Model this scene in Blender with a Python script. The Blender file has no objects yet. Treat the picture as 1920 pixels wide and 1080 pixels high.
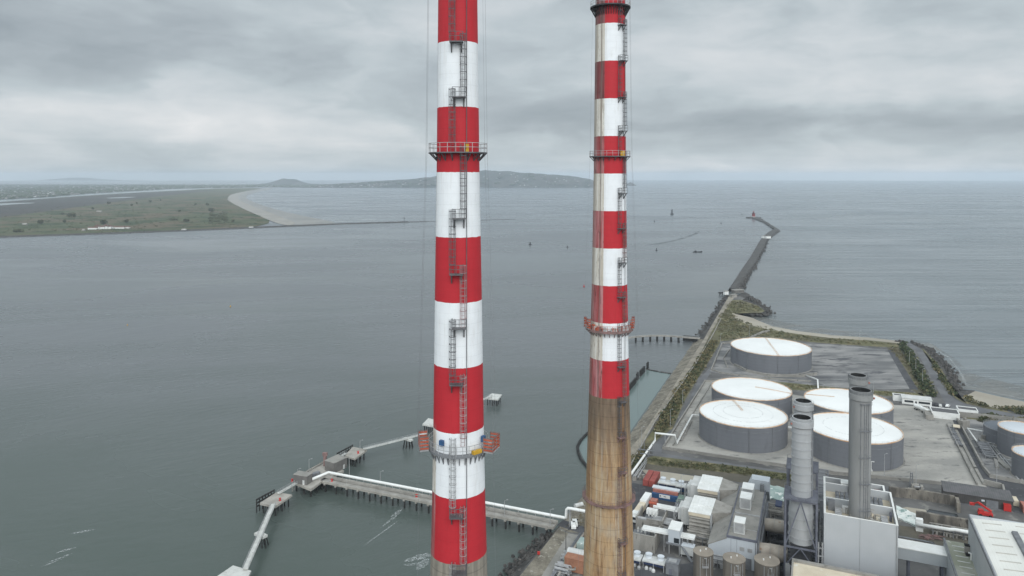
import bpy, math, random
from mathutils import Vector
random.seed(7)
SC = bpy.context.scene
COL = SC.collection
R = math.radians
# ------------------------------------------------------------------ camera
F = 1331.0; PITCH = R(1.33); H = 150.0; CX, CY = 960.0, 360.0
def G(px, py, z=4.0):
    """the point at height z that the photograph shows at (px, py)"""
    a = (px - CX) / F; b = (py - CY) / F
    dx, dy, dz = a, math.cos(PITCH) - b * math.sin(PITCH), -math.sin(PITCH) - b * math.cos(PITCH)
    t = (z - H) / dz
    return Vector((dx * t, dy * t, z))
cam = bpy.data.cameras.new('camera'); co = bpy.data.objects.new('camera', cam); COL.objects.link(co)
co.location = (0, 0, H); co.rotation_euler = (R(90) - PITCH, 0, 0)
cam.sensor_width = 36.0; cam.lens = F / 1920 * 36.0; cam.shift_y = -(540 - CY) / 1920
cam.clip_start = 1.0; cam.clip_end = 80000
SC.camera = co
ANG = R(-23.5)
U = Vector((math.cos(ANG), math.sin(ANG), 0)); V = Vector((-math.sin(ANG), math.cos(ANG), 0)); Z = Vector((0, 0, 1))
# ------------------------------------------------------------------ node helpers
class NT:
    def __init__(s, tree): s.t = tree; s.n = tree.nodes; s.l = tree.links
    def new(s, typ, **kw):
        n = s.n.new(typ)
        for k, v in kw.items(): setattr(n, k, v)
        return n
    def put(s, sock, v):
        if hasattr(v, 'is_linked') or isinstance(v, bpy.types.NodeSocket): s.l.new(v, sock)
        elif isinstance(v, (tuple, list)) and len(v) == 3 and sock.type == 'RGBA': sock.default_value = (*v, 1)
        else: sock.default_value = v
    def m(s, op, a, b=0.0, c=None, clamp=False):
        n = s.new('ShaderNodeMath', operation=op, use_clamp=clamp)
        s.put(n.inputs[0], a); s.put(n.inputs[1], b)
        if c is not None: s.put(n.inputs[2], c)
        return n.outputs[0]
    def sstep(s, x, lo, hi):
        n = s.new('ShaderNodeMapRange', interpolation_type='SMOOTHSTEP')
        s.put(n.inputs['Value'], x); s.put(n.inputs['From Min'], lo); s.put(n.inputs['From Max'], hi)
        return n.outputs['Result']
    def mix(s, f, a, b, mode='MIX'):
        n = s.new('ShaderNodeMix', data_type='RGBA', blend_type=mode)
        s.put(n.inputs[0], f); s.put(n.inputs[6], a); s.put(n.inputs[7], b)
        return n.outputs[2]
    def vmul(s, v, k):
        n = s.new('ShaderNodeVectorMath', operation='MULTIPLY'); s.put(n.inputs[0], v); n.inputs[1].default_value = k
        return n.outputs[0]
    def vadd(s, v, w):
        n = s.new('ShaderNodeVectorMath', operation='ADD'); s.put(n.inputs[0], v); s.put(n.inputs[1], w)
        return n.outputs[0]
    def sep(s, v):
        n = s.new('ShaderNodeSeparateXYZ'); s.put(n.inputs[0], v); return n.outputs
    def comb(s, x, y, z):
        n = s.new('ShaderNodeCombineXYZ')
        for i, q in enumerate((x, y, z)): s.put(n.inputs[i], q)
        return n.outputs[0]
    def noise(s, v, scale, detail=5.0, rough=0.55, dist=0.0):
        n = s.new('ShaderNodeTexNoise'); s.put(n.inputs['Vector'], v)
        n.inputs['Scale'].default_value = scale; n.inputs['Detail'].default_value = detail
        n.inputs['Roughness'].default_value = rough; n.inputs['Distortion'].default_value = dist
        return n.outputs['Fac']
    def pos(s): return s.new('ShaderNodeNewGeometry').outputs['Position']
    def bump(s, h, strength, dist):
        n = s.new('ShaderNodeBump'); s.put(n.inputs['Height'], h)
        n.inputs['Strength'].default_value = strength; n.inputs['Distance'].default_value = dist
        return n.outputs['Normal']
def newmat(name):
    m = bpy.data.materials.new(name); m.use_nodes = True
    nt = NT(m.node_tree); b = m.node_tree.nodes['Principled BSDF']
    return m, nt, b
def pm(name, c1, c2=None, scale=0.3, rough=0.8, stretch=(1, 1, 1), lo=.35, hi=.65, c3=None, s3=None, t3=(.58, .7),
       fine=0.12, fscale=3.0, bump=0.0, bscale=2.0, metallic=0.0, spec=0.3, rib=None):
    """weathered surface: two colours mixed by broad noise, stains c3, and a fine grain"""
    m, nt, b = newmat(name)
    c2 = c2 or tuple(x * 0.8 for x in c1)
    p = nt.vmul(nt.pos(), stretch)
    f = nt.sstep(nt.noise(p, scale, 6), lo, hi)
    c = nt.mix(f, c1, c2)
    if c3: c = nt.mix(nt.sstep(nt.noise(nt.vadd(p, (31.0, 7.0, 3.0)), s3 or scale * 2.3, 7, .62), *t3), c, c3)
    if fine:
        g = nt.noise(nt.pos(), fscale, 4)
        c = nt.mix(1.0, c, nt.comb(*[nt.m('MULTIPLY_ADD', g, 2 * fine, 1 - fine)] * 3), 'MULTIPLY')
    if rib:                                     # sheet-metal ribs or board joints: rib = (axis vector, spacing, depth)
        d = nt.new('ShaderNodeVectorMath', operation='DOT_PRODUCT'); nt.put(d.inputs[0], nt.pos()); d.inputs[1].default_value = rib[0]
        fr = nt.m('FRACT', nt.m('DIVIDE', d.outputs['Value'], rib[1]))
        k = nt.m('LESS_THAN', fr, 0.16)
        kk = nt.m('MULTIPLY_ADD', k, -rib[2], 1.0)
        c = nt.mix(1.0, c, nt.comb(kk, kk, kk), 'MULTIPLY')
    nt.put(b.inputs['Base Color'], c)
    b.inputs['Roughness'].default_value = rough; b.inputs['Metallic'].default_value = metallic
    b.inputs['Specular IOR Level'].default_value = spec
    if bump: nt.put(b.inputs['Normal'], nt.bump(nt.noise(nt.pos(), bscale, 5), 1.0, bump))
    return m
# ------------------------------------------------------------------ mesh builder
class MB:
    def __init__(s): s.v = []; s.f = []; s.mi = []; s.cur = 0; s.smooth = False
    def add(s, vs, fs):
        o = len(s.v); s.v += [Vector(q) for q in vs]
        for f in fs: s.f.append([o + i for i in f]); s.mi.append(s.cur)
        return s
    def prism(s, pts, z0, z1, top=True, bottom=True):
        n = len(pts)
        vs = [(p[0], p[1], z0) for p in pts] + [(p[0], p[1], z1) for p in pts]
        area = sum(pts[i][0] * pts[(i + 1) % n][1] - pts[(i + 1) % n][0] * pts[i][1] for i in range(n))
        idx = list(range(n)) if area > 0 else list(range(n))[::-1]
        fs = [[idx[i], idx[(i + 1) % n], n + idx[(i + 1) % n], n + idx[i]] for i in range(n)]
        if top: fs.append([n + i for i in idx])
        if bottom: fs.append(idx[::-1])
        return s.add(vs, fs)
    def hexa(s, b4, t4):
        return s.add(list(b4) + list(t4), [[3, 2, 1, 0], [4, 5, 6, 7], [0, 1, 5, 4], [1, 2, 6, 5], [2, 3, 7, 6], [3, 0, 4, 7]])
    def buv(s, o, u0, u1, v0, v1, z0, z1):
        """box on the plant's own grid, o = reference corner on the ground"""
        P = lambda u, v, z: Vector((o[0], o[1], 0)) + U * u + V * v + Z * z
        return s.hexa([P(u0, v0, z0), P(u1, v0, z0), P(u1, v1, z0), P(u0, v1, z0)], [P(u0, v0, z1), P(u1, v0, z1), P(u1, v1, z1), P(u0, v1, z1)])
    def box(s, c, sx, sy, z0, z1, rz=0.0):
        a = Vector((math.cos(rz), math.sin(rz), 0)) * sx / 2; b = Vector((-math.sin(rz), math.cos(rz), 0)) * sy / 2
        c = Vector((c[0], c[1], 0)); q = [c - a - b, c + a - b, c + a + b, c - a + b]
        return s.hexa([p + Z * z0 for p in q], [p + Z * z1 for p in q])
    def beam(s, p, q, w, h=None):
        p = Vector(p); q = Vector(q); h = h or w; d = (q - p).normalized()
        a = d.cross(Z)
        a = Vector((1, 0, 0)) if a.length < 1e-4 else a.normalized()
        b = a.cross(d).normalized()
        a = a * w / 2; b = b * h / 2
        return s.hexa([p - a - b, p + a - b, p + a + b, p - a + b], [q - a - b, q + a - b, q + a + b, q - a + b])
    def tube(s, pts, r, n=8, closed=False):
        pts = [Vector(p) for p in pts]; rings = []
        m = len(pts)
        for i, p in enumerate(pts):
            if closed: d = pts[(i + 1) % m] - pts[i - 1]
            else: d = pts[min(i + 1, m - 1)] - pts[max(i - 1, 0)]
            d.normalize(); a = d.cross(Z)
            a = Vector((1, 0, 0)) if a.length < 1e-3 else a.normalized()
            b = a.cross(d)
            rr = r[i] if isinstance(r, (list, tuple)) else r
            rings.append([p + (a * math.cos(t) + b * math.sin(t)) * rr for t in [2 * math.pi * k / n for k in range(n)]])
        vs = [q for g in rings for q in g]; fs = []
        for i in range(m if closed else m - 1):
            j = (i + 1) % m
            for k in range(n): fs.append([i * n + k, j * n + k, j * n + (k + 1) % n, i * n + (k + 1) % n])
        if not closed: fs += [list(range(n)), [(m - 1) * n + k for k in range(n)][::-1]]
        return s.add(vs, fs)
    def lathe(s, prof, c, n=48, a0=0.0, a1=2 * math.pi):
        full = abs(a1 - a0 - 2 * math.pi) < 1e-6; k = n if full else n + 1
        vs = [(c[0] + r * math.cos(a0 + (a1 - a0) * i / n), c[1] + r * math.sin(a0 + (a1 - a0) * i / n), z) for r, z in prof for i in range(k)]
        fs = []
        for j in range(len(prof) - 1):
            for i in range(n):
                i2 = (i + 1) % k
                fs.append([j * k + i, j * k + i2, (j + 1) * k + i2, (j + 1) * k + i])
        return s.add(vs, fs)
    def cyl(s, c, r, z0, z1, n=24):
        return s.lathe([(0.001, z0), (r, z0), (r, z1), (0.001, z1)], c, n)
    def build(s, name, mat, parent=None, smooth=False, loc=None):
        me = bpy.data.meshes.new(name)
        root = parent
        while root is not None and root.parent is not None: root = root.parent
        if root is not None: o0 = Vector(root.location)
        elif loc is not None: o0 = Vector(loc)
        else: o0 = Vector((0, 0, 0))
        me.from_pydata([v - o0 for v in s.v], [], s.f)
        for m in (mat if isinstance(mat, (list, tuple)) else [mat]): me.materials.append(m)
        me.polygons.foreach_set('material_index', s.mi)
        if smooth: me.polygons.foreach_set('use_smooth', [True] * len(me.polygons))
        me.update()
        o = bpy.data.objects.new(name, me); COL.objects.link(o)
        if parent is not None: o.parent = parent
        else: o.location = o0
        return o
def tag(o, label=None, cat=None, group=None, kind=None):
    for k, v in (('label', label), ('category', cat), ('group', group), ('kind', kind)):
        if v: o[k] = v
    return o
def thing(name, loc, label, cat, group=None):
    o = bpy.data.objects.new(name, None); COL.objects.link(o); o.location = loc; o.empty_display_size = 1
    return tag(o, label, cat, group)
def copy_tree(o, parent=None):
    c = o.copy(); COL.objects.link(c)
    if parent is not None: c.parent = parent
    for ch in list(o.children): copy_tree(ch, c)
    return c
def struct(name, mb, mat): return tag(mb.build(name, mat), kind='structure')
def lerp(a, b, t): return a + (b - a) * t
def interp(tab, x):
    for (x0, y0), (x1, y1) in zip(tab, tab[1:]):
        if x <= x1: return y0 + (y1 - y0) * (x - x0) / (x1 - x0)
    return tab[-1][1]
def inside(pt, poly):
    x, y = pt[0], pt[1]; c = False; j = len(poly) - 1
    for i in range(len(poly)):
        a, b = poly[i], poly[j]
        if (a[1] > y) != (b[1] > y) and x < (b[0] - a[0]) * (y - a[1]) / (b[1] - a[1]) + a[0]: c = not c
        j = i
    return c
def PX(pts, z=4.0): return [G(x, y, z) for x, y in pts]
def smooth_poly(pts, n=2):
    for _ in range(n):
        q = []
        for i in range(len(pts)):
            a, b = pts[i], pts[(i + 1) % len(pts)]
            q += [a * .75 + b * .25, a * .25 + b * .75]
        pts = q
    return pts
def rough_poly(pts, step, amp, rnd=random):
    out = []
    for i in range(len(pts)):
        a, b = Vector(pts[i]), Vector(pts[(i + 1) % len(pts)])
        n = max(1, int((b - a).length / step))
        for k in range(n):
            p = a.lerp(b, k / n)
            if k: p += Vector((rnd.uniform(-amp, amp), rnd.uniform(-amp, amp), 0))
            out.append(p)
    return out
def sheet(name, pts, z, mat, kind='structure'):
    mb = MB(); n = len(pts)
    area = sum(pts[i][0] * pts[(i + 1) % n][1] - pts[(i + 1) % n][0] * pts[i][1] for i in range(n))
    idx = list(range(n)) if area > 0 else list(range(n))[::-1]
    mb.add([(p[0], p[1], z) for p in pts], [idx])
    return tag(mb.build(name, mat), kind=kind)
# ------------------------------------------------------------------ materials
M = {}
M['red'] = None
M['concrete'] = pm('concrete', (.30, .285, .26), (.22, .21, .19), .12, .85, c3=(.13, .125, .115), s3=.4, fine=.15)
M['concrete_wall'] = pm('concrete_wall', (.34, .32, .29), (.25, .235, .21), .3, .85, stretch=(1, 1, .25), c3=(.12, .11, .1), s3=.9, fine=.12)
M['dirty_wall'] = pm('dirty_wall', (.24, .215, .18), (.10, .09, .08), .35, .9, stretch=(1, 1, .3), c3=(.05, .045, .04), s3=.8, fine=.2)
M['asphalt'] = pm('asphalt', (.085, .085, .09), (.055, .055, .06), .08, .85, c3=(.13, .13, .13), s3=.3, fine=.15)
M['road'] = pm('road', (.16, .16, .165), (.11, .11, .115), .08, .85, fine=.1)
M['yard'] = pm('yard', (.145, .14, .135), (.085, .083, .08), .06, .85, c3=(.22, .21, .19), s3=.17, t3=(.55, .66), fine=.2)
M['slab'] = pm('slab', (.39, .37, .335), (.27, .26, .24), .035, .85, stretch=(1, 2.2, 1), c3=(.15, .145, .14), s3=.11, t3=(.57, .68), fine=.16, fscale=.8)
M['wet_slab'] = pm('wet_slab', (.28, .27, .26), (.13, .13, .13), .03, .7, stretch=(1, 2.4, 1), c3=(.08, .08, .085), s3=.06, t3=(.52, .64), fine=.18, fscale=.8)
M['rubble'] = pm('rubble', (.24, .215, .17), (.13, .115, .09), .18, .9, c3=(.36, .34, .29), s3=.6, t3=(.56, .66), fine=.35, fscale=1.4, bump=.4, bscale=1.2)
M['rock'] = pm('rock', (.09, .083, .077), (.04, .038, .036), .3, .85, c3=(.22, .195, .175), s3=.6, t3=(.6, .7), fine=.4, fscale=.9, bump=.6, bscale=.8)
M['gravel'] = pm('gravel', (.30, .27, .22), (.19, .17, .14), .1, .9, c3=(.12, .11, .08), s3=.25, fine=.3, fscale=1.5)
M['verge'] = pm('verge', (.13, .125, .062), (.10, .09, .055), .05, .9, c3=(.21, .18, .10), s3=.12, t3=(.5, .66), fine=.4, fscale=.9)
M['bank'] = pm('bank', (.16, .135, .085), (.10, .09, .06), .06, .9, c3=(.09, .1, .045), s3=.15, t3=(.5, .62), fine=.35, fscale=.9)
M['mud'] = pm('mud', (.12, .105, .08), (.085, .08, .065), .06, .9, fine=.3, fscale=.8)
M['sand'] = pm('sand', (.40, .365, .30), (.33, .295, .24), .02, .9, fine=.08, fscale=.5)
M['far_sand'] = pm('far_sand', (.34, .32, .285), (.28, .265, .24), .01, .9, fine=.06, fscale=.2)
M['wet_sand'] = pm('wet_sand', (.27, .255, .23), (.20, .195, .18), .008, .45, fine=.06, fscale=.2)
M['links'] = pm('links', (.075, .086, .038), (.115, .090, .054), .004, .95, lo=.44, hi=.54, c3=(.032, .050, .016), s3=.009, t3=(.50, .56), fine=.35, fscale=.06)
M['marsh'] = pm('marsh', (.056, .048, .041), (.042, .04, .035), .004, .9, stretch=(.6, 1, 1), fine=.15, fscale=.03)
M['far_land'] = pm('far_land', (.045, .05, .04), (.075, .075, .068), .006, .95, c3=(.06, .07, .055), s3=.015, fine=.3, fscale=.04)
M['hill'] = pm('hill', (.05, .055, .045), (.085, .075, .065), .003, .95, c3=(.032, .04, .03), s3=.006, t3=(.48, .6), fine=.3, fscale=.02)
M['leaf_dark'] = pm('leaf_dark', (.035, .05, .022), (.06, .075, .035), .5, .85, fine=.3)
M['leaf_mid'] = pm('leaf_mid', (.085, .088, .038), (.13, .12, .06), .3, .85, fine=.3)
M['leaf_dry'] = pm('leaf_dry', (.20, .16, .085), (.15, .125, .06), .3, .85, fine=.3)
M['bark'] = pm('bark', (.09, .07, .05), None, 1.0)
M['white'] = pm('white_paint', (.80, .80, .78), (.72, .72, .69), .3, .55, c3=(.5, .49, .46), s3=.7, t3=(.64, .78), fine=.05)
M['dull_white'] = pm('dull_white', (.60, .60, .585), (.50, .50, .48), .3, .6, stretch=(1, 1, .4), c3=(.33, .32, .3), s3=.9, t3=(.6, .74), fine=.08)
M['cream'] = pm('cream', (.66, .58, .45), (.58, .50, .38), .2, .7, c3=(.7, .66, .58), s3=.3, fine=.06)
M['clad'] = pm('grey_cladding', (.47, .485, .50), (.43, .445, .46), .08, .5, fine=.03, rib=(tuple(U), .5, .06))
M['clad_side'] = pm('ribbed_cladding', (.40, .42, .43), (.35, .37, .38), .1, .55, fine=.04, rib=(tuple(V), .9, .28))
M['clad_blue'] = pm('pale_cladding', (.50, .53, .56), (.46, .49, .52), .15, .5, fine=.03, rib=(tuple(U), .6, .05))
M['roof_grey'] = pm('roof_felt', (.30, .285, .26), (.24, .23, .21), .2, .85, c3=(.16, .15, .14), s3=.4, fine=.12)
M['roof_dark'] = pm('dark_roof', (.13, .125, .13), (.10, .1, .1), .3, .8, fine=.12, rib=(tuple(U), .9, .25))
M['dark_clad'] = pm('brown_cladding', (.085, .08, .075), (.065, .062, .06), .3, .7, fine=.1, rib=(tuple(U), .8, .2))
M['roof_white'] = pm('white_roof', (.74, .73, .68), (.68, .67, .62), .1, .6, fine=.04, rib=(tuple(U), 1.0, .05))
M['roof_green'] = pm('mossy_roof', (.36, .36, .31), (.24, .25, .19), .18, .8, stretch=(1, .4, 1), c3=(.50, .49, .44), s3=.35, fine=.12)
M['louvre'] = pm('louvre', (.20, .19, .17), (.13, .125, .11), .4, .8, stretch=(1, 1, .5), fine=.12)
M['rooflight'] = pm('rooflight', (.50, .47, .42), (.43, .41, .37), .4, .6)
M['hood'] = pm('duct_hood', (.34, .32, .29), (.25, .235, .21), .25, .7, c3=(.18, .165, .15), s3=.5, fine=.1)
M['grey_steel'] = pm('grey_steel', (.20, .205, .215), (.15, .155, .165), .4, .6, fine=.1)
M['blue_steel'] = pm('blue_grey_steel', (.145, .15, .18), (.10, .105, .13), .4, .6, fine=.1)
M['dark_steel'] = pm('dark_steel', (.055, .055, .06), (.03, .03, .033), .5, .6, fine=.1)
M['galv'] = pm('galvanised', (.42, .42, .42), (.33, .33, .33), .5, .5, metallic=.2, fine=.1)
M['ladder'] = pm('ladder_steel', (.13, .13, .135), (.09, .09, .095), .5, .6, fine=.1)
M['ladder_red'] = pm('ladder_weathered', (.26, .16, .15), (.16, .11, .1), .5, .6, fine=.1)
M['ladder_pale'] = pm('ladder_pale', (.45, .33, .33), (.3, .2, .2), .5, .6, fine=.1)
M['stack'] = pm('stack_steel', (.40, .405, .41), (.34, .345, .35), .12, .5, stretch=(1, 1, .5), c3=(.28, .28, .285), s3=.25, t3=(.6, .75), fine=.04)
M['stack_conc'] = pm('stack_concrete', (.28, .28, .275), (.225, .225, .22), .2, .7, stretch=(1, 1, .15), fine=.1)
M['soot'] = pm('soot', (.02, .02, .02), None, 1, .9)
M['tank_side'] = pm('tank_grey', (.16, .165, .18), (.143, .149, .163), .06, .55, stretch=(1, 1, .3), c3=(.12, .124, .135), s3=.12, t3=(.56, .72), fine=.06, rib=((0, 0, 1), 2.25, .06))
M['tank_roof'] = pm('tank_roof', (.82, .82, .80), (.76, .76, .74), .05, .6, c3=(.66, .63, .58), s3=.12, t3=(.66, .8), fine=.04)
M['tank_pale'] = pm('tank_roof_pale', (.58, .61, .64), (.53, .56, .59), .05, .6, fine=.04)
M['tank_blue'] = pm('tank_roof_grey', (.15, .165, .19), (.13, .145, .165), .05, .6, fine=.05)
M['rust_rim'] = pm('rusty_rim', (.55, .33, .19), (.66, .55, .44), .25, .8, fine=.2)
M['silo'] = pm('silo_side', (.17, .15, .125), (.11, .098, .085), .3, .8, stretch=(1, 1, .2), fine=.1)
M['silo_top'] = pm('silo_top', (.29, .25, .205), (.23, .2, .165), .3, .85, fine=.15)
M['rust_duct'] = pm('rusty_duct', (.40, .355, .30), (.28, .24, .2), .25, .75, c3=(.22, .11, .055), s3=.35, t3=(.58, .68), fine=.15)
M['red_box'] = pm('container_red', (.33, .075, .06), (.26, .06, .05), .5, .6, fine=.12, rib=(tuple(V), .6, .3))
M['coral'] = pm('container_coral', (.42, .17, .13), (.34, .135, .10), .5, .6, fine=.12, rib=(tuple(U), .6, .25))
M['navy'] = pm('navy_paint', (.03, .045, .10), (.025, .035, .075), .5, .5, fine=.1)
M['blue'] = pm('blue_paint', (.035, .10, .22), (.03, .075, .16), .5, .5, fine=.1)
M['brick_orange'] = pm('brick_orange', (.36, .17, .10), (.28, .13, .08), .4, .7, c3=(.2, .1, .06), fine=.15)
M['orange'] = pm('orange_paint', (.46, .105, .055), (.33, .075, .045), .6, .6, c3=(.2, .07, .04), fine=.15)
M['bright_red'] = pm('bright_red', (.52, .03, .025), (.4, .03, .025), .6, .5, fine=.1)
M['yellow'] = pm('yellow_paint', (.65, .38, .04), None, .6, .5)
M['green_box'] = pm('green_paint', (.20, .28, .22), (.16, .22, .18), .5, .6, fine=.1)
M['glass'] = pm('dark_glass', (.03, .035, .04), None, .5, .15, fine=0, spec=.6)
M['tarp_white'] = pm('white_sheeting', (.72, .73, .69), (.58, .63, .60), .25, .6, c3=(.22, .31, .285), s3=.35, t3=(.52, .58), fine=.1, bump=.3, bscale=.6)
M['tarp_green'] = pm('green_sheeting', (.26, .345, .32), (.36, .43, .40), .2, .6, c3=(.68, .70, .66), s3=.35, t3=(.56, .62), fine=.12, bump=.3, bscale=.6)
M['tyre'] = pm('tyre', (.02, .02, .02), None, 1, .9)
M['pile'] = pm('timber_pile', (.035, .033, .03), (.02, .02, .02), .5, .9, fine=.2)
M['deck'] = pm('deck_concrete', (.40, .375, .335), (.30, .28, .25), .2, .85, c3=(.22, .2, .175), s3=.5, fine=.15)
M['deck_pale'] = pm('deck_pale', (.60, .60, .57), (.50, .50, .47), .3, .8, c3=(.35, .33, .3), s3=.7, fine=.15)
M['brick_grey'] = pm('grey_block', (.17, .16, .15), (.13, .122, .115), .4, .85, fine=.15)
M['foam'] = None
M['red_roof'] = pm('tile_roof', (.16, .10, .08), None, .3, .8)
M['light_red'] = pm('lighthouse_red', (.22, .035, .035), None, .2, .6)
# ------------------------------------------------------------------ sky, sun, air
W = bpy.data.worlds.new('World'); SC.world = W; W.use_nodes = True
wt = NT(W.node_tree); W.node_tree.nodes.clear()
SUN_EL = R(32)          # high, behind the camera's right shoulder, spread by the cloud
sk = wt.new('ShaderNodeTexSky', sky_type='NISHITA'); sk.sun_disc = False
sk.sun_elevation = SUN_EL; sk.sun_rotation = R(172)
b1 = wt.new('ShaderNodeBackground'); wt.put(b1.inputs['Color'], sk.outputs['Color']); b1.inputs['Strength'].default_value = 0.07
d = wt.new('ShaderNodeTexCoord').outputs['Generated']
dx, dy, dz = wt.sep(d)
az = wt.m('ARCTAN2', dx, dy); el = wt.m('ARCSINE', dz)
k = wt.m('ADD', wt.m('MAXIMUM', dz, 0.0), 0.07)
pl = wt.comb(wt.m('DIVIDE', dx, k), wt.m('DIVIDE', dy, k), 0.0)
ae = wt.comb(wt.m('MULTIPLY', az, 5.0), wt.m('MULTIPLY', el, 15.0), 2.7)
w1 = wt.noise(ae, 1.5, 6, .5); w2 = wt.noise(wt.vadd(ae, (9.0, 4.0, 1.0)), 1.5, 6, .5)
azw = wt.m('ADD', az, wt.m('MULTIPLY', wt.m('SUBTRACT', w1, .5), .22))
elw = wt.m('ADD', el, wt.m('MULTIPLY', wt.m('SUBTRACT', w2, .5), .06))
n_big = wt.noise(ae, 1.0, 7, .55, .3); n_pl = wt.noise(pl, .55, 7, .58, .4)
ae2 = wt.comb(wt.m('MULTIPLY', azw, 5.5), wt.m('MULTIPLY', elw, 13.0), 6.1)
n_fine = wt.noise(ae2, 1.0, 8, .52, .3)
val = wt.m('ADD', wt.m('MULTIPLY', wt.m('SUBTRACT', n_big, .5), .62), wt.m('MULTIPLY', wt.m('SUBTRACT', n_pl, .5), .40))
val = wt.m('ADD', val, wt.m('MULTIPLY', wt.m('SUBTRACT', wt.sstep(n_fine, .3, .7), .5), .26))
# cloud banks and brighter gaps: azimuth, elevation, widths, strength
for (px, py, sx, sy, amp) in [(120, 245, 330, 42, .30), (600, 240, 260, 32, .16), (760, 275, 200, 30, .10), (60, 105, 260, 45, -.24), (420, 120, 300, 40, -.10),
                              (560, 195, 130, 16, -.13), (960, 225, 140, 32, -.26), (1480, 232, 330, 17, -.24), (1750, 240, 300, 15, -.12),
                              (1800, 180, 260, 38, .14), (1280, 150, 200, 30, -.07), (1500, 60, 420, 50, .05), (700, 60, 300, 40, .02), (1500, 305, 420, 22, .17), (1560, 322, 600, 9, .12), (1500, 120, 500, 70, .05), (1300, 60, 160, 40, .06),
                              (300, 325, 700, 14, .02), (1950, 90, 200, 40, -.05)]:
    a = wt.m('DIVIDE', wt.m('SUBTRACT', azw, math.atan((px - 960) / F)), sx / F)
    e = wt.m('DIVIDE', wt.m('SUBTRACT', elw, math.atan((329 - py) / F)), sy / F)
    g = wt.m('EXPONENT', wt.m('MULTIPLY', wt.m('ADD', wt.m('MULTIPLY', a, a), wt.m('MULTIPLY', e, e)), -0.7))
    val = wt.m('MULTIPLY_ADD', g, amp, val)
cl = wt.new('ShaderNodeValToRGB'); wt.put(cl.inputs[0], wt.m('ADD', val, .5, clamp=True))
el_ = cl.color_ramp.elements
SKYC = [(.0, (.29, .335, .37)), (.3, (.40, .45, .485)), (.5, (.50, .56, .592)), (.68, (.605, .65, .678)), (1.0, (.79, .80, .81))]
el_[0].position, el_[0].color = SKYC[0][0], (*SKYC[0][1], 1); el_[1].position, el_[1].color = SKYC[-1][0], (*SKYC[-1][1], 1)
for p_, c_ in SKYC[1:-1]: e_ = el_.new(p_); e_.color = (*c_, 1)
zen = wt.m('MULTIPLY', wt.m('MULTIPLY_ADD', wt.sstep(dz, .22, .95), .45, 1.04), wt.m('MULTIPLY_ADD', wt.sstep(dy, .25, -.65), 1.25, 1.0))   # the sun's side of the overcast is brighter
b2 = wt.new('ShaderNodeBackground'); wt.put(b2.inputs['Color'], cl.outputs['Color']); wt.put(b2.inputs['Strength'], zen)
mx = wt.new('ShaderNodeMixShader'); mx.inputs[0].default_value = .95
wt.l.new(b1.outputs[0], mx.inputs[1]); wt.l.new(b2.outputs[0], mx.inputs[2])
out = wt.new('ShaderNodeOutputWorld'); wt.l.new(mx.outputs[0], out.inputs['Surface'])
sl = bpy.data.lights.new('sun', 'SUN'); sl.energy = 1.2; sl.angle = R(45); sl.color = (1, .97, .93)
so = bpy.data.objects.new('sun', sl); COL.objects.link(so); so.location = (0, 0, 400)
sd = Vector((math.sin(R(172)) * math.cos(SUN_EL), math.cos(R(172)) * math.cos(SUN_EL), math.sin(SUN_EL)))
so.rotation_euler = sd.to_track_quat('Z', 'Y').to_euler()
SC.view_settings.view_transform = 'Standard'; SC.view_settings.look = 'None'; SC.view_settings.exposure = 0.0; SC.view_settings.gamma = 1.0
SC.cycles.max_bounces = 6; SC.cycles.diffuse_bounces = 3; SC.cycles.glossy_bounces = 3; SC.cycles.volume_bounces = 1; SC.cycles.transparent_max_bounces = 12
HZ = bpy.data.materials.new('haze_air'); HZ.use_nodes = True; HZ.node_tree.nodes.clear(); hn = NT(HZ.node_tree)
pv = hn.new('ShaderNodeVolumePrincipled'); pv.inputs['Color'].default_value = (.82, .91, 1.0, 1); pv.inputs['Density'].default_value = 6.8e-5
pv.inputs['Anisotropy'].default_value = 0.1
ho = hn.new('ShaderNodeOutputMaterial'); hn.l.new(pv.outputs[0], ho.inputs['Volume'])
hz = MB(); hz.prism([(-27000, -3000), (27000, -3000), (27000, 27000), (-27000, 27000)], -2.0, 232.0)
tag(hz.build('haze', HZ), kind='stuff')
# ------------------------------------------------------------------ sea
m, nt, b = newmat('sea_water')
p = nt.pos(); x, y, z = nt.sep(p)
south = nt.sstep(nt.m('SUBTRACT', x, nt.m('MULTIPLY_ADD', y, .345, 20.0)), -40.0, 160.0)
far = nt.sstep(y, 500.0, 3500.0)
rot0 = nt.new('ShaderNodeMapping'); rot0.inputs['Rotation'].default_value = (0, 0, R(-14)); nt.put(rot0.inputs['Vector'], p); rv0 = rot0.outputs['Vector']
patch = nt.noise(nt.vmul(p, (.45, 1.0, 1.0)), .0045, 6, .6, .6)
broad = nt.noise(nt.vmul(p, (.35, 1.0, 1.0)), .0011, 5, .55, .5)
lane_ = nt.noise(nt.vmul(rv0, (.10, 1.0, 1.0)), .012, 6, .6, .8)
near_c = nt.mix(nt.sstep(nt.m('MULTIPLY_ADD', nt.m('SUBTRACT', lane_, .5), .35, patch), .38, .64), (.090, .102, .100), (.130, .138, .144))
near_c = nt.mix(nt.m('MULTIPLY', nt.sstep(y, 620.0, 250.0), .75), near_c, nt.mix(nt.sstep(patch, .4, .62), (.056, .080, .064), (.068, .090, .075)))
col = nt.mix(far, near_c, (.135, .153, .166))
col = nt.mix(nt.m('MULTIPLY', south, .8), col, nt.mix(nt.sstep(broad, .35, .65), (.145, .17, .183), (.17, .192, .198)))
nt.put(b.inputs['Base Color'], col)
b.inputs['IOR'].default_value = 1.33; b.inputs['Specular IOR Level'].default_value = .5
nt.put(b.inputs['Roughness'], nt.m('ADD', .20, nt.m('MULTIPLY', nt.sstep(patch, .35, .7), .14)))
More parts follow.
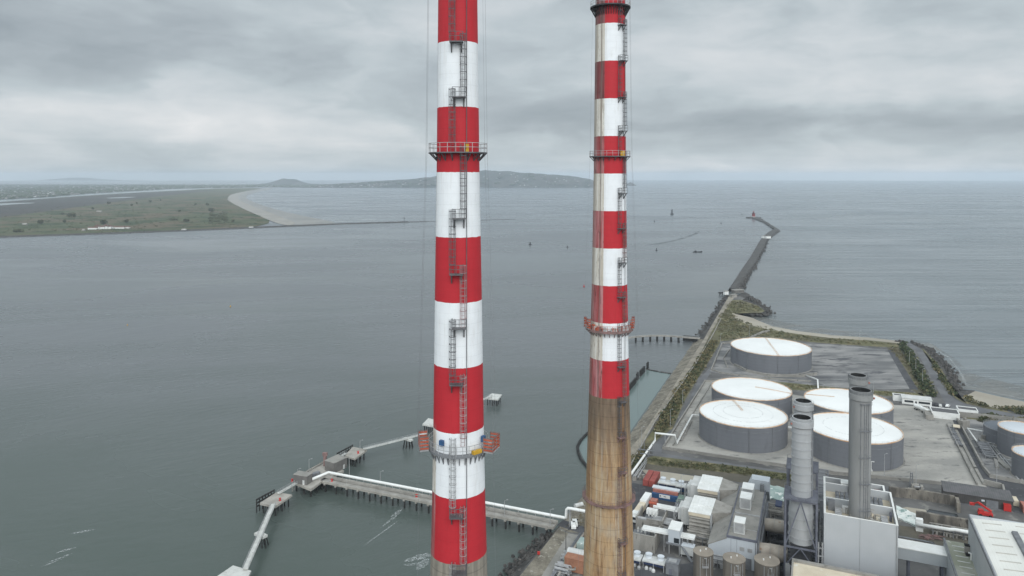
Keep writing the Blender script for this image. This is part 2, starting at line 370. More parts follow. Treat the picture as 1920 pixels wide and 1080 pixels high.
rot = nt.new('ShaderNodeMapping'); rot.inputs['Rotation'].default_value = (0, 0, R(-28)); nt.put(rot.inputs['Vector'], p)
rv = rot.outputs['Vector']
h1 = nt.noise(nt.vmul(rv, (.35, 1.0, 1.0)), .22, 4, .55, .3)
h2 = nt.noise(nt.vmul(rv, (.5, 1.0, 1.0)), .055, 4, .5, .4)
h3 = nt.noise(nt.vmul(p, (.12, 1.0, 1.0)), .02, 3, .5, .3)
wv = nt.new('ShaderNodeTexWave', wave_type='BANDS', bands_direction='Y', wave_profile='SIN'); nt.put(wv.inputs['Vector'], nt.vmul(p, (.04, 1.0, 1.0)))
wv.inputs['Scale'].default_value = .0105; wv.inputs['Distortion'].default_value = 15.0; wv.inputs['Detail'].default_value = 5.0; wv.inputs['Detail Scale'].default_value = 2.2; wv.inputs['Detail Roughness'].default_value = .6
swell = nt.m('MULTIPLY', nt.m('POWER', wv.outputs['Fac'], 2.5), nt.m('MULTIPLY', south, nt.m('MULTIPLY', nt.sstep(nt.noise(nt.vmul(p, (.4, 1, 1)), .008, 4), .3, .6), 2.2)))
calm = nt.m('MULTIPLY_ADD', nt.sstep(patch, .36, .66), .75, .35)
hgt = nt.m('ADD', nt.m('MULTIPLY', nt.m('ADD', nt.m('MULTIPLY', h1, .42), nt.m('MULTIPLY', h2, .5)), calm), nt.m('MULTIPLY', h3, .3))
nt.put(b.inputs['Normal'], nt.bump(nt.m('ADD', hgt, swell), 1.0, 1.0))
M['water'] = m
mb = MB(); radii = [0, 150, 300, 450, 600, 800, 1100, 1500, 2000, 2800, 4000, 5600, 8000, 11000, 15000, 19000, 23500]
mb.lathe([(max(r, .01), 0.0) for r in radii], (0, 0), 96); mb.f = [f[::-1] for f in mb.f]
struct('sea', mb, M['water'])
m, nt, b = newmat('sea_foam')
b.inputs['Base Color'].default_value = (.72, .74, .74, 1); b.inputs['Roughness'].default_value = .8
fn = nt.sstep(nt.noise(nt.vmul(nt.pos(), (.8, 1, 1)), 1.3, 9, .8, 1.2), .44, .66)
nt.put(b.inputs['Alpha'], nt.m('MULTIPLY', fn, .72)); M['foam'] = m
m, nt, b = newmat('thin_foam')
b.inputs['Base Color'].default_value = (.60, .63, .63, 1); b.inputs['Roughness'].default_value = .8
fn = nt.sstep(nt.noise(nt.vmul(nt.pos(), (.18, 1, 1)), .03, 6, .65, .5), .46, .72)
nt.put(b.inputs['Alpha'], nt.m('MULTIPLY', fn, .75)); M['thin_foam'] = m
m, nt, b = newmat('pond_water')
nt.put(b.inputs['Base Color'], nt.mix(nt.noise(nt.pos(), .03, 4), (.12, .165, .16), (.15, .19, .18)))
b.inputs['Roughness'].default_value = .18; b.inputs['IOR'].default_value = 1.33
nt.put(b.inputs['Normal'], nt.bump(nt.noise(nt.pos(), .4, 3), 1.0, .12)); M['pond'] = m
# ------------------------------------------------------------------ near shore: one slab of land with a stone slope down to the water
rock, sandm = 1, 2
pairs = [((-420, -300, 0), (-400, -300, 4), 3), ((-135, 30, 0), (-118, 26, 4), 1),
 ((945, 1080), (974, 1080), 1), ((1031, 1004), (1040, 999), 3), ((1081, 941), (1093, 938), 3), ((1182, 808), (1206, 813), 3), ((1215, 760), (1238, 764), 3),
 ((1255, 702), (1275, 705), 3), ((1305, 632), (1319, 637), 1), ((1331, 598), (1340, 600), 1), ((1362, 553), (1367, 555), 1), ((1390, 551), (1387, 555), 1),
 ((1406, 557), (1397, 560), 1), ((1408, 564), (1390, 563), 1), ((1432, 571), (1421, 573), 1), ((1446, 583), (1434, 583), 1), ((1440, 592), (1428, 587), 1), ((1408, 591), (1402, 587), 1),
 ((1386, 589), (1376, 588), 2), ((1418, 597), (1388, 598), 2), ((1452, 611), (1418, 609), 2), ((1500, 620), (1462, 618), 2), ((1560, 627), (1548, 632), 2),
 ((1625, 631), (1622, 637), 2), ((1690, 638), (1688, 644), 1), ((1742, 650), (1730, 655), 1), ((1774, 675), (1758, 682), 1), ((1793, 704), (1774, 707), 1), ((1801, 727), (1782, 737), 1),
 ((1832, 730), (1800, 748), 2), ((1872, 739), (1850, 761), 2), ((1925, 750), (1905, 776), 2), ((2080, 790), (2070, 806), 2),
 ((900, 330, 0), (880, 325, 4), 3), ((900, -300, 0), (880, -300, 4), 3)]
Wt, Tp, seg = [], [], []
rs = random.Random(3)
pts = [((Vector(a) if len(a) == 3 else G(*a, 0)), (Vector(t) if len(t) == 3 else G(*t, 4)), s) for a, t, s in pairs]
for i in range(len(pts)):
    a0, t0, s0 = pts[i]; a1, t1, s1 = pts[(i + 1) % len(pts)]
    big = i in (0, len(pts) - 1, len(pts) - 2, len(pts) - 3)
    n = 1 if big else max(1, int((a1 - a0).length / (6 if s0 != 2 else 25)))
    for k in range(n):
        f = k / n; j = Vector((rs.uniform(-1, 1), rs.uniform(-1, 1), 0)) * (1.3 if s0 == 1 else .5) * (k > 0)
        Wt.append(a0.lerp(a1, f) + j); Tp.append(t0.lerp(t1, f) + j * .4); seg.append(s0)
mb = MB(); n = len(Wt)
vs = [(q.x, q.y, 4.0) for q in Tp] + [(q.x, q.y, -.5) for q in Wt]
area = sum(Tp[i].x * Tp[(i + 1) % n].y - Tp[(i + 1) % n].x * Tp[i].y for i in range(n))
mb.add(vs, [list(range(n)) if area > 0 else list(range(n))[::-1]])
for i in range(n):
    mb.cur = seg[i]; j = (i + 1) % n
    mb.f.append([i, n + i, n + j, j]); mb.mi.append(mb.cur)
struct('ground', mb, [M['yard'], M['rock'], M['sand'], M['rubble']])
# boulders along the sea side, counted by no one: one heap
def boulders(name, line, count, w, r0, r1, z0, seed):
    rb = random.Random(seed); mb = MB(); L = [(line[i + 1] - line[i]).length for i in range(len(line) - 1)]
    for _ in range(count):
        q = rb.uniform(0, sum(L)); i = 0
        while q > L[i] and i < len(L) - 1: q -= L[i]; i += 1
        c = line[i].lerp(line[i + 1], min(1, q / L[i])) + Vector((rb.gauss(0, w), rb.gauss(0, w), 0))
        r = rb.uniform(r0, r1); zz = z0 + rb.uniform(-.4, .8)
        vs = []
        for t in range(5):
            an = t * 1.2566 + rb.uniform(-.3, .3)
            vs.append((c.x + r * rb.uniform(.7, 1.1) * math.cos(an), c.y + r * rb.uniform(.7, 1.1) * math.sin(an), zz - r * .4))
        for t in range(4):
            an = t * 1.57 + rb.uniform(-.3, .3)
            vs.append((c.x + r * .55 * math.cos(an), c.y + r * .55 * math.sin(an), zz + r * rb.uniform(.3, .7)))
        mb.add(vs, [[0, 1, 6, 5], [1, 2, 7, 6], [2, 3, 7], [3, 4, 8, 7], [4, 0, 5, 8], [5, 6, 7, 8]])
    return tag(mb.build(name, M['rock']), kind='stuff')
boulders('shore_boulders', PX([(1690, 641), (1738, 653), (1766, 680), (1783, 706), (1792, 732)], 2), 420, 2.2, .8, 2.0, 2.2, 5)
boulders('point_boulders', PX([(1405, 557), (1427, 571), (1441, 584), (1434, 590), (1405, 590)], 2), 240, 2.2, .8, 2.0, 2.0, 6)
boulders('quay_boulders', PX([(948, 1080), (1030, 1003)], 1.5), 260, 1.8, .5, 1.2, 1.0, 8)
boulders('wall_foot_boulders', PX([(1310, 628), (1362, 553)], 1.5), 140, 1.4, .8, 1.6, 1.4, 9)
m, nt, b = newmat('shallow_water')
b.inputs['Base Color'].default_value = (.20, .195, .175, 1); b.inputs['Roughness'].default_value = .3
nt.put(b.inputs['Alpha'], nt.m('MULTIPLY', nt.sstep(nt.noise(nt.vmul(nt.pos(), (.5, 1, 1)), .03, 5, .6, .5), .36, .66), .7)); M['shallow'] = m
m, nt, b = newmat('slick'); b.inputs['Base Color'].default_value = (.09, .105, .11, 1); b.inputs['Roughness'].default_value = .5
nt.put(b.inputs['Alpha'], nt.m('MULTIPLY', nt.sstep(nt.noise(nt.pos(), .02, 5, .6), .35, .6), .5)); M['slick'] = m
def ribbon(name, px, w, mat, z=.07):
    P_ = PX(px, 0); up, dn = [], []
    for i, q in enumerate(P_):
        d_ = (P_[min(i + 1, len(P_) - 1)] - P_[max(i - 1, 0)]).normalized(); n_ = Vector((-d_.y, d_.x, 0)) * w * (.3 if i in (0, len(P_) - 1) else 1)
        up.append((q + n_)[:2] + (z,)); dn.append((q - n_)[:2] + (z,))
    mb = MB(); n = len(P_); mb.add(dn + up, [[i, i + 1, n + i + 1, n + i] for i in range(n - 1)]); tag(mb.build(name, mat), kind='stuff')
ribbon('tide_line', [(1183, 462), (1210, 460), (1240, 456), (1270, 450), (1292, 443), (1305, 438), (1311, 433)], 5, M['slick'])
ribbon('tide_line', [(-40, 460), (120, 452), (300, 444), (480, 437.5), (640, 430), (800, 423)], 7, M['thin_foam'])
ribbon('tide_line', [(1220, 412), (1300, 408), (1370, 407), (1400, 410)], 8, M['slick'])
sheet('shallows', PX([(1376, 588), (1420, 592), (1480, 606), (1560, 619), (1640, 625), (1740, 641), (1790, 672), (1820, 700), (1930, 728), (2060, 760), (2060, 790), (1925, 752), (1872, 741), (1830, 731), (1800, 728), (1792, 705), (1772, 675), (1740, 650), (1690, 638), (1560, 628), (1500, 621), (1450, 612), (1418, 598), (1386, 591)], 0), .05, M['shallow'], 'stuff')
# ------------------------------------------------------------------ ground surfaces (sheets a few mm to cm above one another)
zs = 4.02
def gs(name, px, mat, dz=0.0, n=0): 
    p = PX(px, 4.0)
    if n: p = smooth_poly(p, n)
    return sheet(name, p, zs + dz, mat)
gs('beach', [(1372, 587), (1377, 596), (1400, 608), (1440, 618), (1500, 627), (1560, 634), (1619, 638), (1619, 635.5), (1548, 630), (1462, 617.5), (1418, 608.5), (1389, 598), (1377, 588)], M['sand'], .06)
gs('dune_grass', [(1340, 600), (1350, 583), (1368, 563), (1388, 562), (1421, 573), (1434, 583), (1426, 587), (1402, 587), (1374, 588), (1388, 598), (1418, 609), (1462, 618), (1538, 632), (1619, 637), (1688, 644), (1684, 652), (1610, 648), (1540, 643), (1470, 637), (1420, 634), (1350, 640), (1330, 665), (1318, 690), (1300, 668), (1322, 637)], M['verge'])
gs('wall_path', [(1206, 813), (1238, 764), (1275, 705), (1319, 637), (1340, 600), (1367, 555), (1378, 556), (1350, 596), (1332, 625), (1305, 682), (1228, 793), (1184, 870), (1130, 938), (1093, 938)], M['gravel'], .004)
gs('verge_strip', [(1229, 800), (1266, 735), (1306, 682), (1330, 640), (1345, 625), (1352, 640), (1322, 690), (1306, 713), (1282, 755), (1262, 803), (1235, 822), (1215, 840), (1195, 858), (1186, 880), (1186, 858)], M['verge'], .008)
gs('service_road', [(1262, 803), (1290, 752), (1310, 712), (1330, 690), (1352, 640), (1366, 643), (1338, 690), (1322, 715), (1262, 812), (1242, 842), (1240, 850), (1560, 896), (1900, 950), (1900, 962), (1560, 906), (1226, 856), (1220, 840)], M['road'], .012)
gs('tank_yard', [(1243, 842), (1322, 716), (1345, 716), (1560, 752), (1780, 766), (1800, 800), (1872, 912), (1868, 925), (1740, 905), (1560, 890)], M['slab'], .012)
gs('far_yard', [(1330, 697), (1352, 645), (1400, 640), (1560, 646), (1664, 655), (1706, 729), (1620, 730), (1520, 722), (1420, 712)], M['wet_slab'], .016)
gs('bank_strip', [(1664, 655), (1684, 650), (1700, 672), (1724, 710), (1742, 740), (1728, 742), (1706, 729)], M['bank'], .02)
gs('yard_edge', [(1664, 656), (1675, 657), (1722, 731), (1706, 730)], M['asphalt'], .024)
gs('bank_strip', [(1335, 712), (1430, 713), (1520, 722), (1620, 731), (1728, 737), (1740, 748), (1660, 742), (1600, 737), (1520, 733), (1430, 728), (1340, 720)], M['verge'], .02)
gs('road', [(1693, 644), (1708, 644), (1725, 653), (1745, 681), (1766, 719), (1778, 738), (1792, 750), (1813, 759), (1850, 768), (1900, 764), (2000, 776), (2000, 790), (1880, 784), (1838, 779), (1800, 776), (1780, 774), (1772, 756), (1742, 700), (1717, 657)], M['road'], .02)
gs('dune_grass', [(1712, 644), (1732, 655), (1758, 682), (1774, 707), (1782, 737), (1800, 748), (1850, 761), (1905, 776), (1850, 766), (1813, 757), (1793, 748), (1782, 736), (1768, 715), (1747, 679), (1728, 653)], M['verge'], .024)
gs('verge_strip', [(1803, 778), (1850, 781), (1900, 786), (2000, 794), (2000, 830), (1880, 800), (1805, 784)], M['verge'], .024)
gs('car_park', [(1728, 752), (1772, 757), (1782, 775), (1746, 770)], M['asphalt'], .03)
gs('lane', [(1780, 772), (1791, 776), (1801, 799), (1844, 880), (1856, 896), (1900, 905), (2000, 925), (2000, 985), (1900, 960), (1846, 909), (1831, 880), (1791, 800)], M['asphalt'], .03)
gs('tank_pit', [(1800, 784), (1960, 800), (1960, 915), (1858, 894), (1806, 798)], M['wet_slab'], .028)
gs('grass_bank', [(1214, 858), (1226, 855), (1380, 874), (1500, 892), (1500, 903), (1360, 886), (1240, 874), (1206, 868)], M['verge'], .035)
gs('mud_bank', [(1206, 868), (1240, 874), (1360, 886), (1500, 903), (1500, 921), (1390, 905), (1330, 894), (1262, 886), (1200, 878)], M['mud'], .035)
gs('sand_patch', [(1202, 880), (1262, 887), (1330, 897), (1320, 908), (1290, 902), (1245, 900), (1210, 888)], M['sand'], .04)
gs('quay', [(974, 1081), (1040, 1000), (1048, 992), (1066, 1000), (1015, 1081)], M['rubble'], .01)
gs('quay_path', [(1015, 1081), (1066, 1000), (1090, 1004), (1036, 1081)], M['concrete'], .014)
gs('quay', [(1048, 990), (1093, 938), (1130, 938), (1110, 1000), (1066, 998)], M['rubble'], .01)
gs('quay_road', [(1044, 985), (1056, 975), (1110, 992), (1130, 1010), (1100, 1004)], M['asphalt'], .03)
gs('works_road', [(1186, 905), (1330, 935), (1300, 955), (1240, 945), (1205, 990), (1190, 1000), (1150, 1080), (1120, 1080)], M['asphalt'], .01)
gs('works_apron', [(1190, 1070), (1300, 1055), (1310, 1100), (1190, 1100)], M['asphalt'], .01)
sheet('pond', [G(1100, 812, 0), G(1183, 730, 0), G(1214, 692, 0), G(1258, 700, 0), G(1216, 760, 0), G(1182, 809, 0), G(1110, 905, 0), G(1100, 872, 0), G(1085, 840, 0)], .05, M['pond'])
# ------------------------------------------------------------------ the far shore: links island, its sands, the mole beyond
isl = smooth_poly(PX([(-300, 456), (0, 444), (270, 435.5), (530, 424.5), (476, 398), (430, 378), (424, 372), (440, 363), (505, 352), (400, 353.5), (330, 357.5), (170, 366), (0, 379), (-300, 400)], 1.2), 2)
sheet('island', isl, 1.2, M['links'])
sheet('salt_marsh', smooth_poly(PX([(-300, 437), (0, 408), (110, 393), (190, 382), (330, 364), (420, 355.5), (330, 358), (170, 366.5), (0, 379.5), (-300, 400)], 1.2), 2), 1.35, M['marsh'])
sheet('tidal_channel', smooth_poly(PX([(-40, 383), (40, 380), (76, 380.5), (30, 383), (-40, 388)], 1.2), 2), 1.5, M['pond'])
sheet('tidal_channel', smooth_poly(PX([(190, 371.5), (230, 369.5), (262, 369), (225, 372.2)], 1.2), 2), 1.5, M['pond'])
sheet('sand_bar', smooth_poly(PX([(530, 424), (560, 420), (538, 411), (500, 396), (462, 382), (446, 373), (448, 366), (470, 358), (505, 351.8), (438, 362), (423, 372), (440, 384), (480, 402)], 1.2), 2), 1.3, M['far_sand'])
sheet('tidal_sand', smooth_poly(PX([(545, 424), (645, 419.5), (590, 409), (520, 394), (478, 380), (460, 372), (464, 364), (520, 351.6), (500, 352), (440, 363), (430, 373), (470, 394), (520, 414)], .6), 2), .5, M['wet_sand'])
sheet('surf', smooth_poly(PX([(560, 424), (780, 417), (700, 411), (600, 402), (530, 389), (486, 377), (468, 371), (474, 364), (530, 352), (505, 352), (445, 366), (455, 378), (520, 404)], .2), 2), .25, M['thin_foam'], 'stuff')
sheet('estuary_flats', smooth_poly(PX([(-200, 392), (0, 378), (170, 365.5), (330, 357), (480, 352.5), (500, 351), (330, 353.5), (200, 360), (60, 370), (-200, 384)], .3), 1), .3, M['pond'])
# coast beyond, with its town
coast = PX([(-600, 412), (-200, 388), (0, 374), (75, 370), (170, 362.5), (330, 353.6), (480, 351), (640, 351.2), (800, 351.5), (960, 351.5), (1112, 350.5), (1116, 347), (900, 344.5), (700, 345.5), (480, 346.3), (300, 346), (0, 345.5), (-600, 350)], 2.0)
sheet('coast', coast, 2.0, M['far_land'])
def atD(px, D): return Vector(((px - CX) / F * D, D, 0))
def hill(name, sil, D0, D1, D2, mat, seed, kind='structure', rough=9.0, nx=90, ny=14):
    """a headland: sil = skyline in (px, py); coast at D0, crest at D1, back at D2"""
    from mathutils import noise as NZ
    mb = MB(); x0, x1 = sil[0][0], sil[-1][0]; vs = []; grid = {}
    for j in range(ny + 1):
        t = j / ny
        D = D0 + (D1 - D0) * t / .7 if t < .7 else D1 + (D2 - D1) * (t - .7) / .3
        prof = math.sin(min(1, t / .7) * math.pi / 2) ** .8 if t < .7 else math.cos((t - .7) / .3 * math.pi / 2)
        for i in range(nx + 1):
            px = x0 + (x1 - x0) * i / nx
            X = (px - CX) / F * D1
            hm = max(0, H + (329 - interp(sil, px)) * D1 / F)
            nz = NZ.fractal(Vector((X / 420, D / 420, seed)), 1.0, 2.0, 5)
            z = hm * prof * (1 + .12 * nz) + nz * rough * prof * min(1, hm / 60)
            vs.append((X, D, max(z, .3))); grid[(i, j)] = z
    fs = [[j * (nx + 1) + i, j * (nx + 1) + i + 1, (j + 1) * (nx + 1) + i + 1, (j + 1) * (nx + 1) + i] for j in range(ny) for i in range(nx)]
    mb.add(vs, fs); o = mb.build(name, mat, smooth=True); tag(o, kind=kind)
    return vs, nx, ny
HV, hnx, hny = hill('headland', [(560, 350), (640, 344.5), (700, 340.5), (760, 336.5), (800, 331.5), (850, 326), (905, 322.5), (945, 321), (1000, 323), (1045, 327), (1080, 331), (1108, 335), (1118, 345), (1122, 351)], 8700, 9500, 10600, M['hill'], 1.3)
hill('islet', [(478, 346.4), (508, 343), (520, 339), (531, 335), (540, 336), (553, 336), (562, 340), (572, 343.5), (604, 346.2)], 11300, 11700, 12200, M['hill'], 4.1, nx=50, ny=8)
hill('islet', [(1172, 346), (1178, 343), (1182, 340.5), (1186, 343), (1192, 346.3)], 10400, 10450, 10600, M['hill'], 7.7, nx=20, ny=6, rough=3)
hill('far_island', [(20, 345), (60, 341), (100, 336), (130, 333.5), (150, 333), (180, 336), (215, 340), (260, 344)], 20500, 21200, 22500, M['hill'], 2.2, nx=40, ny=8)
rt = random.Random(11); tm = MB()
def town(px, py, D=None, z=2.0, w=None, h=None, mi=0):
    p = G(px, py, z) if D is None else Vector((px, D, z))
    w = w or rt.uniform(9, 18); h = h or rt.uniform(5, 9); tm.cur = mi
    rz = rt.uniform(0, 3)
    tm.box(p, w, rt.uniform(8, 12), z, z + h, rz)
    if mi < 2: tm.cur = 3; tm.box(p, w * .98, 5, z + h, z + h + rt.uniform(1.5, 3), rz)
def lump(p, r, h, mi=2):
    tm.cur = mi; n = 7; vs = []
    for k, (rr, zz) in enumerate(((1, 0), (1.05, .4), (.75, .8), (.2, 1))):
        for t in range(n):
            a = 6.2832 * t / n; q = rr * r * rt.uniform(.75, 1.15)
            vs.append((p[0] + q * math.cos(a), p[1] + q * math.sin(a), p[2] + zz * h * rt.uniform(.85, 1.1)))
    tm.add(vs, [[k * n + t, k * n + (t + 1) % n, (k + 1) * n + (t + 1) % n, (k + 1) * n + t] for k in range(3) for t in range(n)] + [[3 * n + t for t in range(n)]])
def coast_front(px): return interp([(-100, 381), (0, 374), (75, 370), (170, 362.5), (330, 353.6), (480, 351), (800, 351.3), (1120, 351)], px)
for _ in range(1100):
    px = rt.uniform(-40, 560) if rt.random() < .75 else rt.uniform(560, 800)
    f = coast_front(px); py = f - rt.random() ** 1.4 * (f - 348.2) - .3
    town(px, py, mi=0 if rt.random() < .2 else 1)
for _ in range(2300):
    px = rt.uniform(-40, 800); f = coast_front(px); py = f - rt.random() * (f - 347.2) - .2
    p = G(px, py, 2.0); lump(p, rt.uniform(9, 26), rt.uniform(6, 13))
for _ in range(260):                                   # houses and copses up the headland's slope
    i = rt.randrange(8, hnx - 4); j = rt.randrange(0, 6); q = HV[j * (hnx + 1) + i]; q2 = HV[(j + 1) * (hnx + 1) + i]; f = rt.random()
    p = (q[0] + rt.uniform(-30, 30), lerp(q[1], q2[1], f), lerp(q[2], q2[2], f) - 2)
    if rt.random() < .55: town(p[0], 0, D=p[1], z=p[2], mi=0 if rt.random() < .5 else 1, w=rt.uniform(9, 20), h=rt.uniform(6, 10))
    else: lump(p, rt.uniform(15, 45), rt.uniform(7, 14))
tag(tm.build('town', [M['dull_white'], M['roof_grey'], M['leaf_dark'], M['roof_dark']]), 'hazy low coastal town of pale houses and dark trees below the headland', 'town', kind='stuff')
# long low training wall of the island
wl = [(-320, 457), (0, 445), (270, 436), (530, 425), (640, 420.5), (765, 416.7), (800, 415.7), (900, 413), (966, 411)]
mb = MB(); P = PX(wl, 0)
for a, c_, i in zip(P, P[1:], range(9)):
    w0 = 9 if i < 5 else 5; z1 = 3.0 if i < 5 else (1.6 if i < 6 else .7)
    d = (c_ - a).normalized(); nrm = Vector((-d.y, d.x, 0))
    mb.hexa([a - nrm * w0 * 1.3, c_ - nrm * w0 * 1.3, c_ + nrm * w0 * 1.3, a + nrm * w0 * 1.3][::1], [q + Z * z1 for q in (a - nrm * w0 * .6, c_ - nrm * w0 * .6, c_ + nrm * w0 * .6, a + nrm * w0 * .6)])
tag(mb.build('sea_wall', M['rock']), 'long low dark stone sea wall along the grassy island', 'sea wall')
mb = MB(); q = G(758, 416.8, 2); mb.cyl(q, .7, 0, 15, 8); mb.cyl(q, 1.6, 13.5, 16.5, 8)
tag(mb.build('beacon_pole', M['dark_steel'], loc=(q.x, q.y, 0)), 'thin beacon pole near the seaward end of the island sea wall', 'beacon')
# white club house with gables on the island's edge
def house(px, py, w, d_, h, rz, parent, mats, gable=True, z=1.3):
    p = G(px, py, z); a = Vector((math.cos(rz), math.sin(rz), 0)); bb = Vector((-a.y, a.x, 0))
    mb = MB(); mb.box(p, w, d_, z, z + h, rz); o = mb.build('wall', mats[0], parent)
    r = MB(); e = [p - a * w * .52 - bb * d_ * .56, p + a * w * .52 - bb * d_ * .56, p + a * w * .52 + bb * d_ * .56, p - a * w * .52 + bb * d_ * .56]
    rh = h + d_ * .42
    if gable: top = [p - a * w * .5, p + a * w * .5]
    else: top = [p - a * w * .2, p + a * w * .2]
    r.add([q + Z * h for q in e] + [q + Z * rh for q in top], [[0, 1, 5, 4], [2, 3, 4, 5], [1, 2, 5], [3, 0, 4], [3, 2, 1, 0]])
    r.build('roof', mats[1], parent)
q0 = G(205, 429, 1.3)
club = thing('club_house', q0, 'long white club house with several gables on the island shore', 'house')
for (x_, w_, d_, h_, z_) in [(175, 26, 8, 4, .05), (182.5, 9, 15, 7, 1.5), (198, 9, 15, 7, 1.5), (206, 11, 13, 6, 1.5), (190, 20, 9, 6, .05), (222, 34, 8, 3.6, .05), (238, 16, 7, 3, .05)]:
    house(x_, 430.2 - (x_ - 165) * .03, w_, d_, h_, .05 if z_ < 1 else 1.55, club, (M['white'], M['red_roof']))
for (x_, y_, w_, lab) in [(157, 433, 9, 'small white hut on the shore left of the club house'), (47, 421.5, 17, 'low pale farm shed on the far left of the island'), (186, 397.3, 24, 'low pale shed alone in the middle of the links')]:
    t = thing('shed', G(x_, y_, 1.3), lab, 'shed'); house(x_, y_, w_ * .8, 7, 2.4, .1, t, (M['hood'], M['roof_grey']))
for (x_, y_, lab) in [(345, 431.5, 'low white hut on the sea wall right of the club house'), (471, 426.8, 'tiny white hut on the sea wall nearest the beach')]:
    t = thing('hut', G(x_, y_, 2.6), lab, 'hut'); house(x_, y_, 12, 5, 1.8, .05, t, (M['dull_white'], M['hood']), z=2.6)
# trees and bushes of the links: trunk and a crown of leaf clumps
def leaves(mb, c, rx, ry, rz_, n, size, rnd, mats=(0, 1)):
    for _ in range(n):
        while True:
            d = Vector((rnd.uniform(-1, 1), rnd.uniform(-1, 1), rnd.uniform(-1, 1)))
            if .15 < d.length < 1: break
        if rnd.random() < .7: d = d.normalized() * rnd.uniform(.7, 1.02)
        p = Vector(c) + Vector((d.x * rx, d.y * ry, d.z * rz_))
        a = Vector((rnd.gauss(0, 1), rnd.gauss(0, 1), rnd.gauss(0, .6))).normalized(); b_ = a.cross(Vector((rnd.gauss(0, 1), rnd.gauss(0, 1), rnd.gauss(0, 1)))).normalized()
        s = size * rnd.uniform(.6, 1.3); mb.cur = rnd.choice(mats)
        mb.add([p - a * s, p - b_ * s * .7, p + a * s, p + b_ * s * .7], [[0, 1, 2, 3]])
rtree = random.Random(21)
tl = [(133, 408, 15, 11, 'large round dark tree standing alone on the left links'), (195, 421.5, 13, 10, 'dark tree rising behind the club house roofs'), (76, 419, 12, 7, 'dark bush beside the low farm shed at far left'),
 (121, 417.5, 6, 6, 'small dark bush below the large round tree'), (237, 417, 8, 6, 'dark bush right of the club house'), (203, 382.5, 13, 8, 'wide dark tree far back on the left links'), (282, 379, 13, 8, 'wide dark tree far back in the middle of the links'),
 (247, 386, 7, 6, 'small bush far back between the two wide dark trees'), (174, 393, 7, 6, 'small bush above the pale shed'), (117, 402, 9, 4, 'low bush left above the large round tree'), (388, 385.5, 11, 8, 'dark bush uphill of the dark thicket near the beach'),
 (396, 397, 14, 9, 'dark bush at the top of the thicket near the beach'), (348, 415.5, 10, 6, 'dark bush left of the thicket near the beach'), (437, 416, 5, 4, 'small bush right of the thicket near the beach'), (36, 435, 20, 4, 'low wide scrub by the shore at far left'),
 (336, 397, 7, 5, 'small bush midway along the right links'), (367, 384, 9, 5, 'low bush far back on the right links'), (256, 382, 6, 5, 'small far bush beside the middle wide tree'), (325, 413, 14, 4, 'low scrub hedge on the right links'), (301, 376, 8, 5, 'far bush right of the middle wide tree')]
for (px, py, r, h_, lab) in tl:
    h_ *= 1.6; g = G(px, py, 1.3); t = thing('tree' if h_ > 11 else 'bush', g, lab, 'tree' if h_ > 11 else 'bush', 'trees and bushes on the island links')
    mb = MB(); mb.tube([g, g + Z * h_ * .6], [.5, .25], 6); mb.build('trunk', M['bark'], t)
    mb = MB()
    for k in range(5):
        c_ = g + Vector((rtree.gauss(0, r * .28), rtree.gauss(0, r * .2), h_ * rtree.uniform(.42, .62)))
        leaves(mb, c_, r * .5, r * .4, h_ * .42, 110, r * .1 + .4, rtree)
    mb.build('crown', [M['leaf_dark'], M['leaf_mid']], t)
mb = MB()
for k in range(46):
    c_ = G(lerp(394, 424, rtree.random()) , lerp(398, 421, rtree.random()) , 1.3)
    leaves(mb, c_ + Z * 2, 9, 8, 3.5, 70, 1.5, rtree)
for _ in range(520):
    px, py = rtree.uniform(0, 520), rtree.uniform(372, 436); g = G(px, py, 1.3)
    if inside(g, isl): leaves(mb, g + Z * .6, rtree.uniform(2, 9), rtree.uniform(2, 5), 1.2, 14, 1.3, rtree)
tag(mb.build('scrub', [M['leaf_dark'], M['leaf_mid']]), 'patchy dark scrub scattered over the island links', 'scrub', kind='stuff')
# ------------------------------------------------------------------ the stone mole out to the lighthouse
L_ = [(1363.8, 547), (1384.5, 516), (1406, 486.5), (1425, 453.5), (1431, 446), (1439, 438.8), (1451, 431.5), (1431, 418), (1414, 411.5), (1407, 408.5)]
R_ = [(1388, 548), (1402, 522), (1418, 495), (1433, 467), (1438, 453), (1449, 443.5), (1463, 434), (1441, 418.5), (1428, 410.8), (1418, 407.5)]
mb = MB(); rm = random.Random(2)
Lp, Rp = PX(L_, 0), PX(R_, 0); A_, B_ = [], []
for i in range(len(Lp) - 1):
    n = max(2, int((Lp[i + 1] - Lp[i]).length / 12))
    for k in range(n): A_.append(Lp[i].lerp(Lp[i + 1], k / n)); B_.append(Rp[i].lerp(Rp[i + 1], k / n))
A_.append(Lp[-1]); B_.append(Rp[-1])
vs = []
for a, c_ in zip(A_, B_):
    d = (c_ - a); w = d.length; d.normalize()
    a2 = a - d * rm.uniform(0, 1.5); c2 = c_ + d * rm.uniform(-1, 3.5)
    vs += [a2 - Z * .5, a + d * min(3.5, w * .2) + Z * 4.2, c_ - d * min(8, w * .42) + Z * 4.2, c2 - d * min(6, w * .3) + Z * 2.6, c2 - Z * .5]
fs = []
for i in range(len(A_) - 1):
    for k in range(4):
        mb.cur = (1, 0, 1, 1)[k]
        o = i * 5; mb.f.append([o + k, o + 5 + k, o + 6 + k, o + 1 + k]); mb.mi.append(mb.cur)
mb.v = [Vector(v) for v in vs]; mb.f = [f[::-1] for f in mb.f]
mb.f.append([5 * (len(A_) - 1) + k for k in range(5)]); mb.mi.append(1)
M['mole_top'] = pm('mole_top', (.095, .09, .084), (.062, .058, .055), .12, .9, c3=(.14, .13, .12), s3=.3, fine=.3, fscale=.6)
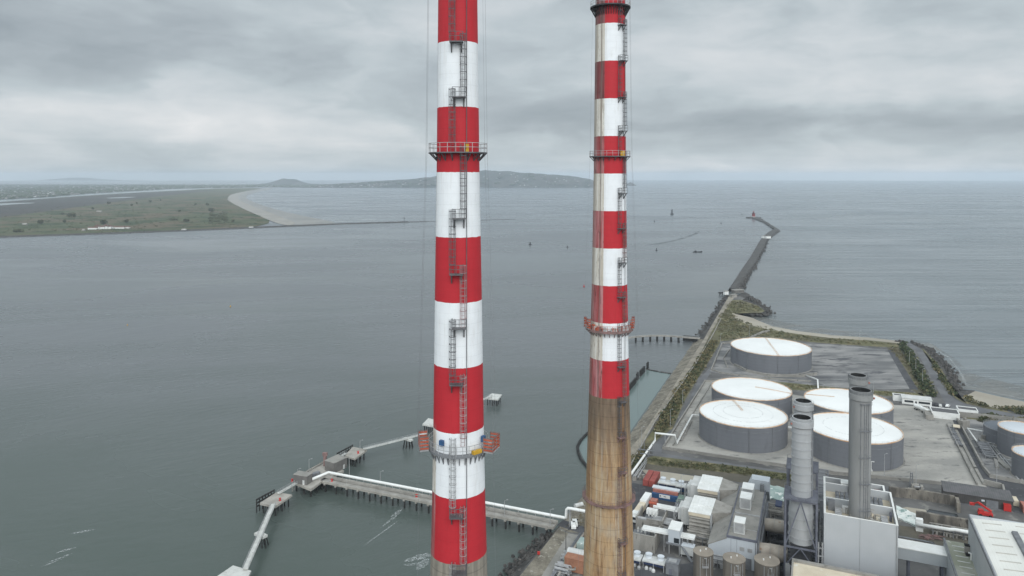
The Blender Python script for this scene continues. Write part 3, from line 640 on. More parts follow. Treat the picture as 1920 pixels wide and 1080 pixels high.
tag(mb.build('breakwater', [M['mole_top'], M['rock']]), 'long crooked stone breakwater running out to the red lighthouse', 'breakwater')
boulders('breakwater_boulders', [q.lerp(a, .12) for q, a in zip(Rp[:5], Lp[:5])], 420, 2.0, 1.2, 2.6, 1.4, 15)
q = G(1413, 407.5, 3)
mb = MB(); mb.prism([(q.x + 22 * math.cos(t * .5236) * (1.25 if t % 3 else 1), q.y + 18 * math.sin(t * .5236)) for t in range(12)], -.5, 3.2)
tag(mb.build('rock_mound', M['rock'], loc=(q.x, q.y, 0)), 'dark rock mound at the foot of the red lighthouse', 'rocks')
lt = thing('lighthouse', (q.x, q.y, 3.2), 'squat red lighthouse on the end of the breakwater', 'lighthouse')
mb = MB(); mb.lathe([(6.2, 3.2), (5.4, 10), (4.7, 17.5), (5.6, 17.8), (5.6, 18.6), (.01, 18.6)], q, 20); mb.build('tower', M['light_red'], lt, True)
mb = MB(); mb.lathe([(2.4, 18.6), (2.4, 21.6), (.01, 21.6)], q, 12); mb.build('lantern', M['glass'], lt)
mb = MB(); mb.lathe([(2.9, 21.6), (1.6, 23.4), (.1, 25)], q, 12); mb.build('lantern_roof', M['light_red'], lt)
mb = MB(); mb.lathe([(7.2, 3.2), (7.2, 5.8), (5.4, 5.8)], q, 20); mb.build('plinth', M['dull_white'], lt)
for (x_, y_, w_, d_, h_, lab, mt) in [(1432.5, 446.3, 9, 7, 5, 'small white hut on the bend of the breakwater', 'white'), (1439.5, 446.8, 12, 7, 5, 'white bathing shelter beside the hut on the breakwater bend', 'white'),
                                  (1361, 552, 5, 4, 4, 'tiny white hut on the left at the landward end of the breakwater', 'white'), (1375, 557, 7, 5, 3.0, 'pale hut with flat roof at the landward end of the breakwater', 'hood'), (1383, 549, 14, 7, 3.5, 'low grey building where the breakwater meets the land', 'brick_grey')]:
    p_ = G(x_, y_, 4.2); t = thing('hut', p_, lab, 'hut'); mb = MB(); mb.box(p_, w_, d_, 4.05, 4.2 + h_, .3); mb.build('wall', M[mt], t)
    mb = MB(); mb.box(p_, w_ + .8, d_ + .8, 4.2 + h_, 4.7 + h_, .3); mb.build('roof', M['roof_grey'], t)
mb = MB(); a = G(1349, 553, 0); c_ = G(1364, 551, 0)
mb.beam(a + Z * 2.5, c_ + Z * 2.5, 4, 1.2); [mb.cyl(a.lerp(c_, f), .6, -1, 2.4, 8) for f in (.05, .35, .65)]
tag(mb.build('landing_stage', M['pile'], loc=(a.x, a.y, 0)), 'short dark landing stage on piles at the landward end of the breakwater', 'jetty')
mb = MB(); mb.prism([(p_.x, p_.y) for p_ in smooth_poly(PX([(1386, 562), (1408, 561), (1405, 556), (1392, 551)], 0), 1)], -.5, 3.4)
tag(mb.build('rock_spur', M['rock']), 'dark rock spur beside the landward end of the breakwater', 'rocks')
# ------------------------------------------------------------------ marks and small craft on the water
def buoy(px, py, r, h, mat, lab, tower=True):
    p_ = G(px, py, 0); t = thing('buoy', p_, lab, 'buoy', 'buoys and beacons on the open water')
    mb = MB(); mb.lathe([(.01, -.3), (r * .8, -.3), (r, .4), (r, h * .22), (r * .5, h * .32), (.01, h * .32)], p_, 12); mb.build('float', M[mat], t)
    mb = MB(); mb.lathe([(r * .45, h * .32), (r * .35, h * .85), (r * .5, h * .85), (.01, h)], p_, 10); mb.build('mast', M[mat], t)
q = G(1260, 402.5, 0); t = thing('beacon', q, 'tall dark green beacon tower standing in the sea left of the lighthouse', 'beacon')
mb = MB(); mb.lathe([(6, -1), (6, 4.5), (.01, 4.5)], q, 14); mb.build('base', M['dark_steel'], t)
mb = MB(); mb.lathe([(3, 4.5), (2.4, 16), (3.2, 16), (3.2, 17.5), (1.6, 17.5), (1.4, 21), (.01, 22)], q, 14); mb.build('tower', M['dark_steel'], t)
for a in [(994, 459, 3.2, 6, 'dark_steel', 'round black buoy nearest the right of the left chimney'), (1064, 464, 2, 4, 'dark_steel', 'small dark buoy just left of the right chimney'), (1095, 538, 1.2, 3.2, 'bright_red', 'small dark red buoy close to the right chimney'),
          (1231, 470, 2, 5.5, 'dark_steel', 'thin dark buoy left of the black boat'), (1227, 416, 2.2, 6, 'dark_steel', 'faint buoy below the green beacon'), (1352, 419, 2, 6, 'dark_steel', 'faint buoy left of the lighthouse rocks'),
          (1391, 402.5, 2, 6, 'dark_steel', 'faint far buoy just left of the lighthouse'), (432, 575, .8, 1.6, 'yellow', 'small yellow buoy in the middle of the channel'), (239, 610, .7, 1.3, 'yellow', 'small yellow buoy nearest the left edge')]:
    buoy(a[0], a[1], *a[2:])
q = G(1308, 473, 0); t = thing('boat', q, 'low black boat on the open water left of the breakwater', 'boat')
mb = MB(); hl = []
for (u, w, zt) in [(-9, 1.6, 1.5), (-5, 2.3, 1.3), (2, 2.3, 1.4), (6, 1.5, 1.9), (9, .1, 2.4)]: hl.append((u, w, zt))
vs = [];
for u, w, zt in hl: vs += [(q.x + u, q.y - w, zt), (q.x + u, q.y - w * .6, -.3), (q.x + u, q.y + w * .6, -.3), (q.x + u, q.y + w, zt)]
fs = [[i * 4 + k, i * 4 + 4 + k, i * 4 + 4 + (k + 1) % 4, i * 4 + (k + 1) % 4] for i in range(4) for k in range(4)] + [[3, 2, 1, 0], [16, 17, 18, 19]]
mb.add(vs, fs); mb.build('hull', M['dark_steel'], t)
mb = MB(); mb.box(q + Vector((-4, 0, 0)), 3.5, 2.6, 1.2, 3.4); mb.build('cabin', M['dark_steel'], t)
# foam
mb = MB(); rf = random.Random(5)
def streak(px, py, L, w, ang, z=.12):
    p_ = G(px, py, 0); n = 10; a = Vector((math.cos(ang), math.sin(ang), 0)); b_ = Vector((-a.y, a.x, 0)); up, dn = [], []
    for i in range(n + 1):
        f = i / n; ww = w * math.sin(math.pi * f) ** .6 * rf.uniform(.5, 1); c_ = p_ + a * (f - .5) * L + b_ * rf.uniform(-.15, .15) * w
        up.append((c_ + b_ * ww)[:2] + (z,)); dn.append((c_ - b_ * ww)[:2] + (z,))
    mb.add(dn + up, [[i, i + 1, n + 2 + i, n + 1 + i] for i in range(n)])
for (x_, y_, L, w, a) in [(157, 997, 9, 1.0, .45), (124, 1032, 7, 1.0, .7), (112, 1047, 10, .8, .9), (97, 1056, 8, .4, .9), (733, 975, 16, .8, 1.15), (715, 1000, 24, .5, 1.1), (744, 962, 9, 1.0, 1.1)]: streak(x_, y_, L, w, a)
for (x_, y_, L, w, a) in [(785, 1046, 12, 2.6, .5), (793, 1058, 9, 2.2, 1.2), (775, 1058, 8, 1.4, .2), (801, 1042, 9, 1.2, .1)]: streak(x_, y_, L, w, a)
shore = [(1400, 596), (1450, 612), (1500, 620.5), (1560, 628.5), (1620, 632), (1700, 640), (1742, 648), (1780, 672), (1802, 700), (1812, 724), (1870, 738), (1925, 750)]
for _ in range(90):
    i = rf.randrange(len(shore) - 1); f = rf.random(); (x0_, y0_), (x1_, y1_) = shore[i], shore[i + 1]
    off = rf.random() ** 2.2 * 34
    streak(lerp(x0_, x1_, f) + rf.uniform(0, 50), lerp(y0_, y1_, f) - off - 1, rf.uniform(8, 30), rf.uniform(.2, .6), rf.uniform(-.25, .05))
for i in range(len(shore) - 1):
    for f in (0, .33, .66):
        (x0_, y0_), (x1_, y1_) = shore[i], shore[i + 1]; a_, b__ = G(x0_, y0_, 0), G(x1_, y1_, 0)
        streak(lerp(x0_, x1_, f + .17), lerp(y0_, y1_, f + .17) - .6, (b__ - a_).length * .42, rf.uniform(.6, 1.6), math.atan2((b__ - a_).y, (b__ - a_).x))
tag(mb.build('foam', M['foam']), kind='stuff')
# ------------------------------------------------------------------ the two chimneys
def zat(py, D):
    b_ = (py - CY) / F
    return H + D * (-math.sin(PITCH) - b_ * math.cos(PITCH)) / (math.cos(PITCH) - b_ * math.sin(PITCH))
BAND0, BAND = 100.75, 8.28
def chimney_mat(name, dirty):
    m, nt, b = newmat(name)
    o = nt.new('ShaderNodeTexCoord').outputs['Object']; ox, oy, oz = nt.sep(o)
    z = nt.m('ADD', oz, 4.0)
    rr = nt.m('SQRT', nt.m('ADD', nt.m('MULTIPLY', ox, ox), nt.m('MULTIPLY', oy, oy)))
    s = nt.m('DIVIDE', ox, rr); ang = nt.m('ARCTAN2', ox, nt.m('MULTIPLY', oy, -1.0))
    st = nt.comb(nt.m('MULTIPLY', ang, 4.0), nt.m('MULTIPLY', z, .05), 1.0)            # runs down the shaft
    st2 = nt.comb(nt.m('MULTIPLY', ang, 4.0), nt.m('MULTIPLY', z, .16), 5.0)
    n1 = nt.noise(st, .9, 8, .66, .5); n2 = nt.noise(st, 2.6, 7, .7, .4); n3 = nt.noise(st2, 1.5, 8, .68, .8); n4 = nt.noise(nt.comb(nt.m('MULTIPLY', ang, 2.0), nt.m('MULTIPLY', z, .08), 9.0), 1.1, 6, .6, .6)
    zj = nt.m('ADD', z, nt.m('MULTIPLY', nt.m('SUBTRACT', nt.noise(nt.comb(nt.m('MULTIPLY', ang, 3.0), 0.0, nt.m('MULTIPLY', z, .1)), 1.2, 4), .5), .22))
    k = nt.m('FLOOR', nt.m('DIVIDE', nt.m('SUBTRACT', zj, BAND0), BAND))
    odd = nt.m('GREATER_THAN', nt.m('FRACT', nt.m('ADD', nt.m('MULTIPLY', k, .5), .01)), .3)
    bd = nt.noise(nt.comb(nt.m('MULTIPLY', ang, .6), nt.m('MULTIPLY', z, 1.1), 0.0), 1.0, 4)
    g = nt.m('MULTIPLY_ADD', nt.noise(o, .55, 6), .16, .92)
    white = nt.mix(bd, (.77, .785, .80), (.83, .84, .85))
    red = nt.mix(bd, (.44, .020, .030), (.50, .026, .036))
    wst = nt.m('MULTIPLY_ADD', nt.sstep(nt.m('ADD', nt.m('MULTIPLY', n2, .5), nt.m('MULTIPLY', n3, .5)), .5, .68), -.14, 1.0)
    clean = nt.mix(1.0, nt.mix(odd, red, white), nt.comb(wst, nt.m('POWER', wst, 1.15), nt.m('POWER', wst, 1.35)), 'MULTIPLY')
    # old paint where the renewed coat stops
    ow = nt.mix(nt.sstep(n1, .38, .62), (.70, .67, .61), (.52, .46, .385)); ow = nt.mix(nt.m('MULTIPLY', nt.sstep(nt.noise(st2, 5.0, 7, .72, .6), .57, .65), .6), ow, (.16, .125, .10)); ow = nt.mix(nt.m('MULTIPLY', nt.sstep(n3, .56, .66), .7), ow, (.24, .185, .14))
    orr = nt.mix(nt.sstep(n1, .36, .6), (.30, .045, .045), (.46, .21, .21)); orr = nt.mix(nt.m('MULTIPLY', nt.sstep(n3, .52, .64), .8), orr, (.10, .04, .035)); orr = nt.mix(nt.m('MULTIPLY', nt.sstep(z, 150.0, 172.0), .6), orr, nt.mix(nt.sstep(n2, .4, .6), (.13, .03, .03), (.05, .035, .035)))
    old = nt.mix(odd, orr, ow)
    sn = nt.m('ADD', s, nt.m('MULTIPLY', nt.m('SUBTRACT', nt.noise(nt.comb(0.0, nt.m('MULTIPLY', z, 1.3), 0.0), 1.0, 6, .7), .5), .07))
    if dirty:
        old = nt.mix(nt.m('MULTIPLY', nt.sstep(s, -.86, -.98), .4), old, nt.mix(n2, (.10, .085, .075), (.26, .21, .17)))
        stripe = nt.m('MULTIPLY', nt.sstep(nt.m('ABSOLUTE', nt.m('ADD', s, .66)), .05, .025), nt.sstep(n3, .3, .5))
        old = nt.mix(nt.m('MULTIPLY', stripe, .6), old, (.12, .09, .075))
        mask = nt.sstep(sn, -.465, -.48)
        half = nt.m('MULTIPLY', nt.sstep(sn, -.34, -.36), .16)
        paint = nt.mix(half, clean, nt.mix(odd, (.30, .05, .05), (.55, .51, .46)))
        paint = nt.mix(mask, paint, old)
    else:
        low = nt.sstep(z, 118.5, 116.5)
        edge = nt.m('MULTIPLY', nt.sstep(sn, -.80, -.83), low)
        paint = nt.mix(edge, clean, old)
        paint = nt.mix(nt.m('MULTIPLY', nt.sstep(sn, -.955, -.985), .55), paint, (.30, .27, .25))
    if dirty:
        con = nt.mix(nt.sstep(n1, .40, .64), (.44, .295, .16), (.32, .185, .09))
        con = nt.mix(nt.m('MULTIPLY', nt.sstep(n4, .42, .62), .55), con, (.42, .335, .225))
        con = nt.mix(nt.m('MULTIPLY', nt.sstep(n2, .50, .64), .8), con, (.165, .088, .042))
        n5 = nt.noise(st, 7.5, 6, .75, .3); con = nt.mix(nt.m('MULTIPLY', nt.sstep(n5, .5, .75), .4), con, (.12, .075, .045))
        con = nt.mix(nt.m('MULTIPLY', nt.sstep(nt.noise(nt.comb(nt.m('MULTIPLY', ang, 3.0), nt.m('MULTIPLY', z, .012), 3.0), 3.2, 6, .7, .2), .55, .68), .65), con, (.50, .45, .375))
        con = nt.mix(nt.m('MULTIPLY', nt.sstep(n3, .60, .70), .6), con, (.40, .34, .26))
        top = nt.m('MULTIPLY', nt.sstep(nt.m('ADD', z, nt.m('MULTIPLY', nt.m('SUBTRACT', n1, .5), 22.0)), 82.0, 98.0), .85)
        con = nt.mix(nt.m('MULTIPLY', nt.sstep(nt.noise(o, .16, 6, .6), .48, .66), .45), con, (.40, .35, .28))
        con = nt.mix(top, con, nt.mix(nt.sstep(n2, .35, .65), (.075, .052, .038), (.19, .135, .095)))
        con = nt.mix(nt.m('MULTIPLY', nt.sstep(nt.m('ABSOLUTE', nt.m('SUBTRACT', s, .52)), .16, .02), .55), con, (.21, .11, .05))
    else:
        con = nt.mix(nt.sstep(n1, .40, .62), (.29, .26, .215), (.20, .18, .15))
        con = nt.mix(nt.sstep(n2, .58, .7), con, (.15, .13, .10)); con = nt.mix(nt.sstep(n3, .63, .7), con, (.50, .48, .44))
    mot = nt.m('MULTIPLY_ADD', nt.noise(o, .9, 7, .65), .5, .75); con = nt.mix(1.0, con, nt.comb(mot, mot, mot), 'MULTIPLY')
    jn = nt.m('MULTIPLY_ADD', nt.m('LESS_THAN', nt.m('FRACT', nt.m('DIVIDE', z, 2.76)), .06), -.2, 1.0); con = nt.mix(1.0, con, nt.comb(jn, jn, jn), 'MULTIPLY')
    c = nt.mix(nt.m('GREATER_THAN', zj, BAND0), con, paint)
    c = nt.mix(1.0, c, nt.comb(g, g, g), 'MULTIPLY')
    fr = nt.m('LESS_THAN', nt.m('FRACT', nt.m('DIVIDE', z, 1.38)), .05); fk = nt.m('MULTIPLY_ADD', fr, -.07, 1.0)
    c = nt.mix(1.0, c, nt.comb(fk, fk, fk), 'MULTIPLY')
    nt.put(b.inputs['Base Color'], c); b.inputs['Roughness'].default_value = .65; b.inputs['Specular IOR Level'].default_value = .3
    nt.put(b.inputs['Normal'], nt.bump(nt.noise(nt.comb(nt.m('MULTIPLY', ang, 2.0), z, 0.0), .9, 5), .5, .04))
    return m
class Chimney:
    def __init__(s, px, D, prof, label, mat, n=96):
        s.D = D; s.c = Vector(((px - CX) / F * D, D, 0)); s.prof = prof
        s.root = thing('chimney', (s.c.x, s.c.y, 4), label, 'chimney', 'striped power station chimneys')
        mb = MB(); zz = [4 + 203 * i / 90 for i in range(91)]
        mb.lathe([(s.r(z), z) for z in zz] + [(s.r(207) - .5, 207), (s.r(207) - .5, 200)], s.c, n)
        mb.build('shaft', mat, s.root, True)
    def r(s, z): return interp(s.prof, z)
    def P(s, a, r, z): return Vector((s.c.x + r * math.sin(a), s.c.y - r * math.cos(a), z))
    def a_of(s, px, z): return math.asin(max(-.98, min(.98, ((px - CX) / F * s.D - s.c.x) / s.r(z) * (s.D - s.r(z) * .8) / s.D)))
    def zf(s, py): return zat(py, s.D - 3.3)
    def ladder(s, a, z0, z1, mat, cage=True, w=.24):
        mb = MB(); n = max(1, int((z1 - z0) / 2)); off = .22
        t = lambda da, dr, z: s.P(a, s.r(z) + off + dr, z) + Vector((math.cos(a), math.sin(a), 0)) * da
        for da in (-w, w):
            for i in range(n): mb.beam(t(da, 0, lerp(z0, z1, i / n)), t(da, 0, lerp(z0, z1, (i + 1) / n)), .055)
        z = z0
        while z < z1: mb.beam(t(-w, 0, z), t(w, 0, z), .035); z += .5
        z = z0
        while z < z1: mb.beam(t(-w, -.3, z), t(-w, 0, z), .06); mb.beam(t(w, -.3, z), t(w, 0, z), .06); z += 2.2
        mb.build('ladder', mat, s.root)
        if cage:
            mb = MB(); z = z0 + 1.2
            arc = [(-.38, .05), (-.42, .4), (-.22, .68), (.22, .68), (.42, .4), (.38, .05)]
            while z < z1:
                for (p, q) in zip(arc, arc[1:]): mb.beam(t(p[0], p[1], z), t(q[0], q[1], z), .05, .07)
                z += .95
            for (p0, p1) in arc[1:5]:
                for i in range(n):
                    za, zb = lerp(z0 + 1.2, z1, i / n), lerp(z0 + 1.2, z1, (i + 1) / n); mb.beam(t(p0, p1, za), t(p0, p1, zb), .035)
            mb.build('ladder_cage', mat, s.root)
    def rest(s, a, z, mat, rail_mat, w=1.7, dpt=1.1):
        mb = MB(); r = s.r(z)
        t = lambda da, dr, zz: s.P(a, r + dr, zz) + Vector((math.cos(a), math.sin(a), 0)) * da
        h = w / 2
        mb.hexa([t(-h, -.1, z - .14), t(h, -.1, z - .14), t(h, dpt, z - .14), t(-h, dpt, z - .14)][::-1], [t(-h, -.1, z), t(h, -.1, z), t(h, dpt, z), t(-h, dpt, z)][::-1])
        for da in (-h * .75, h * .75): mb.beam(t(da, dpt * .9, z - .1), t(da, -.02, z - 1.25), .13); mb.beam(t(da, 0, z - .1), t(da, 0, z - 1.3), .11)
        o = mb.build('rest_platform', mat, s.root)
        mb = MB()
        for da in (-h, 0, h): mb.beam(t(da, dpt, z), t(da, dpt, z + 1.15), .06)
        for zz in (.6, 1.15):
            mb.beam(t(-h, dpt, z + zz), t(h, dpt, z + zz), .06); mb.beam(t(-h, 0, z + zz), t(-h, dpt, z + zz), .06); mb.beam(t(h, 0, z + zz), t(h, dpt, z + zz), .06)
        mb.build('railing', rail_mat, o)
    def ring(s, z, ro, mat, rail_mat, brackets=20, thick=.16, rails=(.6, 1.15), posts=28, drop=1.1):
        mb = MB(); r = s.r(z) - .1
        mb.lathe([(r, z - thick), (ro, z - thick), (ro, z), (r, z), (r, z - thick)], s.c, 64)
        o = mb.build('walkway_ring', mat, s.root)
        mb = MB()
        for i in range(brackets):
            a = 6.2832 * (i + .5) / brackets
            mb.beam(s.P(a, ro - .15, z - thick), s.P(a, s.r(z - drop), z - drop), .11); mb.beam(s.P(a, s.r(z) + .05, z - thick), s.P(a, s.r(z - drop) + .05, z - drop), .09)
        mb.build('brackets', mat, o)
        mb = MB()
        for h in rails: mb.tube([s.P(6.2832 * i / 48, ro - .05, z + h) for i in range(48)], .035, 5, True)
        for i in range(posts): a = 6.2832 * i / posts; mb.beam(s.P(a, ro - .05, z), s.P(a, ro - .05, z + rails[-1]), .06)
        mb.build('railing', rail_mat, o)
        return o
    def cable(s, pts, r=.014):
        mb = MB(); mb.tube(pts, r, 4); mb.build('hoist_rope', M['grey_steel'], s.root)
CL = Chimney(859, 92.4, [(0, 6.6), (60, 4.72), (80, 4.13), (99.3, 3.72), (107, 3.5), (116, 3.32), (133.2, 3.08), (150.2, 2.79), (173, 2.53), (207, 2.28)],
             'nearer red and white banded chimney, freshly painted, left of the other', chimney_mat('chimney_paint_clean', False))
CR = Chimney(1143.3, 160, [(0, 7.6), (40, 6.3), (69.3, 5.47), (99.4, 4.57), (107.8, 4.38), (125.2, 3.97), (150.8, 3.61), (183.5, 3.33), (207, 3.2)],
             'farther red and white chimney with stained brown concrete below the bands', chimney_mat('chimney_paint_stained', True))
def fit(C, left, right, rests, rings, mats):
    """alternating ladder flights between rest platforms: (py, side)"""
    lm, rm_, dark = mats
    lv = sorted([(py, sd) for py, sd in rests], key=lambda q: q[0])
    zs_ = [(C.zf(py), sd) for py, sd in lv]
    pxs = {'l': left, 'r': right, 'c': None}
    for i, (z, sd) in enumerate(zs_):
        if sd != 'c': C.rest(C.a_of((left * .62 + right * .38) if sd == 'l' else (right * .62 + left * .38), z), z, M['ladder_red'] if z < 98 and C is CR else dark, rm_)
    for i in range(len(zs_) - 1):
        (za, sa), (zb, sb) = zs_[i], zs_[i + 1]          # za is the higher one
        side = 'r' if i % 2 == lm[1] else 'l'
        C.ladder(C.a_of(right if side == 'r' else left, (za + zb) / 2), zb, za + 1.1, lm[0](za))
    mb = MB(); zt, zb = 200, 20; n = 60                  # conduit beside the ladders
    mb.tube([C.P(C.a_of(right + (right - left) * .42, lerp(zb, zt, i / n)), C.r(lerp(zb, zt, i / n)) + .12, lerp(zb, zt, i / n)) for i in range(n + 1)], .05, 5)
    mb.build('conduit', dark, C.root)
def redband(z): return z > BAND0 and int((z - BAND0 - 4) // BAND) % 2 == 0
lad = lambda z: M['galv'] if (z < 119 and not redband(z)) else M['ladder_pale'] if (int((z - BAND0 - 3.5) // BAND) % 2 == 0 and z < 140) else M['ladder']
fit(CL, 853, 870, [(-29, 'r'), (77, 'l'), (181, 'r'), (285, 'c'), (409, 'r'), (513, 'l'), (614, 'r'), (718, 'l'), (836, 'c'), (963, 'l'), (1066, 'r'), (1170, 'l'), (1270, 'r')], None, ((lad, 1), M['ladder'], M['ladder']))
ladr = lambda z: M['ladder_red'] if z < 100 else (M['ladder_red'] if redband(z) and z < 140 else M['ladder'])
fit(CR, 1156, 1165, [(-20, 'r'), (46, 'l'), (113, 'r'), (182, 'l'), (245, 'r'), (292, 'c'), (362, 'r'), (428, 'l'), (492, 'r'), (556, 'l'), (614, 'c'), (685, 'l'), (750, 'r'), (815, 'l'), (880, 'r'), (942, 'c'), (1009, 'r'), (1070, 'l'), (1130, 'r')], None, ((ladr, 1), M['ladder'], M['ladder']))
CL.ring(zat(286, 92.4), 3.82, M['ladder'], M['galv'], 18, posts=22)
lower = CL.ring(zat(834, 92.4), 3.98, M['grey_steel'], M['galv'], 30, .28, posts=30, drop=1.35)
CR.ring(zat(293, 160), 4.6, M['ladder'], M['galv'], 18, .2, posts=22)
CR.ring(zat(613, 160), 5.35, M['ladder_red'], M['orange'], 26, .5, posts=30, drop=1.5)
CR.ring(zat(14, 160), 4.5, M['dark_steel'], M['galv'], 40, .3, posts=28, drop=2.2)
o = CR.ring(zat(929, 160), 6.0, M['ladder_red'], M['ladder_red'], 24, .25, rails=(.5, .95), posts=24, drop=.8)
for C, ring_z, ro, us in ((CL, zat(286, 92.4), 4.25, (-1.36, -1.18, 1.02, 1.18)), (CR, zat(293, 160), 5.1, (-1.2, 1.12, 1.3, 1.5))):
    for i, a in enumerate(us):
        zl = zat(834, 92.4) if C is CL else zat(613, 160)
        C.cable([C.P(a, ro * .80, 207), C.P(a, ro * .98, ring_z), C.P(a, ro * 1.28, zl)])
for a in (-1.25, 1.1): CL.cable([CL.P(a, 5.2, zat(834, 92.4)), CL.P(a, 6.2, 60), CL.P(a, 7.2, 4)])
for a in (-1.3, 1.35): CR.cable([CR.P(a, 6.0, zat(613, 160)), CR.P(a, 7.4, 60), CR.P(a, 8.6, 4)])
mb = MB()                                              # fittings on the left chimney's lower walkway
zl = zat(834, 92.4)
for a in (-.56, 1.15):
    b_ = CL.P(a, CL.r(zl + 1) + .3, 0); mb.box(b_, .55, .4, zl + 1.0, zl + 1.75, a)
mb.build('control_box', M['blue'], CL.root)
mb = MB(); b_ = CL.P(.72, CL.r(zl) + .5, 0); mb.box(b_, 1.3, .5, zl, zl + .45, .72); mb.build('tool_crate', M['yellow'], CL.root)
mb = MB(); b_ = CL.P(.42, CL.r(153) + .5, 0); mb.box(b_, .4, .4, zat(286, 92.4), zat(286, 92.4) + 1.0, .4); mb.build('warning_lamp', M['yellow'], CL.root)
mb = MB(); b_ = CR.P(.6, CR.r(153) + .5, 0); mb.box(b_, .9, .5, zat(293, 160), zat(293, 160) + 1.1, .4); mb.build('warning_lamp', M['yellow'], CR.root)
for i in range(38):
    a = rf.uniform(-1.5, 1.5); zr = zat(613, 160); b_ = CR.P(a, 4.85, 0); mb = MB(); mb.box(b_, rf.uniform(.3, .8), .4, zr, zr + rf.uniform(.4, 1.2), a)
    mb.build('stored_crate', M[('orange', 'galv', 'ladder_red', 'dull_white')[i % 4]], CR.root)
mb = MB()
# work cradles hung out on either side of the lower walkways
def cradle(C, a, z, w, dpt, h, label, name='work_cradle', rad=None, tilt=0.0):
    r0 = rad or (C.r(z) + .85)
    t = lambda da, dr, zz: C.P(a, r0 + dr, z + zz + tilt * da) + Vector((math.cos(a), math.sin(a), 0)) * da
    root = thing(name, C.P(a, r0, z), label, 'work cradle', 'orange work cradles on the chimney walkways')
    mb = MB(); hh = w / 2
    mb.hexa([t(-hh, 0, -.12), t(hh, 0, -.12), t(hh, dpt, -.12), t(-hh, dpt, -.12)][::-1], [t(-hh, 0, 0), t(hh, 0, 0), t(hh, dpt, 0), t(-hh, dpt, 0)][::-1]); mb.build('floor', M['galv'], root)
    mb = MB()
    cs = [(-hh, dpt), (hh, dpt), (hh, 0), (-hh, 0)]
    for (p, q) in ((cs[0], cs[1]), (cs[1], cs[2]), (cs[0], cs[3])):
        for k in range(4):
            z0 = .06 + k * h / 4; mb.beam(t(p[0], p[1], z0 + h / 10), t(q[0], q[1], z0 + h / 10), .04, h / 8)
    mb.build('guard_panel', M['orange'], root)
    mb = MB()
    for (p0, p1) in cs: mb.beam(t(p0, p1, 0), t(p0, p1, h + .08), .08)
    for (p, q) in ((cs[0], cs[1]), (cs[1], cs[2]), (cs[0], cs[3])): mb.beam(t(*p, h), t(*q, h), .07)
    mb.build('frame', M['ladder_red'], root)
    mb = MB(); mb.box(t(0, .45, 0), .55, .45, z + .02, z + .8, a); mb.build('hoist_motor', M['galv'], root)
cradle(CL, -1.36, zl + .05, 2.3, 1.15, 1.75, 'orange work cradle hanging on the left side of the near chimney walkway', rad=4.0)
cradle(CL, 1.22, zl + .05, 2.4, 1.3, 1.75, 'orange work cradle hanging on the right side of the near chimney walkway', rad=4.0)
zr = zat(613, 160)
cradle(CR, -1.3, zr + .1, 2.6, .6, 2.3, 'rusty work cradle on the left side of the far chimney walkway', rad=5.0)
cradle(CR, 1.35, zr + .1, 2.6, .6, 2.3, 'rusty work cradle on the right side of the far chimney walkway', rad=5.0)
# ------------------------------------------------------------------ oil jetty
ZD = 5.0
pile0 = MB(); pile0.cyl((0, 0), .42, -4, 0, 8)
pile_me = None
def piles(root, pts, ztop, mat='pile', r=.42):
    for p_ in pts:
        global pile_me
        if pile_me is None:
            o = pile0.build('pile', M['pile']); pile_me = o.data; bpy.data.objects.remove(o)
        o = bpy.data.objects.new('pile', pile_me); COL.objects.link(o); o.parent = root
        o.location = Vector((p_[0], p_[1], ztop)) - Vector(root.location); o.scale = (r / .42, r / .42, (ztop + 1) / 4)
def rail(mb, a, b_, h=1.1, step=4, w=.07):
    a, b_ = Vector(a), Vector(b_); n = max(1, int((b_ - a).length / step))
    for i in range(n + 1): q = a.lerp(b_, i / n); mb.beam(q, q + Z * h, w)
    for hh in (h * .5, h): mb.beam(a + Z * hh, b_ + Z * hh, w)
def deckthing(name, px, label, cat, mat, group=None, th=.9, fender=None, inset=.12, nx=4, ny=3, rails=False, zd=ZD):
    P_ = PX(px, zd); c = sum(P_, Vector()) / len(P_)
    root = thing(name, (c.x, c.y, 0), label, cat, group)
    mb = MB(); mb.prism(P_, zd - th, zd); mb.build('deck', M[mat], root)
    if len(P_) == 4:
        pp = []
        for i in range(nx):
            for j in range(ny):
                u, v = lerp(inset, 1 - inset, i / (nx - 1)), lerp(inset, 1 - inset, j / (ny - 1))
                pp.append((P_[0].lerp(P_[1], u)).lerp(P_[3].lerp(P_[2], u), v))
        piles(root, pp, zd - th, r=.3)
    if fender:
        a, b_ = G(*fender[0], zd), G(*fender[1], zd); mb = MB()
        for hh in (.7, -.8, -2.4): mb.beam(a + Z * hh, b_ + Z * hh, .5, .5)
        n = int((b_ - a).length / 1.7)
        for i in range(n + 1): q = a.lerp(b_, i / n); mb.beam(q + Z * 1.1, q + Z * (-6), .38)
        mb.build('fender', M['pile'], root)
    return root, P_
def bollard(px, py, label, mat='bright_red'):
    q = G(px, py, ZD); mb = MB(); mb.lathe([(.01, ZD), (.6, ZD), (.4, ZD + .3), (.35, ZD + .9), (.6, ZD + 1.1), (.01, ZD + 1.2)], q, 10)
    return tag(mb.build('bollard', M[mat], loc=(q.x, q.y, ZD)), label, 'bollard', 'red bollards on the jetty')
G1 = 'mooring platforms of the jetty'
deckthing('mooring_platform', [(487, 943), (516, 949.5), (548, 927.5), (519, 922.5)], 'concrete mooring platform with black fender, left of the jetty head', 'platform', 'deck', G1, fender=((481, 940), (514, 922)))
deckthing('mooring_platform', [(646.5, 854), (665.5, 860), (688, 843), (661.5, 837.5)], 'concrete mooring platform with black fender, beyond the jetty head', 'platform', 'deck', G1, fender=((632, 853), (661, 837.5)))
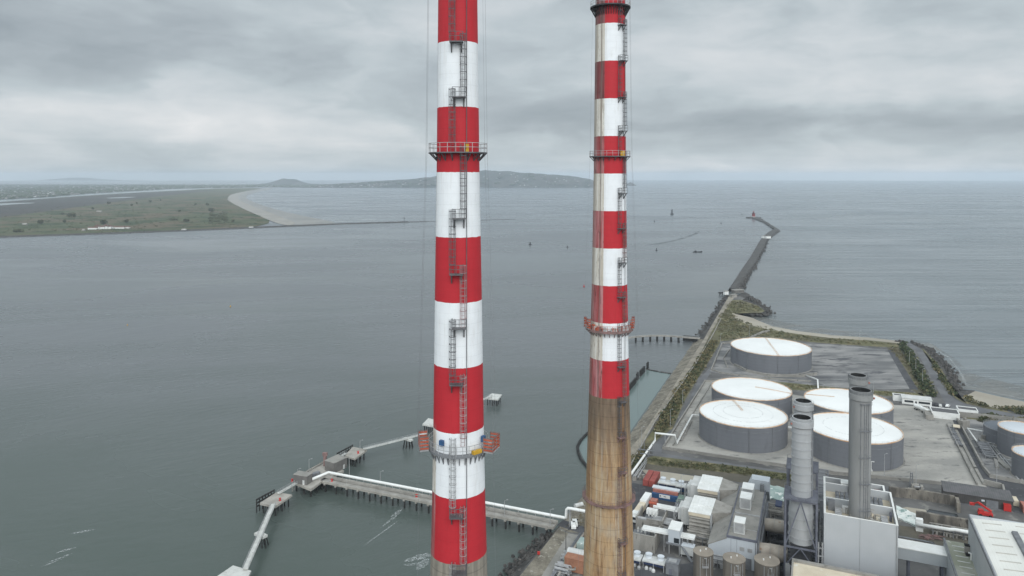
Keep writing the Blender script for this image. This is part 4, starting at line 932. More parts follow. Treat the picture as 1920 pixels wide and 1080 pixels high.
deckthing('mooring_platform', [(385, 1095), (450, 1110), (471, 1070), (437, 1060)], 'white mooring platform cut by the bottom edge of the photo', 'platform', 'deck_pale', G1)
deckthing('mooring_platform', [(792, 795), (814, 799), (822, 788), (803, 784)], 'white mooring platform half hidden behind the near chimney', 'platform', 'deck_pale', G1, nx=3)
deckthing('mooring_platform', [(910, 746), (934, 748.5), (941, 739.5), (922, 737.5)], 'small white mooring platform right of the near chimney, farthest out', 'platform', 'deck_pale', G1, nx=3)
head, HP = deckthing('jetty_head', [(553, 905), (583, 917), (604, 901.5), (645, 882), (612, 866), (580, 884)], 'long concrete jetty head where the trestle meets its loading berth', 'jetty', 'deck', th=1.1)
pp = [G(x_, y_, ZD - 1) for x_, y_ in [(556, 905), (570, 911), (583, 915), (594, 907), (604, 900), (616, 894), (630, 888), (643, 881), (632, 876), (566, 898), (580, 890), (597, 880), (610, 872), (600, 890)]]
piles(head, pp, ZD - 1.1)
mb = MB(); a, b_ = G(548, 902, ZD), G(610, 866, ZD)
for hh in (.5, -1.2): mb.beam(a + Z * hh, b_ + Z * hh, .45)
for i in range(18): q = a.lerp(b_, i / 17); mb.beam(q + Z * 1, q - Z * 6, .35)
mb.build('fender', M['deck'], head)
def walkway(pts, label, w=1.6, mat='deck_pale', zd=ZD + .6, rails=True, support=None):
    P_ = [G(x_, y_, zd) for x_, y_ in pts]; root = thing('walkway', (P_[0].x, P_[0].y, 0), label, 'walkway', 'walkways between the jetty platforms')
    mb = MB()
    for a, b_ in zip(P_, P_[1:]): mb.beam(a, b_, w, .35)
    mb.build('deck', M[mat], root)
    mb = MB()
    for a, b_ in zip(P_, P_[1:]):
        n = (b_ - a).cross(Z).normalized() * w / 2
        for sg in (-1, 1): rail(mb, a + n * sg, b_ + n * sg, 1.15, 3, .09)
    mb.build('railing', M['galv'], root)
    return root
walkway([(522, 925), (555, 906)], 'short white walkway from the jetty head to the left mooring platform')
walkway([(628, 862), (648, 850)], 'short white walkway from the jetty head to the mooring platform beyond')
w3 = walkway([(513, 945), (489, 1001), (460, 1067)], 'long white walkway down to the platform at the bottom edge', w=2.0)
w4 = walkway([(682, 842), (766, 821), (800, 812)], 'long white railed walkway towards the near chimney', w=1.8)
walkway([(900, 751), (921, 743)], 'short white walkway to the farthest mooring platform')
for (x_, y_, lab) in [(489, 1002, 'small pile trestle under the middle of the long left walkway'), (765, 823, 'small pile trestle under the walkway near the chimney')]:
    g = G(x_, y_, ZD); t = thing('pile_trestle', (g.x, g.y, 0), lab, 'trestle'); mb = MB(); mb.box(g, 5.6, 2.4, ZD - .7, ZD + .25, R(-35)); mb.build('cap', M['deck_pale'], t)
    for sx in (-2.2, -.8, .8, 2.2):
        for sy in (-.8, .8):
            mb = MB(); mb.tube([g + Vector((sx * .8, sy, -.7)), Vector((g.x + sx * 1.25, g.y + sy * 1.8, -1))], .25, 6); mb.build('pile', M['pile'], t)
# trestle and its pipeline
TA0, TA1 = G(606, 897, ZD), G(1042, 983, ZD)           # the deck's centre line
ad = (TA1 - TA0).normalized(); an_ = Vector((-ad.y, ad.x, 0)); TL = (TA1 - TA0).length
tr = thing('trestle', (TA0.x, TA0.y, 0), 'long concrete trestle on dark piles from the jetty head to the shore', 'jetty')
mb = MB(); mb.hexa([TA0 + an_ * s + Z * (-.9) + ad * t for s, t in ((-3, 0), (-3, TL), (3, TL), (3, 0))], [TA0 + an_ * s + ad * t for s, t in ((-3, 0), (-3, TL), (3, TL), (3, 0))])
for s in (-3.0, 3.0): mb.beam(TA0 + an_ * s + Z * .05, TA1 + an_ * s + Z * .05, .35, .5)
mb.build('deck', M['deck'], tr)
mb = MB()
nb = 19
for i in range(nb):
    q = TA0 + ad * (TL * (i + .5) / nb); mb.beam(q - an_ * 3.3 - Z * 1.2, q + an_ * 3.3 - Z * 1.2, .9, .6)
mb.build('cross_beam', M['concrete_wall'], tr)
piles(tr, [TA0 + ad * (TL * (i + .5) / nb) + an_ * s for i in range(nb) for s in (-2.4, 2.2)], ZD - 1.5, r=.4)
mb = MB(); rail(mb, TA0 - an_ * 2.9, TA1 - an_ * 2.9, 1.1, 5); mb.build('railing', M['galv'], tr)
pz = ZD + 2.2; o1 = an_ * 2.2
pl_ = thing('pipeline', (TA0.x, TA0.y, ZD), 'fat white pipeline carried along the jetty trestle to the shore', 'pipeline')
mb = MB(); e1 = TA1 + o1 + ad * 3; q0 = TA0 + o1 + ad * 1.5
mb.tube([q0 + Vector((-8, -5, 0)) + Z * .8, q0 + Vector((-6, -4.5, 0)) + Z * 1.2, q0 + Z * 2.3, q0 + ad * 2 + Z * 2.3, e1 + Z * 2.3, e1 + ad * .8 + Z * 2.6, e1 + ad * 1 + Z * 6, e1 + ad * 1.6 + Z * 6.6, e1 + ad * 3 + Z * 6.7, e1 + ad * 26 + Z * 6.7], .62, 10)
mb.build('main_pipe', M['white'], pl_, True)
mb = MB()
for s, hh, r_ in ((1.0, 1.0, .28), (.3, .9, .2), (-.4, .8, .15)): mb.tube([TA0 + an_ * s + Z * hh, TA1 + an_ * s + Z * hh], r_, 6)
mb.build('small_pipe', M['hood'], pl_)
mb = MB()
for i in range(30):
    q = TA0 + ad * (TL * (i + .5) / 30); mb.beam(q + an_ * 2.2, q + an_ * 2.2 + Z * 1.9, .25); mb.beam(q - an_ * .6 + Z * .6, q + an_ * 2.4 + Z * .6, .2)
for t_ in (2.5, 10, 18): q = e1 + ad * t_; mb.beam(q - an_ * .9 - Z * 1, q - an_ * .9 + Z * 6.2, .3); mb.beam(q + an_ * .9 - Z * 1, q + an_ * .9 + Z * 6.2, .3); mb.beam(q - an_ * 1.2 + Z * 6, q + an_ * 1.2 + Z * 6, .3)
mb.build('support', M['galv'], pl_)
def hut(name, px, du, dv, h, lab, cat, wall, roof, zb=ZD, ang=None, par=.3):
    q = G(*px, zb); t = thing(name, (q.x, q.y, zb), lab, cat); rz = ang
    mb = MB(); mb.box(q, du, dv, zb, zb + h, rz); mb.build('wall', M[wall], t)
    mb = MB(); mb.box(q, du + par, dv + par, zb + h, zb + h + .25, rz); mb.build('roof', M[roof], t)
    a = Vector((math.cos(rz), math.sin(rz), 0)); b2_ = Vector((-a.y, a.x, 0)); mb = MB()
    mb.box(q - b2_ * (dv / 2 + .02) + a * du * .25, 1.1, .1, zb, zb + 2.1, rz); mb.build('door', M['dull_white'], t)
    return t
FA = math.atan2((b_ - a).y, (b_ - a).x) if False else R(58)
hut('cabin', (568, 904.5), 7.5, 4.2, 4.0, 'small grey block cabin on the left end of the jetty head', 'cabin', 'brick_grey', 'roof_grey', ang=R(-20))
hut('cabin', (630, 879), 8.5, 6.5, 4.8, 'larger grey cabin with two roof sections at the far end of the jetty head', 'cabin', 'brick_grey', 'roof_grey', ang=R(58))
mb = MB(); q = G(609.5, 873, ZD); mb.cyl(q, .9, ZD, ZD + 5.5, 10); mb.box(q, 2.4, 1.0, ZD + 5, ZD + 6.6); tag(mb.build('gangway_tower', M['ladder_red'], loc=(q.x, q.y, ZD)), 'dark red gangway tower beside the larger jetty cabin', 'tower')
mb = MB(); mb.tube([G(588, 893, ZD) + Z * .8, G(600, 889, ZD) + Z * .8, G(596, 893, ZD) + Z * .8], .45, 8); q = G(592, 892, ZD); mb.box(q, 4, 2, ZD, ZD + 1.6, .9)
tag(mb.build('loading_manifold', M['grey_steel'], loc=(q.x, q.y, ZD)), 'grey pipe manifold at the bend of the white pipeline on the jetty head', 'manifold')
for (x_, y_, lab) in [(525, 938.5, 'red bollard on the left mooring platform'), (548, 902.5, 'red bollard on the corner of the jetty head'), (622.5, 902.5, 'red bollard where the trestle leaves the jetty head'), (671.5, 850, 'red bollard on the mooring platform beyond the head'), (781, 931.5, 'red bollard along the trestle left of the near chimney')]: bollard(x_, y_, lab)
def lamp(px, py, h, lab, zb=ZD, name='lamp_post', cat='lamp post', group='lamp posts', mat='galv', arm=1.2, flood=False):
    q = G(px, py, zb); t = thing(name, q, lab, cat, group)
    mb = MB(); mb.tube([q, q + Z * h * .5, q + Z * h], [.16, .13, .09], 6); mb.build('pole', M[mat], t)
    mb = MB(); mb.beam(q + Z * h, q + Z * (h + .2) + Vector((arm, .3, 0)), .09); mb.box(q + Vector((arm, .3, 0)), .7, .3, q.z + h + .1, q.z + h + .3); mb.build('lamp_head', M[mat], t)
    return t
for (x_, y_, h_, lab) in [(655, 892.5, 9.5, 'tall white lamp post at the root of the trestle'), (558, 893, 3.5, 'thin lamp post on the seaward edge of the jetty head'), (579.5, 886, 6.5, 'lamp post in the middle of the jetty head'), (675, 842, 4.5, 'thin pole on the mooring platform beyond the head'),
                          (713, 908, 6, 'lamp post a third of the way along the trestle'), (946, 967, 6.5, 'lamp post on the trestle right of the near chimney'), (1031.5, 985, 6.5, 'lamp post at the shore end of the trestle')]: lamp(x_, y_, h_, lab)
# ------------------------------------------------------------------ storage tanks
GT = 'oil storage tanks'
def tank(px, front_bottom_py, half_px, ztop, label, roof='tank_roof', rim='rust_rim', r=None, walk=(0.1,), rings=(), cone=1.4, floating=False, zb=4.05):
    Df = G(px, front_bottom_py, zb).y; r = r or half_px * Df / (F - half_px)
    D = Df + r; c = Vector(((px - CX) / F * D, D, 0))
    root = thing('storage_tank', (c.x, c.y, zb), label, 'storage tank', GT)
    mb = MB(); mb.lathe([(r, zb), (r, ztop), (r - .25, ztop), (r - .25, ztop - (2.2 if floating else .25))], c, 80); mb.build('shell', M['tank_side'], root, False)
    mb = MB(); mb.lathe([(r + .16, ztop - 2.6), (r + .16, ztop - 2.35)], c, 80)
    mb.lathe([(r + .01, ztop - 2.6), (r + .16, ztop - 2.6)], c, 80); mb.lathe([(r + .16, ztop - 2.35), (r + .01, ztop - 2.35)], c, 80); mb.build('wind_girder', M['grey_steel'], root)
    mb = MB()
    if floating: mb.lathe([(r - .3, ztop - 2.0), (r * .8, ztop - 1.9), (.01, ztop - 1.7)], c, 64)
    else: mb.lathe([(r - .2, ztop + .02), (r * .66, ztop + cone * .55), (r * .33, ztop + cone * .87), (.01, ztop + cone)], c, 80)
    rf_ = mb.build('roof', M[roof], root, True)
    mb = MB(); mb.lathe([(r - .1, ztop + .02), (r + .12, ztop + .02), (r + .12, ztop + .4), (r - .35, ztop + .45), (r - .35, ztop + .03)], c, 80); mb.build('rim', M[rim], root)
    mb = MB(); n = 44                                   # handrail along the edge
    for hh in (.75, 1.3): mb.tube([c + Vector((math.cos(6.2832 * i / 64) * r, math.sin(6.2832 * i / 64) * r, ztop + hh)) for i in range(64)], .03, 4, True)
    for i in range(n): a_ = 6.2832 * i / n; q = c + Vector((math.cos(a_) * r, math.sin(a_) * r, ztop)); mb.beam(q, q + Z * 1.3, .06)
    mb.build('railing', M['galv'], root)
    def rz(rr): return ztop + .12 + (cone * (1 - (rr / r) ** 1.4) if not floating else -1.8)
    if walk:
        mb = MB()
        for a_, ra, rb in walk:
            d_ = Vector((math.cos(a_), math.sin(a_), 0)); n_ = Vector((-d_.y, d_.x, 0))
            for k in range(8):
                r0, r1 = lerp(ra, rb, k / 8) * r, lerp(ra, rb, (k + 1) / 8) * r
                for sg in (-1, 1): mb.beam(c + d_ * r0 + n_ * .5 * sg + Z * (rz(r0) + .1), c + d_ * r1 + n_ * .5 * sg + Z * (rz(r1) + .1), .14)
                mb.beam(c + d_ * (r0 + .1) - n_ * .5 + Z * (rz(r0) + .1), c + d_ * (r0 + .1) + n_ * .5 + Z * (rz(r0) + .1), .14)
        mb.build('roof_walkway', M['rust_rim'] if rim == 'rust_rim' else M['galv'], root)
    if rings:
        mb = MB()
        for rr in rings:
            for i in range(60):
                if rf.random() < .8:
                    a0_, a1_ = 6.2832 * i / 60, 6.2832 * (i + .6) / 60
                    mb.beam(c + Vector((math.cos(a0_) * rr * r, math.sin(a0_) * rr * r, rz(rr * r))), c + Vector((math.cos(a1_) * rr * r, math.sin(a1_) * rr * r, rz(rr * r))), .16)
        mb.build('roof_pipe', M['galv'], root)
    mb = MB()
    for a_ in (-1.75, -1.2, -2.5):
        q = c + Vector((math.cos(a_) * (r + .18), math.sin(a_) * (r + .18), 0)); mb.beam(q + Z * zb, q + Z * ztop, .22)
    mb.build('down_pipe', M['grey_steel'], root)
    mb = MB(); mb.lathe([(r + .9, zb), (r + .8, zb + .22), (r, zb + .22)], c, 80); mb.build('foundation', M['concrete'], root)
    return c, r
T1 = tank(1447.3, 702, 71.8, 17.4, 'large white-roofed grey oil tank standing alone, farthest of all', walk=((1.35, 0, 1), (-1.72, 0, 1)))
T2 = tank(1411.6, 794, 70.8, 17.4, 'white-roofed grey oil tank directly behind the front left tank', walk=((-.45, .1, .98),), r=23.7)
T3 = tank(1396, 851, 79.4, 17.4, 'white-roofed grey oil tank at front left with circular pipe rings on its roof', rings=(.45, .68), walk=((1.5, .05, .98),))
T4 = tank(1594, 822, 74.4, 17.4, 'white-roofed grey oil tank behind the twin concrete stacks', walk=((2.6, .3, .98),), r=23.8)
T5 = tank(1604.5, 884, 84, 17.4, 'white-roofed grey oil tank at front right, right of the banded steel stacks', rings=(.62,), walk=())
T6 = tank(1896, 842, 40, 11.5, 'low grey-topped tank at the right edge, behind the white roofed one', roof='tank_blue', rim='grey_steel', r=11, walk=())
T7 = tank(1926, 867, 40, 17.5, 'pale-roofed tank with rusty rim at the right edge', roof='tank_pale', r=11, walk=())
T8 = tank(1953, 912, 40, 15.5, 'pale-roofed tank lowest at the right edge, only its side showing', roof='tank_pale', r=10, walk=())
# ------------------------------------------------------------------ walls and kerbs of the tank farm
def wall(px, label, h=1.2, w=.5, mat='concrete_wall', zb=4.0, name='wall', cat='wall', group=None, closed=False, tol=0):
    P_ = PX(px, zb); c = P_[0]; mb = MB()
    for a_, b2_ in zip(P_, P_[1:] + ([P_[0]] if closed else [])):
        d_ = (b2_ - a_).normalized() * w / 2
        mb.beam(a_ - d_ * .98 + Z * h / 2, b2_ + d_ * .98 + Z * h / 2, w, h)
    return tag(mb.build(name, M[mat], loc=(c.x, c.y, zb)), label, cat, group)
GW = 'low concrete walls round the oil tanks'
wall([(1322, 716), (1243, 842), (1560, 889), (1770, 909)], 'long low bund wall along the front of the tank yard', 1.5, .7, 'concrete', group=GW)
wall([(1335, 718), (1262, 836)], 'inner bund wall on the left side of the front tanks', .9, .5, 'concrete', group=GW)
wall([(1322, 716), (1345, 716), (1430, 727)], 'low wall behind the left rear tank', 1.2, .5, group=GW)
wall([(1334, 694), (1354, 645), (1378, 643)], 'low wall left of the farthest tank', 1.4, .8, 'concrete', group=GW)
wall([(1378, 686), (1400, 697), (1440, 706), (1500, 707), (1530, 703)], 'curved low wall in front of the farthest tank', 1.8, 1.2, 'concrete', group=GW)
wall([(1334, 694), (1352, 700), (1372, 703), (1420, 709), (1520, 716)], 'straight kerb wall in front of the farthest tank', 1.0, .6, 'concrete', group=GW)
wall([(1364, 690), (1357, 672), (1366, 658), (1375, 655)], 'broken curved wall left of the farthest tank', 1.0, .6, 'concrete', group=GW)
wall([(1408, 634), (1433, 623), (1442, 622)], 'pale ramp wall behind the farthest tank', 1.6, 1.2, 'concrete', group=GW)
wall([(1788, 799), (1829, 880), (1845, 909)], 'left wall of the sunken lane, nearest the tank yard', .9, 1.3, 'concrete', group='walls along the sunken lane')
wall([(1776, 797), (1817, 880), (1832, 910)], 'outermost pale kerb left of the sunken lane', 1.2, .6, 'concrete', group='walls along the sunken lane')
wall([(1789, 778), (1801, 799), (1844, 880), (1857, 895), (1890, 902), (2000, 921)], 'right wall of the sunken lane bending round to the right edge', 1.7, .8, 'concrete', group='walls along the sunken lane')
wall([(1795, 781), (1840, 785), (1900, 792), (2000, 804)], 'long pale wall behind the tanks at the right edge', 3.0, .6, 'concrete', group=GW)
wall([(1847, 909), (1880, 917), (1884, 932)], 'pale wall beside the dark brown building', 2.5, .8, 'concrete', group=GW)
wall([(1840, 826), (1856, 850), (1890, 880)], 'concrete channel wall among the pipes at right', 1.0, 2.4, 'concrete', group=GW)
wall([(1848, 832), (1866, 858), (1870, 878)], 'second concrete channel wall among the pipes at right', 1.0, 1.6, 'concrete', group=GW)
wall([(1841, 826), (1870, 825)], 'short pale block wall among the pipes at right', 3.0, .7, 'concrete', group=GW)
def pipes(lines, r, label, mat='white', name='pipeline', zb=4.0, sup=True, n=8):
    mb = MB(); c = None; sp = MB()
    for ln in lines:
        P_ = [G(x_, y_, z_) for x_, y_, z_ in ln]; c = c or P_[0]; mb.tube(P_, r, n)
        for a_, b2_ in zip(P_, P_[1:]):
            L2 = (b2_ - a_).length
            for k in range(int(L2 / 7)):
                q = a_.lerp(b2_, (k + .5) / max(1, int(L2 / 7)))
                if q.z > zb + 1: sp.beam((q.x, q.y, zb), q - Z * r, .22)
    t = thing(name, (c.x, c.y, zb), label, 'pipeline'); mb.build('pipe', M[mat], t, True)
    if sp.v: sp.build('support', M['galv'], t)
    return t
pipes([[(1183, 889, 7.5), (1228, 826, 7.5), (1228.5, 812, 11.5), (1266, 816, 11.5), (1268, 832, 6), (1298, 778, 5.5), (1317, 779.5, 5.5)]], .55, 'fat white pipeline rising and looping over the road to the front left tank', zb=4)
pipes([[(1188, 893, 6.8), (1213, 858, 6.8)], [(1191, 893, 6.8), (1213, 862, 6.8)], [(1196, 895, 6.3), (1213, 866, 6.3)]], .22, 'thin grey pipes beside the fat white pipeline near the chimney', 'galv')
q = G(1213, 845, 4); t = thing('pipe_gantry', (q.x, q.y, 4), 'grey steel gantry carrying the white pipeline beside the road', 'gantry')
for x_, y_ in ((1200, 852), (1208, 846), (1216, 856), (1224, 848)): a_ = G(x_, y_, 4); mb = MB(); mb.beam(a_, a_ + Z * 4.5, .3); mb.build('leg', M['grey_steel'], t)
mb = MB(); mb.beam(G(1196, 842, 8), G(1228, 846, 8), .4); mb.build('beam', M['grey_steel'], t)
mb = MB(); mb.beam(G(1200, 850, 8), G(1226, 853, 8), .4); mb.build('beam', M['grey_steel'], t)
pipes([[(1512, 704, 5), (1531, 711, 6), (1533, 712, 7), (1534, 728, 6)]], .5, 'white pipe running forward from the farthest tank', zb=4)
pipes([[(1474, 801, 6), (1490, 803, 6)]], .7, 'short white pipe joining the front left tank', zb=4)
pipes([[(1813, 803, 6), (1862, 812, 6)], [(1815, 804, 6), (1835, 832, 5)]], .4, 'white pipes forking from a concrete block to the right edge tanks', zb=4)
pipes([[(1838, 828, 4.6), (1900, 836, 4.6)], [(1840, 832, 4.6), (1890, 842, 4.6)], [(1858, 834, 4.6), (1915, 905, 4.6)], [(1862, 834, 4.6), (1922, 905, 4.6)], [(1868, 858, 4.6), (1920, 868, 4.6)]], .28, 'tangle of grey pipes on the ground by the right edge tanks', 'galv', sup=False)
mb = MB(); q = G(1808, 803, 4); mb.box(q, 4.5, 3, 4, 8.6, .2); mb.box(q + Vector((1, 1, 0)), 1.5, 1.2, 8.6, 9.8, .2)
tag(mb.build('valve_house', M['concrete_wall'], loc=(q.x, q.y, 4)), 'pale concrete valve house beside the sunken lane', 'valve house')
mb = MB(); mb.beam(G(1787, 798, 6.2), G(1800, 800, 6.2), 5, .4); tag(mb.build('footbridge', M['cream'], loc=tuple(G(1793, 799, 6))), 'pale slab bridging the sunken lane', 'footbridge')
# pipes and clutter on the quay left of the far chimney
pipes([[(1088, 1000, 5.5), (1033, 1081, 5.5)], [(1090, 1001, 5.5), (1036.5, 1081, 5.5)]], .35, 'pair of dark pipes along the quay between the chimneys', 'grey_steel')
pipes([[(1095, 1000, 5.5), (1084, 1016, 5.5), (1063, 1049, 5.5), (1066, 1057, 5), (1080, 1062, 5)], [(1110, 1003, 5.2), (1089, 1040, 5.2)]], .45, 'rusty pink pipe along the quay between the chimneys', 'rust_duct')
pipes([[(1050, 1068, 6), (1078, 1068, 6), (1079, 1060, 6)], [(1046, 1081, 5.5), (1052, 1068, 5.5), (1060, 1064, 5.5)]], .4, 'pale pipe elbows at the bottom between the chimneys', 'hood')
def cont(name, px, L, w, h, lab, cat, mat, rz, zb=4.05, group=None, door=None):
    q = G(*px, zb); t = thing(name, (q.x, q.y, zb), lab, cat, group); mb = MB(); mb.box(q, w, L, zb + .15, zb + h, rz); mb.build('body', M[mat], t)
    a_ = Vector((math.cos(rz), math.sin(rz), 0)); b2_ = Vector((-a_.y, a_.x, 0)); mb = MB()
    for s1 in (-1, 1):
        for s2 in (-1, 1): mb.box(q + a_ * s1 * (w / 2 - .05) + b2_ * s2 * (L / 2 - .05), .2, .2, zb, zb + h + .04, rz)
    mb.build('corner_post', M[door or mat], t)
    mb = MB(); mb.box(q - b2_ * (L / 2 + .03), w * .9, .1, zb + .3, zb + h - .15, rz); mb.build('door', M[door or mat], t)
    for k_ in (-.25, .25):
        pass
    return t
cont('equipment_skid', (1080, 1069), 8, 4, 5, 'orange equipment box with a green end on the quay between the chimneys', 'equipment box', 'brick_orange', ANG + R(90), door='green_box')
mb = MB(); q = G(1084, 1053, 4); mb.tube([q - U * 4 + Z * 2.4, q + U * 4 + Z * 2.4], 2.2, 16); tag(mb.build('storage_vessel', M['dull_white'], loc=(q.x, q.y, 4)), 'white horizontal vessel behind the orange equipment box', 'vessel')
cont('skip', (1092, 1030), 5, 3, 3.5, 'pale green skip by the quay pipes beside the far chimney', 'skip', 'tarp_green', ANG)
mb = MB(); q = G(1084, 951, 4); mb.tube([q + Vector((-1.5, -1, 1)), q + Vector((2, 1, 1))], .9, 10); tag(mb.build('storage_vessel', M['dull_white'], loc=(q.x, q.y, 4)), 'small white vessel lying at the water edge left of the far chimney', 'vessel')
for (x_, y_, lab) in [(1078, 984, 'upper white van on the quay road by the far chimney'), (1075, 988.5, 'lower white van on the quay road by the far chimney')]:
    q = G(x_, y_, 4.05); t = thing('van', (q.x, q.y, 4.05), lab, 'van', 'vans on the quay road'); mb = MB(); mb.box(q, 2, 4.6, 4.4, 5.4, ANG + .4); mb.box(q + V * -.4, 1.8, 3, 5.4, 6.1, ANG + .4); mb.build('body', M['white'], t)
    mb = MB(); mb.box(q + V * 1.3, 1.7, .3, 5.4, 5.95, ANG + .4); mb.build('windscreen', M['glass'], t)
    for s1 in (-.95, .95):
        for s2 in (-1.4, 1.4): mb = MB(); c_ = q + U * s1 + V * s2; mb.tube([c_ - U * .12 + Z * .38, c_ + U * .12 + Z * .38], .36, 10); mb.build('wheel', M['tyre'], t)
lamp(1061, 1038, 9, 'dark mast with a crossarm on the quay path', zb=4, mat='dark_steel')
mb = MB(); q = G(1010, 1041, 4); mb.box(q, 1.0, .6, 4.4, 5.4); mb.beam(q + Vector((-.4, 0, 0)), q + Vector((-.4, 0, .6)), .1); mb.beam(q + Vector((.4, 0, 0)), q + Vector((.4, 0, .6)), .1); tag(mb.build('lifebuoy_stand', M['bright_red'], loc=(q.x, q.y, 4)), 'small red lifebuoy stand on the quay edge', 'lifebuoy stand')
# ------------------------------------------------------------------ water-side works left of the tank farm
arc = [(1175, 634), (1192, 631.5), (1205, 630.3), (1219, 629.6), (1232, 629.3), (1245, 629.5), (1258, 630.2), (1272, 631.2), (1284, 632.3), (1312, 634.5)]
P_ = PX(arc, 5.0); t = thing('footbridge', (P_[0].x, P_[0].y, 0), 'curved grey footbridge on dark pillars right of the far chimney', 'bridge'); mb = MB()
for a_, b2_ in zip(P_, P_[1:]): mb.beam(a_, b2_, 3.0, 1.0)
mb.build('deck', M['concrete_wall'], t)
mb = MB()
for a_, b2_ in zip(P_, P_[1:]): rail(mb, a_ + Z * .5 - Vector((0, 1.4, 0)), b2_ + Z * .5 - Vector((0, 1.4, 0)), 1.1, 4, .1)
mb.build('railing', M['galv'], t)
for p_ in P_[:-2]: mb = MB(); mb.box(p_ - Vector((0, .6, 0)), 1.4, 2.4, -1, 4.5); mb.build('pillar', M['pile'], t)
mb = MB(); mb.beam(G(1281, 633.5, 2.6), G(1308, 636, 2.6), 4, 4.2); mb.build('abutment', M['pile'], t)
def seawall(px, label, h, w=1.0, dash=False):
    P_ = PX(px, 0); mb = MB()
    for a_, b2_ in zip(P_, P_[1:]): mb.beam(a_ + Z * (h / 2 - .5), b2_ + Z * (h / 2 - .5), w, h + 1)
    return tag(mb.build('sheet_pile_wall', M['pile'], loc=(P_[0].x, P_[0].y, 0)), label, 'sheet piling')
seawall([(1171, 742), (1192, 718)], 'long dark sheet piling in the outfall pond right of the far chimney', 4.0)
seawall([(1194, 712.5), (1196.5, 709)], 'short dark pile between the two lengths of sheet piling', 4.6)
seawall([(1200, 705), (1208.5, 696)], 'shorter dark sheet piling toward the weir', 4.0)
seawall([(1213, 693), (1215.5, 690)], 'dark pile standing at the end of the weir', 5.0)
mb = MB(); P_ = PX([(1213, 693), (1235, 697.5), (1258, 701)], 0)
for a_, b2_ in zip(P_, P_[1:]):
    for k in range(12): q = a_.lerp(b2_, k / 12); mb.box(q, 1.6, 1.2, -1, rf.uniform(.2, .7), rf.random())
tag(mb.build('weir', M['rock'], loc=(P_[0].x, P_[0].y, 0)), 'low broken stone weir across the outfall pond', 'weir')
mb = MB(); P_ = PX([(1102, 812), (1088, 826), (1083, 836), (1084, 848), (1090, 862), (1102, 876)], .6)
mb.tube(P_, .75, 8); tag(mb.build('floating_boom', M['pile'], loc=(P_[0].x, P_[0].y, 0)), 'black floating boom curving out left of the far chimney', 'boom')
P_ = PX([(1093, 938), (1130, 885), (1184, 871), (1228, 793), (1305.7, 682), (1339.7, 623), (1352, 598), (1378, 557)], 4); mb = MB()
P_ = PX([(1184, 872), (1228, 793), (1305.7, 682), (1338, 626), (1352, 598)], 4)
for a_, b2_ in zip(P_, P_[1:]): mb.beam(a_ + Z * .6, b2_ + Z * .6, .5, 1.2)
tag(mb.build('parapet_wall', M['concrete_wall'], loc=(P_[0].x, P_[0].y, 4)), 'long low parapet wall along the shore path', 'wall')
# scrub on the verges, each a heap of leaf clumps
def scrub(name, polys, count, seed, smin, smax, mats, label, hf=.6):
    rnd = random.Random(seed); mb = MB(); W_ = [PX(p_, 4.05) for p_ in polys]
    ar = [abs(sum(p_[i].x * p_[(i + 1) % len(p_)].y - p_[(i + 1) % len(p_)].x * p_[i].y for i in range(len(p_)))) for p_ in W_]
    for _ in range(count):
        p_ = rnd.choices(W_, ar)[0]; xs = [q.x for q in p_]; ys = [q.y for q in p_]
        for _t in range(60):
            q = Vector((rnd.uniform(min(xs), max(xs)), rnd.uniform(min(ys), max(ys)), 4.0))
            if inside(q, p_): break
        else: continue
        s = rnd.uniform(smin, smax) * rnd.choice((.6, 1, 1, 1.5)); pool = rnd.choice(mats)
        leaves(mb, q + Z * s * hf * .5, s, s, s * hf, 16, s * .34, rnd, pool)
    return tag(mb.build(name, [M['leaf_dark'], M['leaf_mid'], M['leaf_dry'], M['verge']]), label, 'scrub', kind='stuff')
scrub('scrub', [[(1229, 800), (1266, 735), (1306, 682), (1330, 640), (1345, 640), (1318, 692), (1300, 716), (1276, 757), (1252, 803), (1232, 822)], [(1214, 838), (1206, 862), (1190, 884), (1186, 862)]], 1500, 31, .7, 1.7, [(0,), (0, 1), (1, 2), (2, 3), (2,), (1,)], 'rough scrub along the shore wall')
scrub('scrub', [[(1345, 600), (1368, 566), (1388, 566), (1421, 575), (1430, 583), (1402, 585), (1372, 588), (1398, 604), (1462, 621), (1538, 634), (1619, 639), (1688, 646), (1610, 646), (1540, 641), (1470, 635), (1420, 632), (1350, 638)]], 1300, 32, .5, 1.3, [(1,), (1, 3), (1, 2), (3,), (0, 1)], 'dune scrub behind the beach')
scrub('scrub', [[(1805, 742), (1850, 760), (1905, 776), (2000, 790), (2000, 776), (1900, 764), (1850, 764), (1810, 752)], [(1742, 665), (1768, 705), (1790, 742), (1782, 740), (1760, 705)], [(1842, 778), (1880, 783), (2000, 794), (2000, 830), (1880, 798), (1835, 790)]], 1100, 33, .8, 1.9, [(0, 1), (1,), (1, 2), (0,)], 'dark scrub above the right hand beach')
scrub('hedge', [[(1686, 645), (1696, 648), (1718, 680), (1742, 722), (1752, 745), (1740, 742), (1720, 706)]], 520, 34, 1.2, 2.4, [(0,), (0, 1)], 'dark hedge along the approach road', .8)
scrub('scrub', [[(1664, 652), (1684, 650), (1724, 710), (1740, 742), (1728, 740), (1700, 690)], [(1430, 715), (1520, 724), (1620, 733), (1728, 739), (1660, 741), (1520, 731), (1430, 726)]], 620, 35, .4, .9, [(2, 3), (3,), (1, 3)], 'dry grass on the banks round the far tank')
scrub('scrub', [[(1216, 860), (1380, 877), (1500, 894), (1500, 905), (1380, 888), (1240, 873)]], 420, 36, .4, 1.1, [(1,), (1, 3), (0, 1)], 'rough grass on the bank before the tank yard')
